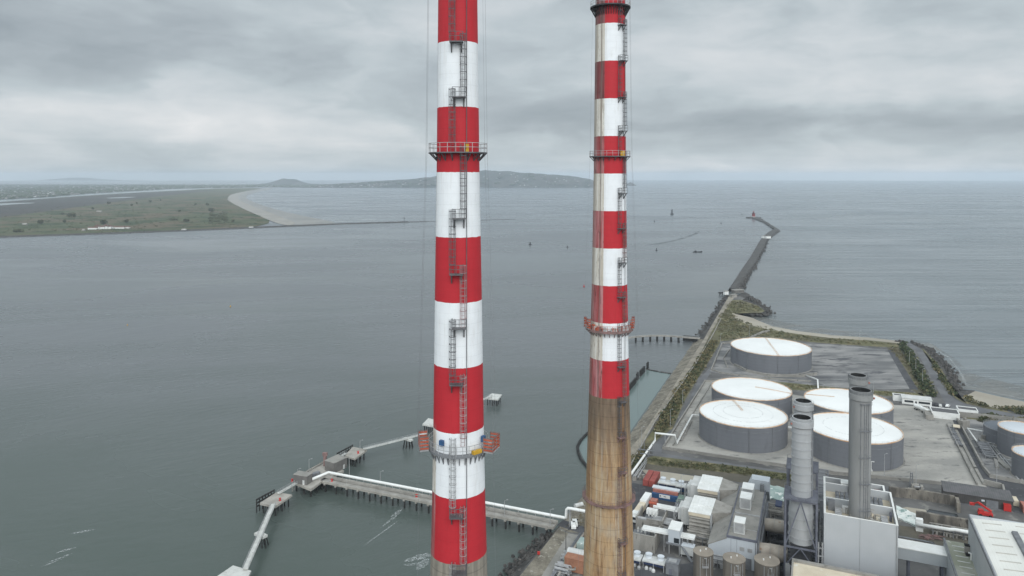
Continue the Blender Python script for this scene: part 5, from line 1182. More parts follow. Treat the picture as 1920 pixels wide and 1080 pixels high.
scrub('scrub', [[(1060, 990), (1093, 944), (1120, 944), (1100, 990)], [(1000, 1078), (1030, 1040), (1040, 1020), (1022, 1044), (1008, 1078)]], 60, 37, .3, .7, [(1, 2), (2,)], 'weeds on the quay')
# ------------------------------------------------------------------ the power plant in the foreground
def at(o, u, v, z=4.0): return Vector((o[0], o[1], 0)) + U * u + V * v + Z * z
def root(name, o, z, label, cat, group=None): return thing(name, (o[0], o[1], z), label, cat, group)
# --- turbine hall with a lean-to on its left
o = G(1363, 1004, 15.3); t = root('turbine_hall', o, 4, 'long pale clad hall with flat grey roof and sloping lean-to on its left', 'industrial hall'); LH = 46
mb = MB(); mb.buv(o, 0, 10.6, 0, LH, 4, 15.0); mb.build('wall', [M['clad_blue']], t)
mb = MB(); mb.hexa([at(o, -6.8, .01, 4), at(o, 0, .01, 4), at(o, 0, LH - .5, 4), at(o, -6.8, LH - .5, 4)], [at(o, -6.8, .01, 10.5), at(o, 0, .01, 14.2), at(o, 0, LH - .5, 14.2), at(o, -6.8, LH - .5, 10.5)]); mb.build('lean_to', M['clad_blue'], t)
mb = MB(); mb.hexa([at(o, -7.1, -.15, 10.4), at(o, -.05, -.15, 14.25), at(o, -.05, LH, 14.25), at(o, -7.1, LH, 10.4)], [at(o, -7.1, -.15, 10.7), at(o, -.05, -.15, 14.55), at(o, -.05, LH, 14.55), at(o, -7.1, LH, 10.7)]); mb.build('lean_to_roof', M['roof_grey'], t)
mb = MB(); mb.buv(o, .3, 10.3, .3, LH - .3, 15.0, 15.25)
mb.cur = 1; mb.buv(o, -.15, .3, -.15, LH, 14.6, 15.5); mb.buv(o, 10.3, 10.75, -.15, LH, 14.6, 15.5); mb.buv(o, .3, 10.3, -.15, .3, 14.6, 15.45); mb.buv(o, .3, 10.3, LH - .3, LH, 14.6, 15.5)
mb.cur = 2; mb.buv(o, .6, 10.1, 19.8, 20.3, 15.25, 15.6); mb.buv(o, .6, 10.1, 7.5, 7.7, 15.25, 15.4); mb.build('roof', [M['roof_grey'], M['blue_steel'], M['galv']], t)
mb = MB(); mb.buv(o, 10.62, 11.9, 1, LH - 2, 4, 11.5); mb.buv(o, 10.62, 11.3, .5, LH - 2, 11.5, 14.3); mb.build('side_duct', M['grey_steel'], t)
mb = MB()
for u in (1.4, 3.5): mb.buv(o, u, u + .08, -.06, .02, 4, 15)
mb.build('cladding_joint', M['blue_steel'], t)
mb = MB(); mb.hexa([at(o, 2.5, LH - .4, 15), at(o, 12, LH - .4, 15), at(o, 12, LH + 7, 8), at(o, 0, LH + 7, 8)], [at(o, 5, LH - .4, 19.4), at(o, 12, LH - .4, 19.4), at(o, 12, LH + 7, 18.6), at(o, 4.5, LH + 7, 18.6)]); mb.build('stair_tower', M['clad_blue'], t)
mb = MB(); mb.buv(o, 8.4, 10, LH - 1.9, LH - .5, 15.2, 18.2); mb.build('roof_door', M['grey_steel'], t)
for (u, v, w, dd, hh, lab) in [(2.2, 3.0, 3.8, 5.0, 4.2, 'white louvred ventilator nearest the front of the hall roof'), (2.2, 24.5, 4.2, 6.0, 4.4, 'middle white ventilator on the hall roof'), (2.1, 33.5, 4.4, 6.0, 4.6, 'rear white ventilator on the hall roof, behind the middle one')]:
    q = at(o, u, v, 15.25); v_ = thing('roof_ventilator', q, lab, 'ventilator', 'white ventilators on the hall roof')
    mb = MB(); mb.buv(q, 0, w, 0, dd, 15.3, 15.25 + hh); mb.build('casing', M['dull_white'], v_)
    mb = MB(); mb.buv(q, .3, w - .3, -.08, .0, 15.8, 15 + hh); mb.buv(q, -.5, 0, .6, dd - 1, 15.3, 17.6); mb.build('louvre', M['galv'], v_)
    mb = MB(); mb.buv(q, -.1, w + .1, -.25, dd + .1, 15.25 + hh, 15.5 + hh); mb.build('lid', M['white'], v_)
# --- two air intake houses with hoods to the hall
o0 = G(1291, 956.7, 14.6)
for k_, lab in ((0, 'nearer white-roofed air intake house with louvred front'), (22.8, 'farther white-roofed air intake house with louvred front')):
    o = Vector((o0.x, o0.y, 0)) + V * k_; t = root('intake_house', o, 4, lab, 'industrial building', 'air intake houses beside the hall')
    mb = MB(); mb.buv(o, .2, 8.5, .6, 14.8, 4, 13.2); mb.build('wall', M['hood'], t)
    mb = MB()
    for i in range(4):
        z_ = 7.6 + i * 1.45; mb.hexa([at(o, .3, -.5, z_), at(o, 8.4, -.5, z_), at(o, 8.4, .6, z_ + .9), at(o, .3, .6, z_ + .9)], [at(o, .3, -.5, z_ + .12), at(o, 8.4, -.5, z_ + .12), at(o, 8.4, .6, z_ + 1.02), at(o, .3, .6, z_ + 1.02)])
    mb.build('louvre', M['cream'] if False else M['hood'], t)
    mb = MB(); mb.buv(o, .1, 8.6, -.6, .58, 13.0, 14.3); mb.build('fascia', M['cream'], t)
    mb = MB(); mb.buv(o, -.1, 8.8, -.7, 15, 14.3, 14.6)
    for i in range(6): mb.buv(o, .9 + i * 1.35, 1.1 + i * 1.35, -.6, 14.9, 14.6, 14.75)
    mb.buv(o, 0, 8.7, 6, 6.25, 14.6, 14.8); mb.build('roof', M['white'], t)
    mb = MB(); mb.buv(o, -3.6, 0.1, 4, 14.6, 6.5, 13.6); mb.buv(o, -5.2, -3.6, 5.5, 13, 7.5, 12.2); mb.build('filter_box', M['dull_white'], t)
    mb = MB(); mb.buv(o, 8.5, 9.3, -.6, 1.2, 6.5, 14.2); mb.build('corner_frame', M['galv'], t)
    mb = MB(); A = [at(o, 8.8, 1.2, 7), at(o, 8.8, 14.8, 7), at(o, 8.8, 14.8, 14.5), at(o, 8.8, 1.2, 14.5)]; B = [at(o, 16.0, 4.5, 10), at(o, 16.0, 10.5, 10), at(o, 16.0, 10.5, 14.6), at(o, 16.0, 4.5, 14.6)]
    mb.hexa([A[0], B[0], B[1], A[1]], [A[3], B[3], B[2], A[2]]); mb.build('hood', M['hood'], t)
    mb = MB()
    for u in (-3.4, -.3):
        for v in (4.3, 9, 14): mb.buv(o, u, u + .3, v, v + .3, 4, 6.5)
    for i in range(3): mb.buv(o, -6.2, -6.0, 3 + i * 3, 3.2 + i * 3, 4, 12)
    mb.beam(at(o, -6.1, 3, 8), at(o, -6.1, 9, 8), .2); mb.beam(at(o, -6.1, 3, 11.8), at(o, -6.1, 9, 11.8), .2); mb.build('support_frame', M['galv'], t)
# --- containers and coolers
q = G(1214, 911, 4)
cont('shipping_container', (1216, 902), 12.2, 2.6, 2.9, 'left red shipping container of the pair beside the chimney', 'container', 'red_box', ANG, group='red shipping containers')
cont('shipping_container', (1227.5, 904), 12.2, 2.6, 2.9, 'right red shipping container of the pair beside the chimney', 'container', 'red_box', ANG, group='red shipping containers')
def cooler(px, label, mat='dull_white', z=7.2, L=8.3, w=4.4):
    q = G(*px, z); t = thing('cooling_unit', (q.x, q.y, 4.05), label, 'cooling unit', 'white topped cooling units')
    mb = MB(); mb.box(q, L, w, z - .5, z, ANG); mb.build('top_plate', M[mat], t)
    mb = MB(); mb.box(q, L - .8, w - .8, z - 1.6, z - .5, ANG); mb.build('radiator', M['navy'], t)
    for s in (-.27, .27):
        c_ = q + U * L * s + V * .9; mb = MB(); mb.lathe([(1.25, z), (1.05, z + .6), (1.35, z + 1.3), (.95, z + 1.25), (.01, z + 1.1)], c_, 10); mb.build('fan_cowl', M['tank_pale'], t)
    for su in (-.46, 0, .46):
        for sv in (-.42, .42): c_ = q + U * L * su + V * w * sv; mb = MB(); mb.beam((c_.x, c_.y, 4.05), (c_.x, c_.y, z - .5), .22); mb.build('leg', M['galv'], t)
    return t
cooler((1252, 903.5), 'white topped cooling unit just right of the red containers')
cooler((1286, 910), 'white topped cooling unit next to the farther intake house')
cooler((1227, 1049), 'white topped cooling unit in front of the concrete bay')
cooler((1183, 1041), 'white topped cooling unit partly hidden by the far chimney')
cont('cabin', (1280, 921), 2.6, 9, 2.6, 'blue site cabin under the cooling unit by the intake house', 'cabin', 'blue', ANG)
cont('shipping_container', (1243, 926), 2.5, 7.0, 2.5, 'short coral container standing behind the long grey roofed shed', 'container', 'coral', ANG)
o = G(1222, 934, 4); t = root('store_shed', o, 4, 'long shed with grey canopy roof, coral inside and a blue front', 'shed')
mb = MB(); mb.buv(o, 0, 11.5, 0, 2.4, 4, 6.4); mb.build('wall', M['blue'], t)
mb = MB(); mb.buv(o, .2, 11.4, 1.4, 3.0, 6.4, 7.6); mb.build('crate_row', M['coral'], t)
mb = MB(); mb.buv(o, -.4, 11.8, 2.6, 5.2, 7.6, 8.1); mb.build('roof', M['tank_pale'], t)
mb = MB()
for u in (-.2, 5.5, 11.4): mb.buv(o, u, u + .2, 4.8, 5.0, 4, 7.6)
mb.build('post', M['galv'], t)
mb = MB(); mb.buv(o, 3.4, 8.2, -.12, -.01, 5.0, 6.5); sg = mb.build('sign_panel', M['white'], t)
mb = MB(); mb.buv(o, 3.7, 4.1, -.16, -.13, 5.5, 6.1); mb.buv(o, 5.4, 6.4, -.16, -.13, 5.6, 5.9); mb.build('emblem', M['navy'], sg)
cont('skip', (1277, 945), 7, 3, 2.6, 'pale green and grey skip left of the nearer intake house', 'skip', 'green_box', ANG)
cont('skip', (1226, 950), 3.2, 3.0, 3.2, 'coral topped box below the long shed', 'box', 'coral', ANG)
cont('skip', (1265, 929), 1.6, 2.6, 1.2, 'small yellow skip behind the long shed', 'skip', 'yellow', ANG)
cont('shipping_container', (1460, 956), 6, 2.6, 3.0, 'navy blue container standing between the hall and the steel stacks', 'container', 'navy', ANG)
# articulated lorry
q = G(1203, 960, 4.05); t = thing('lorry', (q.x, q.y, 4.05), 'white articulated lorry parked beside the far chimney', 'lorry'); rz = ANG + R(-3)
a_ = Vector((math.cos(rz), math.sin(rz), 0)); d_ = Vector((-a_.y, a_.x, 0))
mb = MB(); mb.box(q + d_ * 6.5, 2.9, 9, 5.3, 8.2, rz); mb.build('box_trailer', M['white'], t)
mb = MB(); mb.box(q - d_ * 2.6, 2.8, 9, 5.2, 7.6, rz); mb.build('tilt_trailer', M['cream'], t)
mb = MB(); mb.box(q - d_ * 9.0, 2.7, 2.6, 4.9, 8.0, rz); mb.box(q - d_ * 11.2, 2.6, 1.6, 4.8, 7.2, rz); mb.build('cab', M['white'], t)
mb = MB(); mb.box(q - d_ * 12.04, 2.3, .1, 6.0, 7.0, rz); mb.build('windscreen', M['glass'], t)
for v_ in (-11, -8, -4.5, -1, 4, 9):
    for s in (-1.2, 1.2): c_ = q + d_ * v_ + a_ * s; mb = MB(); mb.tube([c_ - a_ * .18 + Z * .55, c_ + a_ * .18 + Z * .55], .52, 12); mb.build('wheel', M['tyre'], t)
# --- concrete transformer bays
def bay(o, w, dd, h, label):
    t = root('transformer_bay', o, 4, label, 'concrete bay', 'concrete transformer bays')
    mb = MB(); mb.buv(o, -w, 0, 0, .5, 4, 4 + h); mb.buv(o, -.5, 0, .5, dd, 4, 4 + h); mb.buv(o, -w, -w + .5, .5, dd, 4, 4 + h)
    mb.build('wall', M['concrete_wall'], t)
    mb = MB(); mb.buv(o, -w - .1, .1, -.1, .6, 4 + h, 4.2 + h); mb.build('coping', M['concrete'], t)
    c_ = at(o, -w * .5, dd * .55); x_ = thing('transformer', c_, label.replace('concrete bay', 'grey transformer inside the bay'), 'transformer', 'transformers in the concrete bays')
    mb = MB(); mb.box(c_, w * .5, dd * .35, 4.2, 4 + h * .7, ANG); mb.build('tank', M['grey_steel'], x_)
    for s in (-1, 1):
        mb = MB()
        for i in range(8): mb.box(c_ + V * s * (dd * .27) + U * (i - 3.5) * .5, .18, 1.3, 4.8, 4 + h * .68, ANG)
        mb.build('radiator', M['galv'], x_)
    for s in (-1, 0, 1): q_ = c_ + U * s * 1.4; mb = MB(); mb.lathe([(.3, 4 + h * .7), (.42, 4.5 + h * .7), (.26, 5 + h * .7), (.36, 5.4 + h * .7), (.1, 6.2 + h * .7)], q_, 10); mb.build('bushing', M['dull_white'], x_)
    q_ = c_ + Z * (5 + h * .75); mb = MB(); mb.tube([q_ - U * 1.6 + V * 1.2, q_ + U * 1.6 + V * 1.2], .55, 12); mb.build('conservator', M['orange'] if 'upper' in label else M['galv'], x_)
bay(G(1242, 979, 9.4), 11, 11, 5.4, 'upper concrete bay behind the white ducts')
bay(G(1228, 1008.5, 10.2), 13, 10, 6.2, 'lower concrete bay in front of the white ducts')
# --- white bus ducts and the tower that carries them
def ducts(p, q_, z, n, label, name='bus_duct', w=.85, gap=1.15, legs=True):
    a, b2_ = G(*p, z), G(*q_, z); d_ = (b2_ - a).normalized(); n_ = Vector((-d_.y, d_.x, 0)); t = thing(name, (a.x, a.y, 4), label, 'bus duct', 'white bus ducts')
    for i in range(n):
        s = (i - (n - 1) / 2) * gap; mb = MB(); mb.beam(a + n_ * s, b2_ + n_ * s, w, w * .9); mb.build('duct', M['white'], t)
    mb = MB(); L2 = (b2_ - a).length
    for f in (.15, .5, .85):
        c_ = a.lerp(b2_, f)
        for s in (-n * gap / 2, n * gap / 2): mb.beam((c_ + n_ * s)[:2] + (4,), c_ + n_ * s - Z * .4, .25)
        mb.beam(c_ - n_ * n * gap * .55 - Z * .6, c_ + n_ * n * gap * .55 - Z * .6, .3)
    mb.build('support', M['galv'], t); return t
ducts((1205, 989), (1254, 998), 11, 3, 'triple white bus duct running left from the white tower')
ducts((1277, 1003), (1303, 1008), 10.5, 3, 'short triple white bus duct right of the white tower')
ducts((1226, 947), (1272, 956), 10.5, 3, 'upper triple white bus duct below the long shed')
ducts((1213, 957), (1233, 961), 9.5, 1, 'short single white duct at the upper concrete bay', w=2.2)
o = G(1253, 1038, 4); t = root('duct_tower', o, 4, 'white clad box raised on steel legs where the bus ducts meet', 'tower')
mb = MB(); mb.buv(o, 0, 4.3, 0, 7, 8.5, 13.6); mb.build('wall', M['clad_blue'], t)
mb = MB(); mb.buv(o, -.12, 4.42, -.12, 7.12, 13.6, 13.85); mb.build('roof', M['white'], t)
mb = MB(); mb.buv(o, 2.1, 4.1, -.06, -.01, 8.7, 10.6); mb.build('opening', M['glass'], t)
mb = MB(); mb.buv(o, -.8, 5, -.6, 7.6, 8.0, 8.45); mb.build('platform', M['grey_steel'], t)
for u in (.1, 4.0):
    for v in (.1, 6.5): mb = MB(); mb.buv(o, u, u + .35, v, v + .35, 4, 8.0); mb.build('leg', M['galv'], t)
mb = MB(); mb.beam(at(o, 5.0, 0, 8.3), at(o, 9.5, -3, 4.2), 1.0, .25); mb.build('stairway', M['grey_steel'], t)
o = G(1275, 1046, 4); t = root('control_cabin', o, 4, 'white raised cabin behind the steel stair of the duct tower', 'cabin')
mb = MB(); mb.buv(o, 0, 5, 1, 4, 5.0, 8.2); mb.build('wall', M['dull_white'], t); mb = MB(); mb.buv(o, -.1, 5.1, .9, 4.1, 8.2, 8.4); mb.build('roof', M['tank_pale'], t)
for u in (.2, 2.4, 4.5): mb = MB(); mb.buv(o, u, u + .3, 1.2, 1.5, 4, 5); mb.build('leg', M['galv'], t)
o = G(1248, 1076, 4); t = root('switch_room', o, 4, 'dark grey flat-roofed cabin left of the brown silos', 'cabin')
mb = MB(); mb.buv(o, 0, 4.6, 0, 4, 4, 8.2); mb.build('wall', M['grey_steel'], t); mb = MB(); mb.buv(o, -.1, 4.7, -.1, 4.1, 8.2, 8.4); mb.cur = 1; mb.buv(o, .8, 3.6, .8, 3.0, 8.4, 8.55); mb.build('roof', [M['grey_steel'], M['galv']], t)
mb = MB(); mb.buv(o, 1.2, 2.3, -.05, -.01, 4, 6.2); mb.build('door', M['blue_steel'], t)
for i, (x_, y_) in enumerate([(1198, 1066), (1212, 1067), (1220, 1069), (1225, 1072), (1190, 1061)]):
    q = G(x_, y_, 4.05); mb = MB(); mb.lathe([(.01, 4.05), (.7, 4.05), (.7, 4.7), (.4, 5.1), (.01, 5.2)], q, 10)
    tag(mb.build('pump', M['dull_white' if i % 2 else 'galv'], loc=(q.x, q.y, 4.05)), 'small pale pump on the apron in front of the cooling units', 'pump', 'pumps on the apron')
# --- brown silos
for (x_, y_, r, lab) in [(1318.7, 1033.5, 3.53, 'brown round storage silo, leftmost and smallest of three'), (1376.5, 1046, 3.84, 'brown round storage silo in the middle, before the hall front'), (1438, 1049.5, 4.24, 'brown round storage silo at right, largest of three')]:
    c_ = G(x_, y_, 14); t = thing('silo', (c_.x, c_.y, 4), lab, 'silo', 'brown storage silos')
    mb = MB(); mb.lathe([(r, 4), (r, 14)], c_, 40); mb.build('shell', M['silo'], t)
    mb = MB(); mb.lathe([(r + .1, 13.9), (r + .1, 14.05), (r * .5, 14.35), (.01, 14.5)], c_, 40); mb.build('roof', M['silo_top'], t)
    mb = MB()
    for a in (-.55, .05, .5): q = c_ + Vector((math.sin(a) * (r + .15), -math.cos(a) * (r + .15), 0)); mb.beam((q.x, q.y, 4), (q.x, q.y, 13.6), .16)
    mb.build('pipe', M['galv'], t)
    q = c_ + Vector((math.sin(-.1) * (r + .1), -math.cos(-.1) * (r + .1), 0)); q.z = 0; mb = MB(); mb.box(q - Vector((0, .5, 0)), 2.2, 1.1, 10.3, 10.45)
    for dx_ in (-1, 1):
        for hh in (.6, 1.1): mb.beam(q + Vector((dx_, 0, 10.4 + hh)), q + Vector((dx_, -1, 10.4 + hh)), .07)
        mb.beam(q + Vector((dx_, -1, 10.4)), q + Vector((dx_, -1, 13.6)), .09)
    for hh in (.6, 1.1): mb.beam(q + Vector((-1, -1, 10.4 + hh)), q + Vector((1, -1, 10.4 + hh)), .07)
    mb.tube([q + Vector((.4, -.4, 12.2)), q + Vector((.4, -.4, 13.4)), q + Vector((-.3, -.3, 13.5))], .16, 6); mb.build('platform', M['galv'], t)
    mb = MB(); mb.cyl(c_ + Vector((-r * .35, -r * .2, 0)), .22, 14.2, 14.85, 8); mb.cyl(c_ + Vector((r * .3, r * .1, 0)), .22, 14.2, 14.85, 8); mb.build('vent', M['white'], t)
# --- exhaust ducts between the hall and the stack towers
for (x_, y_, r, L2, lab) in [(1457, 987, 2.6, 9.4, 'rusty pale exhaust duct lying between the hall and the rear steel stack'), (1450, 1036, 2.9, 10, 'rusty pale exhaust duct lying between the hall and the front steel stack')]:
    c_ = G(x_, y_, 10.5); t = thing('exhaust_duct', (c_.x, c_.y, 4), lab, 'exhaust duct', 'rusty exhaust ducts'); mb = MB()
    mb.tube([c_ - U * L2 / 2, c_ - U * L2 * .1, c_ + U * L2 / 2], [r * .88, r, r], 32); mb.build('drum', M['rust_duct'], t)
    mb = MB()
    for s in (-.48, -.1, .2, .47): mb.tube([c_ + U * (L2 * s - .12), c_ + U * (L2 * s + .12)], r + .12, 32)
    mb.build('flange', M['hood'], t)
    mb = MB()
    for s in (-.35, .35): mb.box(c_ + U * L2 * s, .5, r * 1.7, 4, 10.5 - r * .6, ANG)
    mb.build('saddle', M['dark_steel'], t)
    mb = MB(); mb.box(c_ + V * 5.5, 9.4, 3.4, 4, 8.6, ANG); mb.box(c_ - V * 4.8 + U, 6, 2.2, 4, 7, ANG); mb.box(c_ + V * 5.5 + U * 2, 1.6, 1.5, 8.6, 10.2, ANG); mb.build('burner_skid', M['dark_steel'], t)
# --- two banded steel stacks on braced towers
def steel_stack(c_, zt, label, r=3.3, plat=36.0):
    t = thing('exhaust_stack', (c_.x, c_.y, 4), label, 'exhaust stack', 'banded steel exhaust stacks')
    mb = MB(); mb.lathe([(4.1, 19.5), (4.15, 31), (r, plat - 1.2), (r, zt), (r - .35, zt)], c_, 48); mb.build('shaft', M['stack'], t, False)
    mb = MB(); mb.lathe([(r - .36, zt - .02), (r - .36, zt - 1.6), (.01, zt - 1.6)], c_, 40); mb.build('flue', M['soot'], t)
    mb = MB(); z_ = plat + 2.5
    while z_ < zt - 4: mb.lathe([(r + .01, z_), (r + .22, z_), (r + .22, z_ + .22), (r + .01, z_ + .22)], c_, 48); z_ += 2.9
    for z_ in (21.5, 25, 28.5): mb.lathe([(4.14, z_), (4.35, z_), (4.35, z_ + .25), (4.14, z_ + .25)], c_, 48)
    mb.build('stiffener_ring', M['stack'], t)
    mb = MB(); mb.lathe([(r, zt - 3.6), (r + .65, zt - 3.0), (r + .65, zt - 1.2), (r + .05, zt - 1.0)], c_, 40); mb.build('collar', M['stack'], t)
    mb = MB(); rr = r + .65
    mb.tube([c_ + Vector((math.cos(6.283 * i / 32) * rr, math.sin(6.283 * i / 32) * rr, zt - .1)) for i in range(32)], .05, 4, True)
    for i in range(20): q = c_ + Vector((math.cos(6.283 * i / 20) * rr, math.sin(6.283 * i / 20) * rr, zt - 1.2)); mb.beam(q, q + Z * 1.1, .06)
    mb.build('railing', M['galv'], t)
    mb = MB(); q = c_ + Vector((-r - .7, -.8, zt - 2.2)); mb.box(q, .5, .5, zt - 2.4, zt - 1.8); mb.build('warning_lamp', M['coral'], t)
    mb = MB(); q = lambda z_: c_ + Vector((math.sin(1.0) * (r + .3), -math.cos(1.0) * (r + .3), z_)); mb.beam(q(plat), q(zt - 1), .5, .12); mb.build('ladder', M['grey_steel'], t)
    h = 5.1; cs = [(-h, -h), (h, -h), (h, h), (-h, h)]; mb = MB()
    for u, v in cs: mb.beam(at(c_, u, v, 4), at(c_, u, v, plat), .62)
    for z_ in (19, plat - .3, 12):
        for (p, q_) in zip(cs, cs[1:] + cs[:1]): mb.beam(at(c_, *p, z_), at(c_, *q_, z_), .5)
    for (p, q_) in zip(cs, cs[1:] + cs[:1]):
        m_ = ((p[0] + q_[0]) / 2, (p[1] + q_[1]) / 2)
        mb.beam(at(c_, *p, 19), at(c_, *m_, plat - .5), .38); mb.beam(at(c_, *q_, 19), at(c_, *m_, plat - .5), .38)
        mb.beam(at(c_, *p, 12), at(c_, *m_, 19), .3); mb.beam(at(c_, *q_, 12), at(c_, *m_, 19), .3)
    mb.build('support_tower', M['blue_steel'], t)
    mb = MB(); k = 28
    for i in range(4):
        p, q_ = cs[i], cs[(i + 1) % 4]; n_ = 9
        outer = [Vector((lerp(p[0], q_[0], j / n_), lerp(p[1], q_[1], j / n_))) * 1.1 for j in range(n_ + 1)]
        for j in range(n_):
            a, b2_ = outer[j], outer[j + 1]; ia, ib = a.normalized() * (r + .1), b2_.normalized() * (r + .1)
            mb.hexa([at(c_, *a, plat), at(c_, *b2_, plat), at(c_, *ib, plat), at(c_, *ia, plat)], [at(c_, *a, plat + .2), at(c_, *b2_, plat + .2), at(c_, *ib, plat + .2), at(c_, *ia, plat + .2)])
    mb.build('platform', M['blue_steel'], t)
    mb = MB()
    for (p, q_) in zip(cs, cs[1:] + cs[:1]): rail(mb, at(c_, p[0] * 1.1, p[1] * 1.1, plat + .2), at(c_, q_[0] * 1.1, q_[1] * 1.1, plat + .2), 1.1, 2)
    mb.build('platform_railing', M['grey_steel'], t)
    mb = MB(); mb.buv(c_, -3.4, 3.4, -3.6, 3.6, 8, 19.4); mb.build('silencer_base', M['dark_steel'], t)
    mb = MB()
    for u in (5.8, 7.0): mb.beam(at(c_, u, -4, 4), at(c_, u, -4, 22), .4)
    for i in range(6): mb.beam(at(c_, 5.4, -4, 6 + i * 2.8), at(c_, 7.4, -4, 6 + i * 2.8), .35)
    for i in range(14): q = at(c_, rf.uniform(-5, 5), rf.uniform(-5.6, -4.4)); mb.box(q, rf.uniform(.5, 1.6), .6, rf.uniform(5, 9), rf.uniform(10, 14), ANG)
    mb.build('pipework', M['galv'], t)
C1 = Vector((103.3, 251, 0)); C2 = C1 + V * 20
steel_stack(C1, 64, 'banded pale steel exhaust stack on a braced tower, front one'); steel_stack(C2, 64, 'banded pale steel exhaust stack right behind the front one', r=3.15, plat=39)
# --- boiler house with recessed roof and twin concrete stacks
o = G(1545, 962, 32); t = root('boiler_house', o, 4, 'tall plain grey clad building with open-topped roof wells', 'industrial building')
mb = MB(); mb.buv(o, 0, 22.9, 0, 27, 4, 28.8); mb.buv(o, 0, 21, 27, 33, 4, 28.8); mb.build('wall', M['clad'], t)
mb = MB(); th = .55
mb.buv(o, 0, 22.9, 0, th, 28.8, 32); mb.buv(o, 0, th, th, 32.4, 28.8, 32); mb.buv(o, 22.9 - th, 22.9, th, 27, 28.8, 32)
mb.buv(o, th, 22.9 - th, 13.5, 14.1, 28.8, 32); mb.buv(o, th, 22.9, 27, 27.6, 28.8, 32); mb.buv(o, th, 21, 32.4, 33, 28.8, 32); mb.buv(o, 20.4, 21, 27.6, 32.4, 28.8, 32)
mb.build('parapet', M['clad'], t)
mb = MB(); e = .08
for (u0, u1, v0, v1) in [(0, 22.9, 0, th), (0, th, th, 32.4), (22.9 - th, 22.9, th, 27), (th, 22.9 - th, 13.5, 14.1), (th, 22.9, 27, 27.6), (0, 21, 32.4, 33), (20.4, 21, 27.6, 32.4)]: mb.buv(o, u0 - e * (u0 == 0), u1 + e, v0, v1, 32.004, 32.12)
mb.build('coping', M['white'], t)
mb = MB(); mb.buv(o, th, 22.9 - th, th, 13.5, 28.8, 28.95); mb.buv(o, th, 22.9 - th, 14.1, 27, 28.8, 28.95); mb.buv(o, th, 20.4, 27.6, 32.4, 28.8, 28.95); mb.build('roof', M['cream'], t)
for (u, v, w, dd, hh, mt) in [(3.6, 4, 2.2, 6, 1.6, 'galv'), (18.2, 3, 2.2, 7, 1.4, 'galv'), (1.4, 10, 2.2, 2.2, 3.2, 'grey_steel'), (6, 9.5, 2, 1.6, 2.2, 'dull_white'), (21, 9, .8, .8, 3, 'blue_steel')]:
    q = at(o, u, v, 28.95); mb = MB(); mb.buv(q, 0, w, 0, dd, 29, 28.95 + hh)
    for i in range(4): mb.buv(q, .1, w - .1, dd * (i + .1) / 4, dd * (i + .7) / 4, 28.95 + hh, 29.15 + hh)
    mb.build('roof_unit', M[mt], t)
for k in range(4):
    for j in range(2):
        for u0 in (4.0, 13.6): q = at(o, u0 + k * 1.6, 16.5 + j * 4.6, 28.95); mb = MB(); mb.buv(q, 0, 1.35, 0, 4.0, 29, 30.3); mb.buv(q, .25, 1.1, .5, 3.4, 30.3, 30.55); mb.build('fan_unit', M['grey_steel'], t)
mb = MB()
for i in range(46): q = at(o, rf.uniform(7.5, 16.5), rf.uniform(1.2, 11.5), 28.95); mb.buv(q, 0, rf.uniform(.3, 1.4), 0, rf.uniform(.3, 1.6), 29, 29 + rf.uniform(.5, 2.4))
for i in range(18): q = at(o, rf.uniform(7, 17), rf.uniform(1, 12.5), 29); mb.beam(q, q + Z * rf.uniform(1.5, 3.2), .14); mb.beam(q + Z * 2, q + U * rf.uniform(1, 3) + Z * 2, .16)
mb.build('valve_gear', M['hood'], t)
mb = MB()
for i in range(20): q = at(o, rf.uniform(1.2, 18), rf.uniform(28.2, 31.3), 28.95); mb.buv(q, 0, rf.uniform(.4, 1.8), 0, rf.uniform(.3, .9), 29, 29 + rf.uniform(.4, 2.2))
mb.build('steam_valves', M['ladder_red'], t)
mb = MB(); q = at(o, 6, 28, 28.95); mb.buv(q, 0, 3, 0, 3.5, 29, 32.6); mb.build('roof_cabin', M['white'], t)
mb = MB(); mb.buv(o, .25, .5, -.08, -.02, 6, 6.4); mb.buv(o, 22, 22.3, -.08, -.02, 6, 6.4); mb.build('lamp_bracket', M['dark_steel'], t)
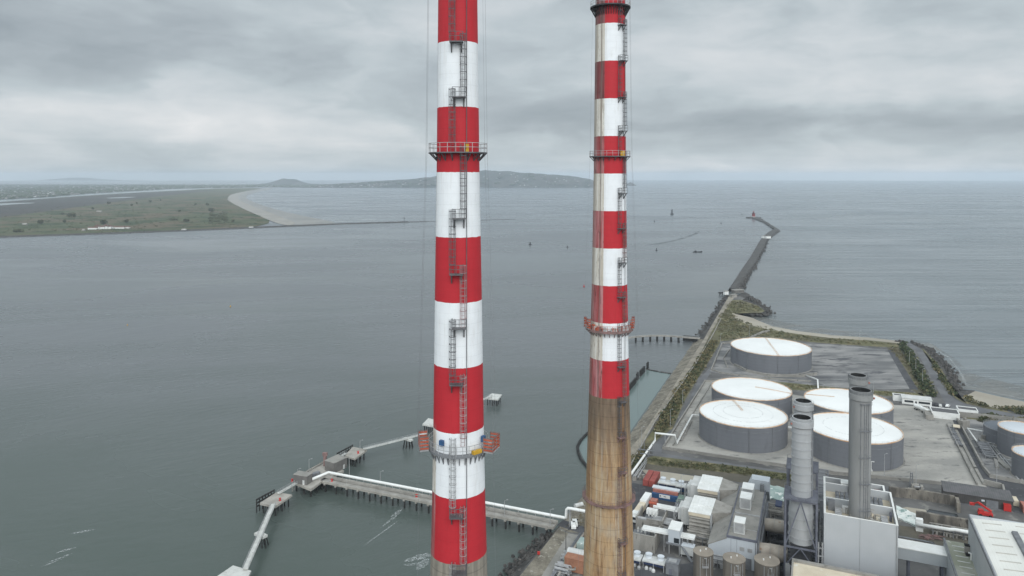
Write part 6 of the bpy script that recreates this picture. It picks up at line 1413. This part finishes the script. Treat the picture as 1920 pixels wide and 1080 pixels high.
def conc_stack(c_, zt, r, label, zb=28.9):
    t = thing('boiler_stack', (c_.x, c_.y, zb), label, 'exhaust stack', 'plain grey boiler stacks')
    mb = MB(); mb.lathe([(r, zb), (r, zt), (r - .3, zt)], c_, 48); mb.build('shaft', M['stack_conc'], t, False)
    mb = MB(); mb.lathe([(r - .31, zt - .02), (r - .31, zt - 1.2), (.01, zt - 1.2)], c_, 40); mb.build('flue', M['soot'], t)
    mb = MB(); mb.lathe([(r, zt - 3.4), (r + .45, zt - 3.1), (r + .45, zt - 1.3), (r + .02, zt - 1.2)], c_, 40); mb.build('collar', M['stack_conc'], t)
    mb = MB(); rr = r + .4
    for hh in (-.6, -.05): mb.tube([c_ + Vector((math.cos(6.283 * i / 32) * rr, math.sin(6.283 * i / 32) * rr, zt + hh)) for i in range(32)], .06, 4, True)
    for i in range(24): q = c_ + Vector((math.cos(6.283 * i / 24) * rr, math.sin(6.283 * i / 24) * rr, zt - 1.2)); mb.beam(q, q + Z * 1.2, .1)
    mb.build('railing', M['grey_steel'], t)
    P = lambda a, dr, z_: c_ + Vector((math.sin(a) * (r + dr), -math.cos(a) * (r + dr), z_))
    mb = MB()
    for a in (-.42, -.1, .12, .34): mb.beam(P(a, .1, zb), P(a, .1, zt - 4), .16)
    for z_ in [zb + 4 + i * 1.2 for i in range(int((zt - zb - 10) / 1.2))]: mb.beam(P(-.1, .12, z_), P(.12, .12, z_), .1)
    mb.build('ladder', M['grey_steel'], t)
    for z_ in [zb + 4.5 + i * 9.3 for i in range(int((zt - zb - 8) / 9.3) + 1)]:
        mb = MB(); mb.hexa([P(-.5, 0, z_), P(.5, 0, z_), P(.5, .9, z_), P(-.5, .9, z_)][::-1], [P(-.5, 0, z_ + .15), P(.5, 0, z_ + .15), P(.5, .9, z_ + .15), P(-.5, .9, z_ + .15)][::-1])
        mb.beam(P(-.5, .9, z_ + 1.1), P(.5, .9, z_ + 1.1), .07); mb.beam(P(-.5, .9, z_), P(-.5, .9, z_ + 1.1), .07); mb.beam(P(.5, .9, z_), P(.5, .9, z_ + 1.1), .07); mb.build('rest_platform', M['grey_steel'], t)
    mb = MB(); q = P(1.2, .7, zt - 2.6); mb.box(q, .5, .5, zt - 2.9, zt - 2.3); mb.build('warning_lamp', M['coral'], t)
S1 = at(o, 11.5, 7, 0); S2 = S1 + V * 20
conc_stack(S1, 74.9, 3.42, 'plain grey boiler stack in front, rising from the roof well'); conc_stack(S2, 74.9, 3.0, 'plain grey boiler stack behind the front one')
# --- beige roofed building in front
o = G(1486, 1047, 18); t = root('store_building', o, 4, 'low building with a cream roof at the bottom edge, before the boiler house', 'industrial building')
mb = MB(); mb.buv(o, 0, 52, -30, 0, 4, 17.2); mb.build('wall', M['clad_side'], t)
mb = MB(); mb.buv(o, .4, 51.6, -29.6, -1.2, 17.2, 17.4); mb.build('roof', M['cream'], t)
mb = MB(); mb.buv(o, -.15, 52.1, -1.2, .15, 17.2, 18.1); mb.buv(o, -.15, .4, -30, -1.2, 17.2, 18.0); mb.build('parapet', M['roof_grey'], t)
# --- conveyor bridge, mossy roofed annexe, big white roofed hall
o = G(1684.5, 1024.7, 22); t = root('link_bridge', o, 4, 'white roofed enclosed link bridge running right from the boiler house', 'bridge')
mb = MB(); mb.buv(o, -1, 15.6, 0, 6.2, 17.8, 21.7); mb.build('wall', M['clad_side'], t); mb = MB(); mb.buv(o, -1, 15.6, -.2, 6.4, 21.7, 22); mb.build('roof', M['white'], t)
for u in (3, 13): mb = MB(); mb.buv(o, u, u + .7, 1, 1.7, 4, 17.8); mb.buv(o, u, u + .7, 4.6, 5.3, 4, 17.8); mb.build('leg', M['blue_steel'], t)
oh = G(1816, 964.5, 36)
o = G(1769, 1010, 24); t = root('annexe', o, 4, 'grey clad annexe with mossy stained roof beside the tall hall', 'industrial building')
mb = MB(); mb.buv(o, 0, 7.4, -60, 0, 4, 23.6); mb.build('wall', M['clad_side'], t); mb = MB(); mb.buv(o, .45, 7.4, -60, -.3, 23.6, 23.85); mb.build('roof', M['roof_green'], t)
mb = MB(); mb.buv(o, -.1, .45, -60, .1, 23.6, 24.3); mb.build('gutter', M['grey_steel'], t)
q = at(o, 5.0, -8.6, 23.85); fl = thing('flue_unit', q, 'small sooty flue unit standing on the mossy roof', 'flue'); mb = MB(); mb.buv(q, 0, 1.4, 0, 1.4, 23.86, 26.6); mb.build('casing', M['hood'], fl); mb = MB(); mb.buv(q, -.1, 1.5, -.1, 1.5, 26.6, 26.9); mb.build('cap', M['soot'], fl); mb = MB(); mb.buv(q, .1, 1.3, -1.2, -.1, 23.86, 24.6); mb.build('fan_box', M['soot'], fl)
mb = MB(); q = at(o, 6.2, -12, 0); mb.tube([q + Z * 23.8, q + Z * 26, q + Z * 26.2 - U * .8], .25, 8); tag(mb.build('vent_pipe', M['white'], loc=(q.x, q.y, 23.8)), 'small white bent vent pipe on the mossy roof', 'vent pipe')
for v in (-4, -7.5, -11, -14.5, -18, -22): mb = MB(); mb.buv(o, 2, 5.6, v, v + .35, 23.85, 23.95); mb.build('rooflight', M['dull_white'], t)
o = oh; t = root('main_hall', o, 4, 'tall ribbed grey hall with white pitched roof and dark ridge vent at lower right', 'industrial hall'); HW = 40
mb = MB(); mb.buv(o, 0, HW, -90, 0, 4, 35); mb.add([at(o, 0, 0, 35), at(o, HW / 2, 0, 36.6), at(o, HW, 0, 35)], [[0, 2, 1]]); mb.build('wall', M['clad_side'], t)
mb = MB(); mb.hexa([at(o, .9, -90, 35.0), at(o, HW / 2, -90, 36.4), at(o, HW / 2, -.9, 36.4), at(o, .9, -.9, 35.0)], [at(o, .9, -90, 35.3), at(o, HW / 2, -90, 36.7), at(o, HW / 2, -.9, 36.7), at(o, .9, -.9, 35.3)])
mb.hexa([at(o, HW / 2, -90, 36.4), at(o, HW, -90, 35.0), at(o, HW, -.9, 35.0), at(o, HW / 2, -.9, 36.4)], [at(o, HW / 2, -90, 36.7), at(o, HW, -90, 35.3), at(o, HW, -.9, 35.3), at(o, HW / 2, -.9, 36.7)]); mb.build('roof', M['roof_white'], t)
mb = MB(); mb.buv(o, -.1, .25, -90, .1, 34.9, 36.0); mb.cur = 1; mb.buv(o, .25, .88, -90, -.9, 34.9, 35.2); mb.buv(o, .25, HW, -.88, .1, 35, 36.1); mb.build('gutter', [M['grey_steel'], M['clad']], t)
for i in range(14):
    v = -4.2 - i * 5.0
    for u0, u1, z0, z1 in ((3.2, 8.6, 35.47, 35.85), (12.4, 17.5, 36.12, 36.47)):
        mb = MB(); mb.hexa([at(o, u0, v, z0), at(o, u1, v, z1), at(o, u1, v + .5, z1), at(o, u0, v + .5, z0)], [at(o, u0, v, z0 + .1), at(o, u1, v, z1 + .1), at(o, u1, v + .5, z1 + .1), at(o, u0, v + .5, z0 + .1)]); mb.build('rooflight', M['rooflight'], t)
mb = MB(); mb.hexa([at(o, 10.1, -85, 35.8), at(o, 12.0, -85, 35.9), at(o, 12.0, -9, 35.9), at(o, 10.1, -9, 35.8)], [at(o, 10.3, -85, 36.7), at(o, 11.8, -85, 36.8), at(o, 11.8, -9, 36.8), at(o, 10.3, -9, 36.7)]); mb.build('ridge_vent', M['grey_steel'], t)
# --- basins and works between the boiler house and the lane
wall([(1670, 930), (1720, 935), (1793, 948), (1797, 960)], 'old stained concrete basin wall right of the boiler house', 4.2, 1.4, 'dirty_wall', zb=4, group='stained concrete basin walls')
wall([(1721, 978), (1822, 995)], 'stained concrete basin wall nearer the tall hall', 4.4, 1.4, 'dirty_wall', zb=4, group='stained concrete basin walls')
mb = MB(); P_ = PX([(1737, 960), (1742, 955), (1795, 964), (1800, 979), (1758, 972)], 4.0); mb.prism(P_, 4.0, 4.12); tag(mb.build('settling_basin', M['glass'], loc=(P_[0].x, P_[0].y, 4)), 'dark water-filled settling basin between the stained walls', 'basin')
pipes([[(1718, 983, 7.2), (1780, 993, 7.2), (1790, 993, 7.6), (1822, 999, 7.2)]], .75, 'thick white pipe along the stained basin wall', zb=4)
mb = MB(); q = G(1723.5, 995, 4); mb.box(q, 2.6, 2.0, 4, 9, ANG); tag(mb.build('valve_box', M['white'], loc=(q.x, q.y, 4)), 'white box at the left end of the thick white pipe', 'box')
def sheeting(px, zs2, label, mat):
    P_ = PX(px, 4.05); n = 9; A, B = [], []; mb = MB(); N = 7; vs = []
    for i in range(N + 1):
        for j in range(N + 1):
            q = P_[0].lerp(P_[1], i / N).lerp(P_[3].lerp(P_[2], i / N), j / N); z_ = lerp(zs2[0], zs2[1], j / N) + rf.uniform(-.25, .25); vs.append((q.x + rf.uniform(-.3, .3), q.y + rf.uniform(-.3, .3), z_))
    m0 = len(vs); vs += [(x, y, 3.9) for x, y, z in vs]
    fs = [[i * (N + 1) + j, (i + 1) * (N + 1) + j, (i + 1) * (N + 1) + j + 1, i * (N + 1) + j + 1] for i in range(N) for j in range(N)]
    bd = [i * (N + 1) for i in range(N + 1)] + [N * (N + 1) + j for j in range(1, N + 1)] + [i * (N + 1) + N for i in range(N - 1, -1, -1)] + [j for j in range(N - 1, 0, -1)]
    for a, b2_ in zip(bd, bd[1:] + bd[:1]): fs.append([a, b2_, m0 + b2_, m0 + a][::-1])
    mb.add(vs, fs); return tag(mb.build('sheeting', M[mat], loc=tuple(P_[0])), label, 'sheeting')
sheeting([(1437, 934), (1482, 943), (1484, 925), (1437, 917)], (4.4, 6.2), 'crumpled white and green sheeting between the hall and the steel stacks', 'tarp_green')
sheeting([(1684, 973), (1722, 990), (1728, 974), (1680, 954)], (4.6, 5.6), 'torn white sheeting on the ground right of the boiler house', 'tarp_white')
sheeting([(1530, 945), (1545, 950), (1545, 934), (1530, 930)], (4.4, 6), 'strip of white sheeting between the steel stacks and the boiler house', 'tarp_green')
gs('sand_patch', [(1682, 954), (1700, 951), (1735, 956), (1745, 966), (1728, 976), (1690, 968)], M['sand'], .045)
gs('works_yard', [(1686, 985), (1725, 990), (1815, 1000), (1815, 1030), (1686, 1012)], M['mud'], .03)
mb = MB()
for i in range(26): q = G(rf.uniform(1722, 1754), rf.uniform(1004, 1012), 4); mb.beam(q + Z * rf.uniform(.1, .8), q + U * rf.uniform(1, 4) + V * rf.uniform(-.6, .6) + Z * rf.uniform(.1, .9), .3)
tag(mb.build('scrap_heap', M['ladder_red'], loc=tuple(G(1738, 1008, 4))), 'rusty heap of scrap beams behind the link bridge', 'scrap heap')
o = G(1770, 938, 4); t = root('workshop', o, 4, 'long low dark brown workshop with sloping roof', 'industrial building')
mb = MB(); mb.hexa([at(o, 0, 0), at(o, 26, 0), at(o, 26, 7.5), at(o, 0, 7.5)], [at(o, 0, 0, 8.2), at(o, 26, 0, 8.2), at(o, 26, 7.5, 9.6), at(o, 0, 7.5, 9.6)]); mb.build('wall', M['dark_clad'], t)
mb = MB(); mb.hexa([at(o, -.3, -.4, 8.15), at(o, 26.3, -.4, 8.15), at(o, 26.3, 7.8, 9.65), at(o, -.3, 7.8, 9.65)], [at(o, -.3, -.4, 8.4), at(o, 26.3, -.4, 8.4), at(o, 26.3, 7.8, 9.9), at(o, -.3, 7.8, 9.9)]); mb.build('roof', M['roof_dark'], t)
mb = MB(); mb.buv(o, 16, 20.5, -.08, -.01, 4, 7.2); mb.build('roller_door', M['grey_steel'], t); mb = MB(); mb.buv(o, 14.2, 15.4, -.1, -.01, 6.2, 7.0); mb.build('sign_panel', M['tank_pale'], t)
cont('shipping_container', (1886, 954), 6, 2.6, 3.0, 'small red container right of the dark brown workshop', 'container', 'bright_red', ANG)
cont('shipping_container', (1922, 958), 6, 2.6, 3.0, 'orange container at the right edge of the photo', 'container', 'coral', ANG)
cont('cabin', (1900, 945), 5, 3, 2.6, 'cream cabin beside the red container at right', 'cabin', 'cream', ANG)
# red telescopic handler
q = G(1847, 968, 4.05); t = thing('boom_lift', (q.x, q.y, 4.05), 'bright red boom lift parked in the yard before the dark workshop', 'boom lift')
mb = MB(); mb.box(q, 5.4, 2.4, 4.8, 5.8, ANG); mb.box(q - U * 1.5, 1.8, 1.8, 5.8, 6.8, ANG); mb.build('chassis', M['bright_red'], t)
mb = MB(); mb.beam(q + U * 2.4 + V * .6 + Z * 2.2, q - U * 2.2 + V * 2.5 + Z * 4.6, .7, .7); mb.beam(q - U * 2.2 + V * 2.5 + Z * 4.6, q - U * 3.6 + V * 3.4 + Z * 3.4, .5, .5); mb.build('boom', M['bright_red'], t)
mb = MB(); mb.box(q - U * 4.2 + V * 3.8, 1.8, 1.0, 6.6, 7.6, ANG); mb.build('basket', M['bright_red'], t)
for su in (-1.8, 1.8):
    for sv in (-1.15, 1.15): c_ = q + U * su + V * sv; mb = MB(); mb.tube([c_ - V * .22 + Z * .6, c_ + V * .22 + Z * .6], .62, 12); mb.build('wheel', M['tyre'], t)
# equipment skid with a lattice mast
o = G(1704, 921, 4); t = root('pump_skid', o, 4, 'grey pump skid with a small lattice mast before the tank yard', 'pump skid')
mb = MB(); mb.buv(o, 0, 5, 0, 3, 4, 4.6); mb.buv(o, 1.5, 4.5, 3, 5.6, 4, 6.2); mb.buv(o, 5, 6, 1, 3.6, 4, 6.6); mb.build('base', M['concrete_wall'], t)
mb = MB()
for u, v in ((.8, 4), (2.2, 4), (2.2, 5.4), (.8, 5.4)): mb.beam(at(o, u, v, 4), at(o, 1.5 + (u - 1.5) * .5, 4.7 + (v - 4.7) * .5, 11), .2)
for i in range(5): z_ = 5 + i * 1.3; mb.beam(at(o, .9, 4.1, z_), at(o, 2.1, 5.2, z_ + 1.0), .14); mb.beam(at(o, 2.1, 4.1, z_), at(o, .9, 4.1, z_ + 1.0), .14)
mb.build('mast', M['grey_steel'], t); mb = MB(); mb.tube([at(o, 2.5, 2, 6), at(o, 5.5, 2, 6), at(o, 5.8, 3, 5)], .3, 8); mb.tube([at(o, 2.5, 2.8, 5.2), at(o, 6.5, 2.8, 5.2)], .25, 8); mb.build('pipework', M['galv'], t)
# gate house group by the approach road
def flat(px, u, dd, h, lab, wallm='white', roofm='roof_dark', name='gate_house', windows=True, pitched=False):
    o = G(*px, 4); t = root(name, o, 4, lab, 'building'); mb = MB(); mb.buv(o, 0, u, 0, dd, 4, 4 + h); mb.build('wall', M[wallm], t)
    mb = MB()
    if pitched: mb.hexa([at(o, -.3, -.4, 4 + h), at(o, u + .3, -.4, 4 + h), at(o, u + .3, dd + .3, 4.6 + h), at(o, -.3, dd + .3, 4.6 + h)], [at(o, -.3, -.4, 4.25 + h), at(o, u + .3, -.4, 4.25 + h), at(o, u + .3, dd + .3, 4.85 + h), at(o, -.3, dd + .3, 4.85 + h)])
    else: mb.buv(o, .4, u - .4, .4, dd - .4, 4 + h, 4.15 + h)
    mb.build('roof', M[roofm], t)
    if not pitched:
        mb = MB(); mb.buv(o, -.05, u + .05, -.05, .4, 4 + h, 4.5 + h); mb.buv(o, -.05, u + .05, dd - .4, dd + .05, 4 + h, 4.5 + h); mb.buv(o, -.05, .4, .4, dd - .4, 4 + h, 4.5 + h); mb.buv(o, u - .4, u + .05, .4, dd - .4, 4 + h, 4.5 + h); mb.build('parapet', M[wallm], t)
    if windows:
        for (a, b2_) in ((.08, .38), (.56, .94)): mb = MB(); mb.buv(o, u * a, u * b2_, -.06, -.01, 5.2, 6.5); mb.build('window', M['glass'], t)
        mb = MB(); mb.buv(o, u * .44, u * .5, -.06, -.01, 4.02, 6.3); mb.build('door', M['dark_steel'], t)
flat((1691.5, 756.5), 16.5, 6, 3.6, 'white site office with long dark windows and pale roof beyond the tanks', roofm='dull_white', pitched=True)
flat((1674.5, 751), 7, 5, 3.2, 'small white annexe left of the white site office', windows=False)
flat((1747, 783), 14.5, 10, 3.4, 'white walled building with dark sunken roof by the car park', windows=False)
flat((1796, 779), 10.5, 7, 3.6, 'white shed with dark roof strip right of the lane', windows=False, name='shed')
flat((1736, 786), 4, 9, 2.2, 'low grey plant room left of the dark roofed building', wallm='concrete_wall', roofm='concrete', windows=False, name='plant_room')
for k in range(1):
    q = G(1726, 771, 4.05); t = thing('tanker', (q.x, q.y, 4.05), 'white road tanker parked near the site office', 'lorry'); d_ = (U * .55 - V * .84).normalized(); a_ = Vector((-d_.y, d_.x, 0))
    mb = MB(); mb.tube([q - d_ * 4.5 + Z * 2.2, q + d_ * 3.5 + Z * 2.2], 1.25, 16); mb.build('tank', M['white'], t); mb = MB(); mb.box(q + d_ * 5.2, 2.3, 2.4, 4.7, 7.0, math.atan2(d_.y, d_.x)); mb.build('cab', M['white'], t)
    for s in (-3.6, -2.2, 2.6, 5.4):
        for w in (-1.05, 1.05): c_ = q + d_ * s + a_ * w; mb = MB(); mb.tube([c_ - a_ * .15 + Z * .5, c_ + a_ * .15 + Z * .5], .5, 10); mb.build('wheel', M['tyre'], t)
def car(px, mat, lab, rz):
    q = G(*px, 4.05); t = thing('car', (q.x, q.y, 4.05), lab, 'car', 'cars in the small car park'); a_ = Vector((math.cos(rz), math.sin(rz), 0)); b2_ = Vector((-a_.y, a_.x, 0))
    mb = MB(); mb.box(q, 4.3, 1.8, 4.35, 4.95, rz); c0 = [q + a_ * s + b2_ * w for s, w in ((-1.7, -.85), (1.2, -.85), (1.2, .85), (-1.7, .85))]; c1 = [q + a_ * s + b2_ * w for s, w in ((-1.2, -.7), (.5, -.7), (.5, .7), (-1.2, .7))]
    mb.hexa([p + Z * .9 for p in c0], [p + Z * 1.5 for p in c1]); mb.build('body', M[mat], t)
    mb = MB()
    mb.hexa([q + a_ * s + b2_ * w + Z * .98 for s, w in ((-1.55, -.87), (1.05, -.87), (1.05, .87), (-1.55, .87))], [q + a_ * s + b2_ * w + Z * 1.36 for s, w in ((-1.3, -.78), (.75, -.78), (.75, .78), (-1.3, .78))]); mb.build('window', M['glass'], t)
    for s in (-1.35, 1.35):
        for w in (-.82, .82): c_ = q + a_ * s + b2_ * w; mb = MB(); mb.tube([c_ - b2_ * .12 + Z * .32, c_ + b2_ * .12 + Z * .32], .34, 10); mb.build('wheel', M['tyre'], t)
car((1777, 762.5), 'white', 'white car at the end of the small car park by the lane', ANG + 1.2); car((1744, 758), 'galv', 'silver car in the small car park by the site office', ANG + 1.5); car((1755, 760.5), 'dark_steel', 'dark car in the small car park by the site office', ANG + 1.5); car((1763, 762), 'dull_white', 'pale car beside the dark car in the small car park', ANG + 1.5)
# lamp posts
for (x_, y_, h_, lab) in [(1705, 685, 11, 'lamp post on the hedge side of the approach road, farthest'), (1717, 698, 10, 'lamp post on the hedge side of the approach road, middle'), (1729.5, 721, 11, 'lamp post on the hedge side of the approach road, nearest'), (1257, 800, 10, 'lamp post on the verge left of the front left tank'), (1280, 758, 9, 'lamp post on the verge left of the rear left tank'),
                          (1351, 643, 8, 'lamp post at the left corner of the farthest tank yard'), (1405, 632, 10, 'lamp post in the grass behind the farthest tank'), (1203, 843, 12, 'lamp post by the gantry beside the far chimney'), (1868.7, 911, 15, 'tall lamp post beside the sunken lane'), (1277, 937, 11, 'lamp post left of the farther intake house'),
                          (1717.5, 916, 11, 'thin mast by the pump skid'), (1658, 898, 12, 'thin mast behind the boiler house'), (1543, 748, 9, 'lamp post between the two rear tanks'), (1612, 640, 9, 'thin pole on the far bank by the beach'), (1638, 735, 7, 'lamp post left of the white site office')]: lamp(x_, y_, h_, lab, zb=4)
q = G(1633, 884, 4); mb = MB(); mb.tube([q, q + Z * 5, q + Z * 5 + U * 1.5], .35, 8); mb.box(q, 1.4, 1.4, 4, 5, ANG); tag(mb.build('standpipe', M['dull_white'], loc=tuple(q)), 'white standpipe just behind the boiler house stack', 'pipe')
q = G(1197, 895, 4); mb = MB()
for i in range(10): p_ = q + Vector((rf.uniform(-4, 4), rf.uniform(-4, 4), 0)); mb.box(p_, rf.uniform(.8, 2), rf.uniform(.6, 1.5), 4, rf.uniform(4.5, 6), rf.random())
tag(mb.build('rubble_heap', M['concrete_wall'], loc=tuple(q)), 'pale rubble heap under the pipeline by the far chimney', 'rubble')

# pipe racks threading the works
def rack(p, u, v, h, label, n=60, seed=1, mats=('galv', 'grey_steel')):
    rr = random.Random(seed); o = G(*p, 4); t = root('pipe_rack', o, 4, label, 'pipe rack', 'pipe racks in the works')
    mb = MB()
    for a in [i * u / max(1, int(u / 3)) for i in range(int(u / 3) + 1)]:
        for b2_ in (0, v): mb.beam(at(o, a, b2_, 4), at(o, a, b2_, 4 + h), .22)
        for z_ in (4 + h * .5, 4 + h): mb.beam(at(o, a, 0, z_), at(o, a, v, z_), .2)
    for b2_ in (0, v): mb.beam(at(o, 0, b2_, 4 + h), at(o, u, b2_, 4 + h), .2)
    mb.build('frame', M[mats[0]], t)
    mb = MB()
    for i in range(max(4, int(v / .7))):
        for z_ in (4.2 + h * .5, 4.2 + h):
            if rr.random() < .75: b2_ = (i + .5) * .7; r_ = rr.choice((.1, .16, .24)); mb.tube([at(o, -rr.uniform(0, 1), b2_, z_), at(o, u * rr.uniform(.6, 1.05), b2_, z_), at(o, u * 1.05, b2_, z_ - rr.uniform(0, 2))], r_, 6)
    for i in range(n):
        q = at(o, rr.uniform(0, u), rr.uniform(0, v), 4); k = rr.random()
        if k < .5: mb.buv(q, 0, rr.uniform(.3, 1.4), 0, rr.uniform(.3, 1.2), 4, 4 + rr.uniform(.4, h * .8))
        elif k < .8: mb.beam(q, q + Z * rr.uniform(1, h), .12)
        else: mb.cyl(q, rr.uniform(.3, .7), 4, 4 + rr.uniform(.8, 2.4), 10)
    mb.build('pipework', M[mats[1]], t)
rack((1262, 985), 5, 12, 6, 'pipe rack standing left of the nearer intake house', 40, 1)
rack((1222, 1000), 8, 7, 4, 'pipe rack between the two concrete bays', 40, 2, ('hood', 'galv'))
rack((1288, 1022), 9, 7, 4, 'low pipe rack under the nearer intake house louvres', 50, 3, ('grey_steel', 'hood'))
rack((1440, 1012), 8, 5, 4, 'dark pipe rack between the two rusty exhaust ducts', 50, 4, ('dark_steel', 'ladder'))
rack((1436, 968), 7, 8, 2.5, 'low skid of pipes before the navy blue container', 40, 5, ('hood', 'concrete_wall'))
rack((1533, 985), 4, 26, 14, 'tall narrow pipe rack between the front steel stack and the boiler house', 60, 6, ('blue_steel', 'grey_steel'))
rack((1688, 1040), 12, 7, 4, 'shadowed pipe rack under the white link bridge', 50, 7, ('dark_steel', 'grey_steel'))
rack((1750, 1003), 14, 5, 2.6, 'low pipe rack along the stained wall beside the tall hall', 60, 8, ('grey_steel', 'hood'))
rack((1848, 860), 5, 22, 1.6, 'low pipe track between the lane and the right edge tanks', 60, 9, ('galv', 'grey_steel'))
rack((1330, 1062), 12, 5, 3, 'low pipe rack between the silos and the hall front', 50, 10, ('grey_steel', 'galv'))
rack((1268, 826), 3, 34, 1.0, 'low pipe track on the left of the front left tank', 40, 11, ('galv', 'hood'))
rack((1796, 838), 2.5, 30, .9, 'clutter of valves along the right side of the tank yard', 40, 12, ('dark_steel', 'grey_steel'))
rack((1040, 1078), 5, 14, 2.2, 'pipe rack on the quay below the far chimney', 40, 13, ('grey_steel', 'galv'))

o = G(1363, 1004, 15.3); t = next(q for q in bpy.data.objects if q.name == 'turbine_hall')
mb = MB(); mb.buv(o, 5.2, 8.8, -.1, -.02, 4.05, 8.2); mb.build('roller_door', M['grey_steel'], t)
mb = MB(); mb.buv(o, -5.6, -4.6, -.1, -.02, 4.05, 6.2); mb.build('door', M['blue_steel'], t)
for u in (4.6, 7.4): mb = MB(); mb.buv(o, u, u + 1.6, -.12, -.02, 10.6, 12.0); mb.build('louvre', M['galv'], t)
mb = MB(); mb.beam(at(o, 10.2, -.2, 4), at(o, 10.2, -.2, 14.8), .2); mb.build('down_pipe', M['grey_steel'], t)
o = G(1545, 962, 32); t = next(q for q in bpy.data.objects if q.name == 'boiler_house')
mb = MB(); mb.buv(o, 11.3, 11.38, -.05, -.01, 4, 31.9); mb.build('cladding_joint', M['grey_steel'], t)
mb = MB(); mb.beam(at(o, 22.5, -.2, 4), at(o, 22.5, -.2, 31.8), .22); mb.build('down_pipe', M['galv'], t)
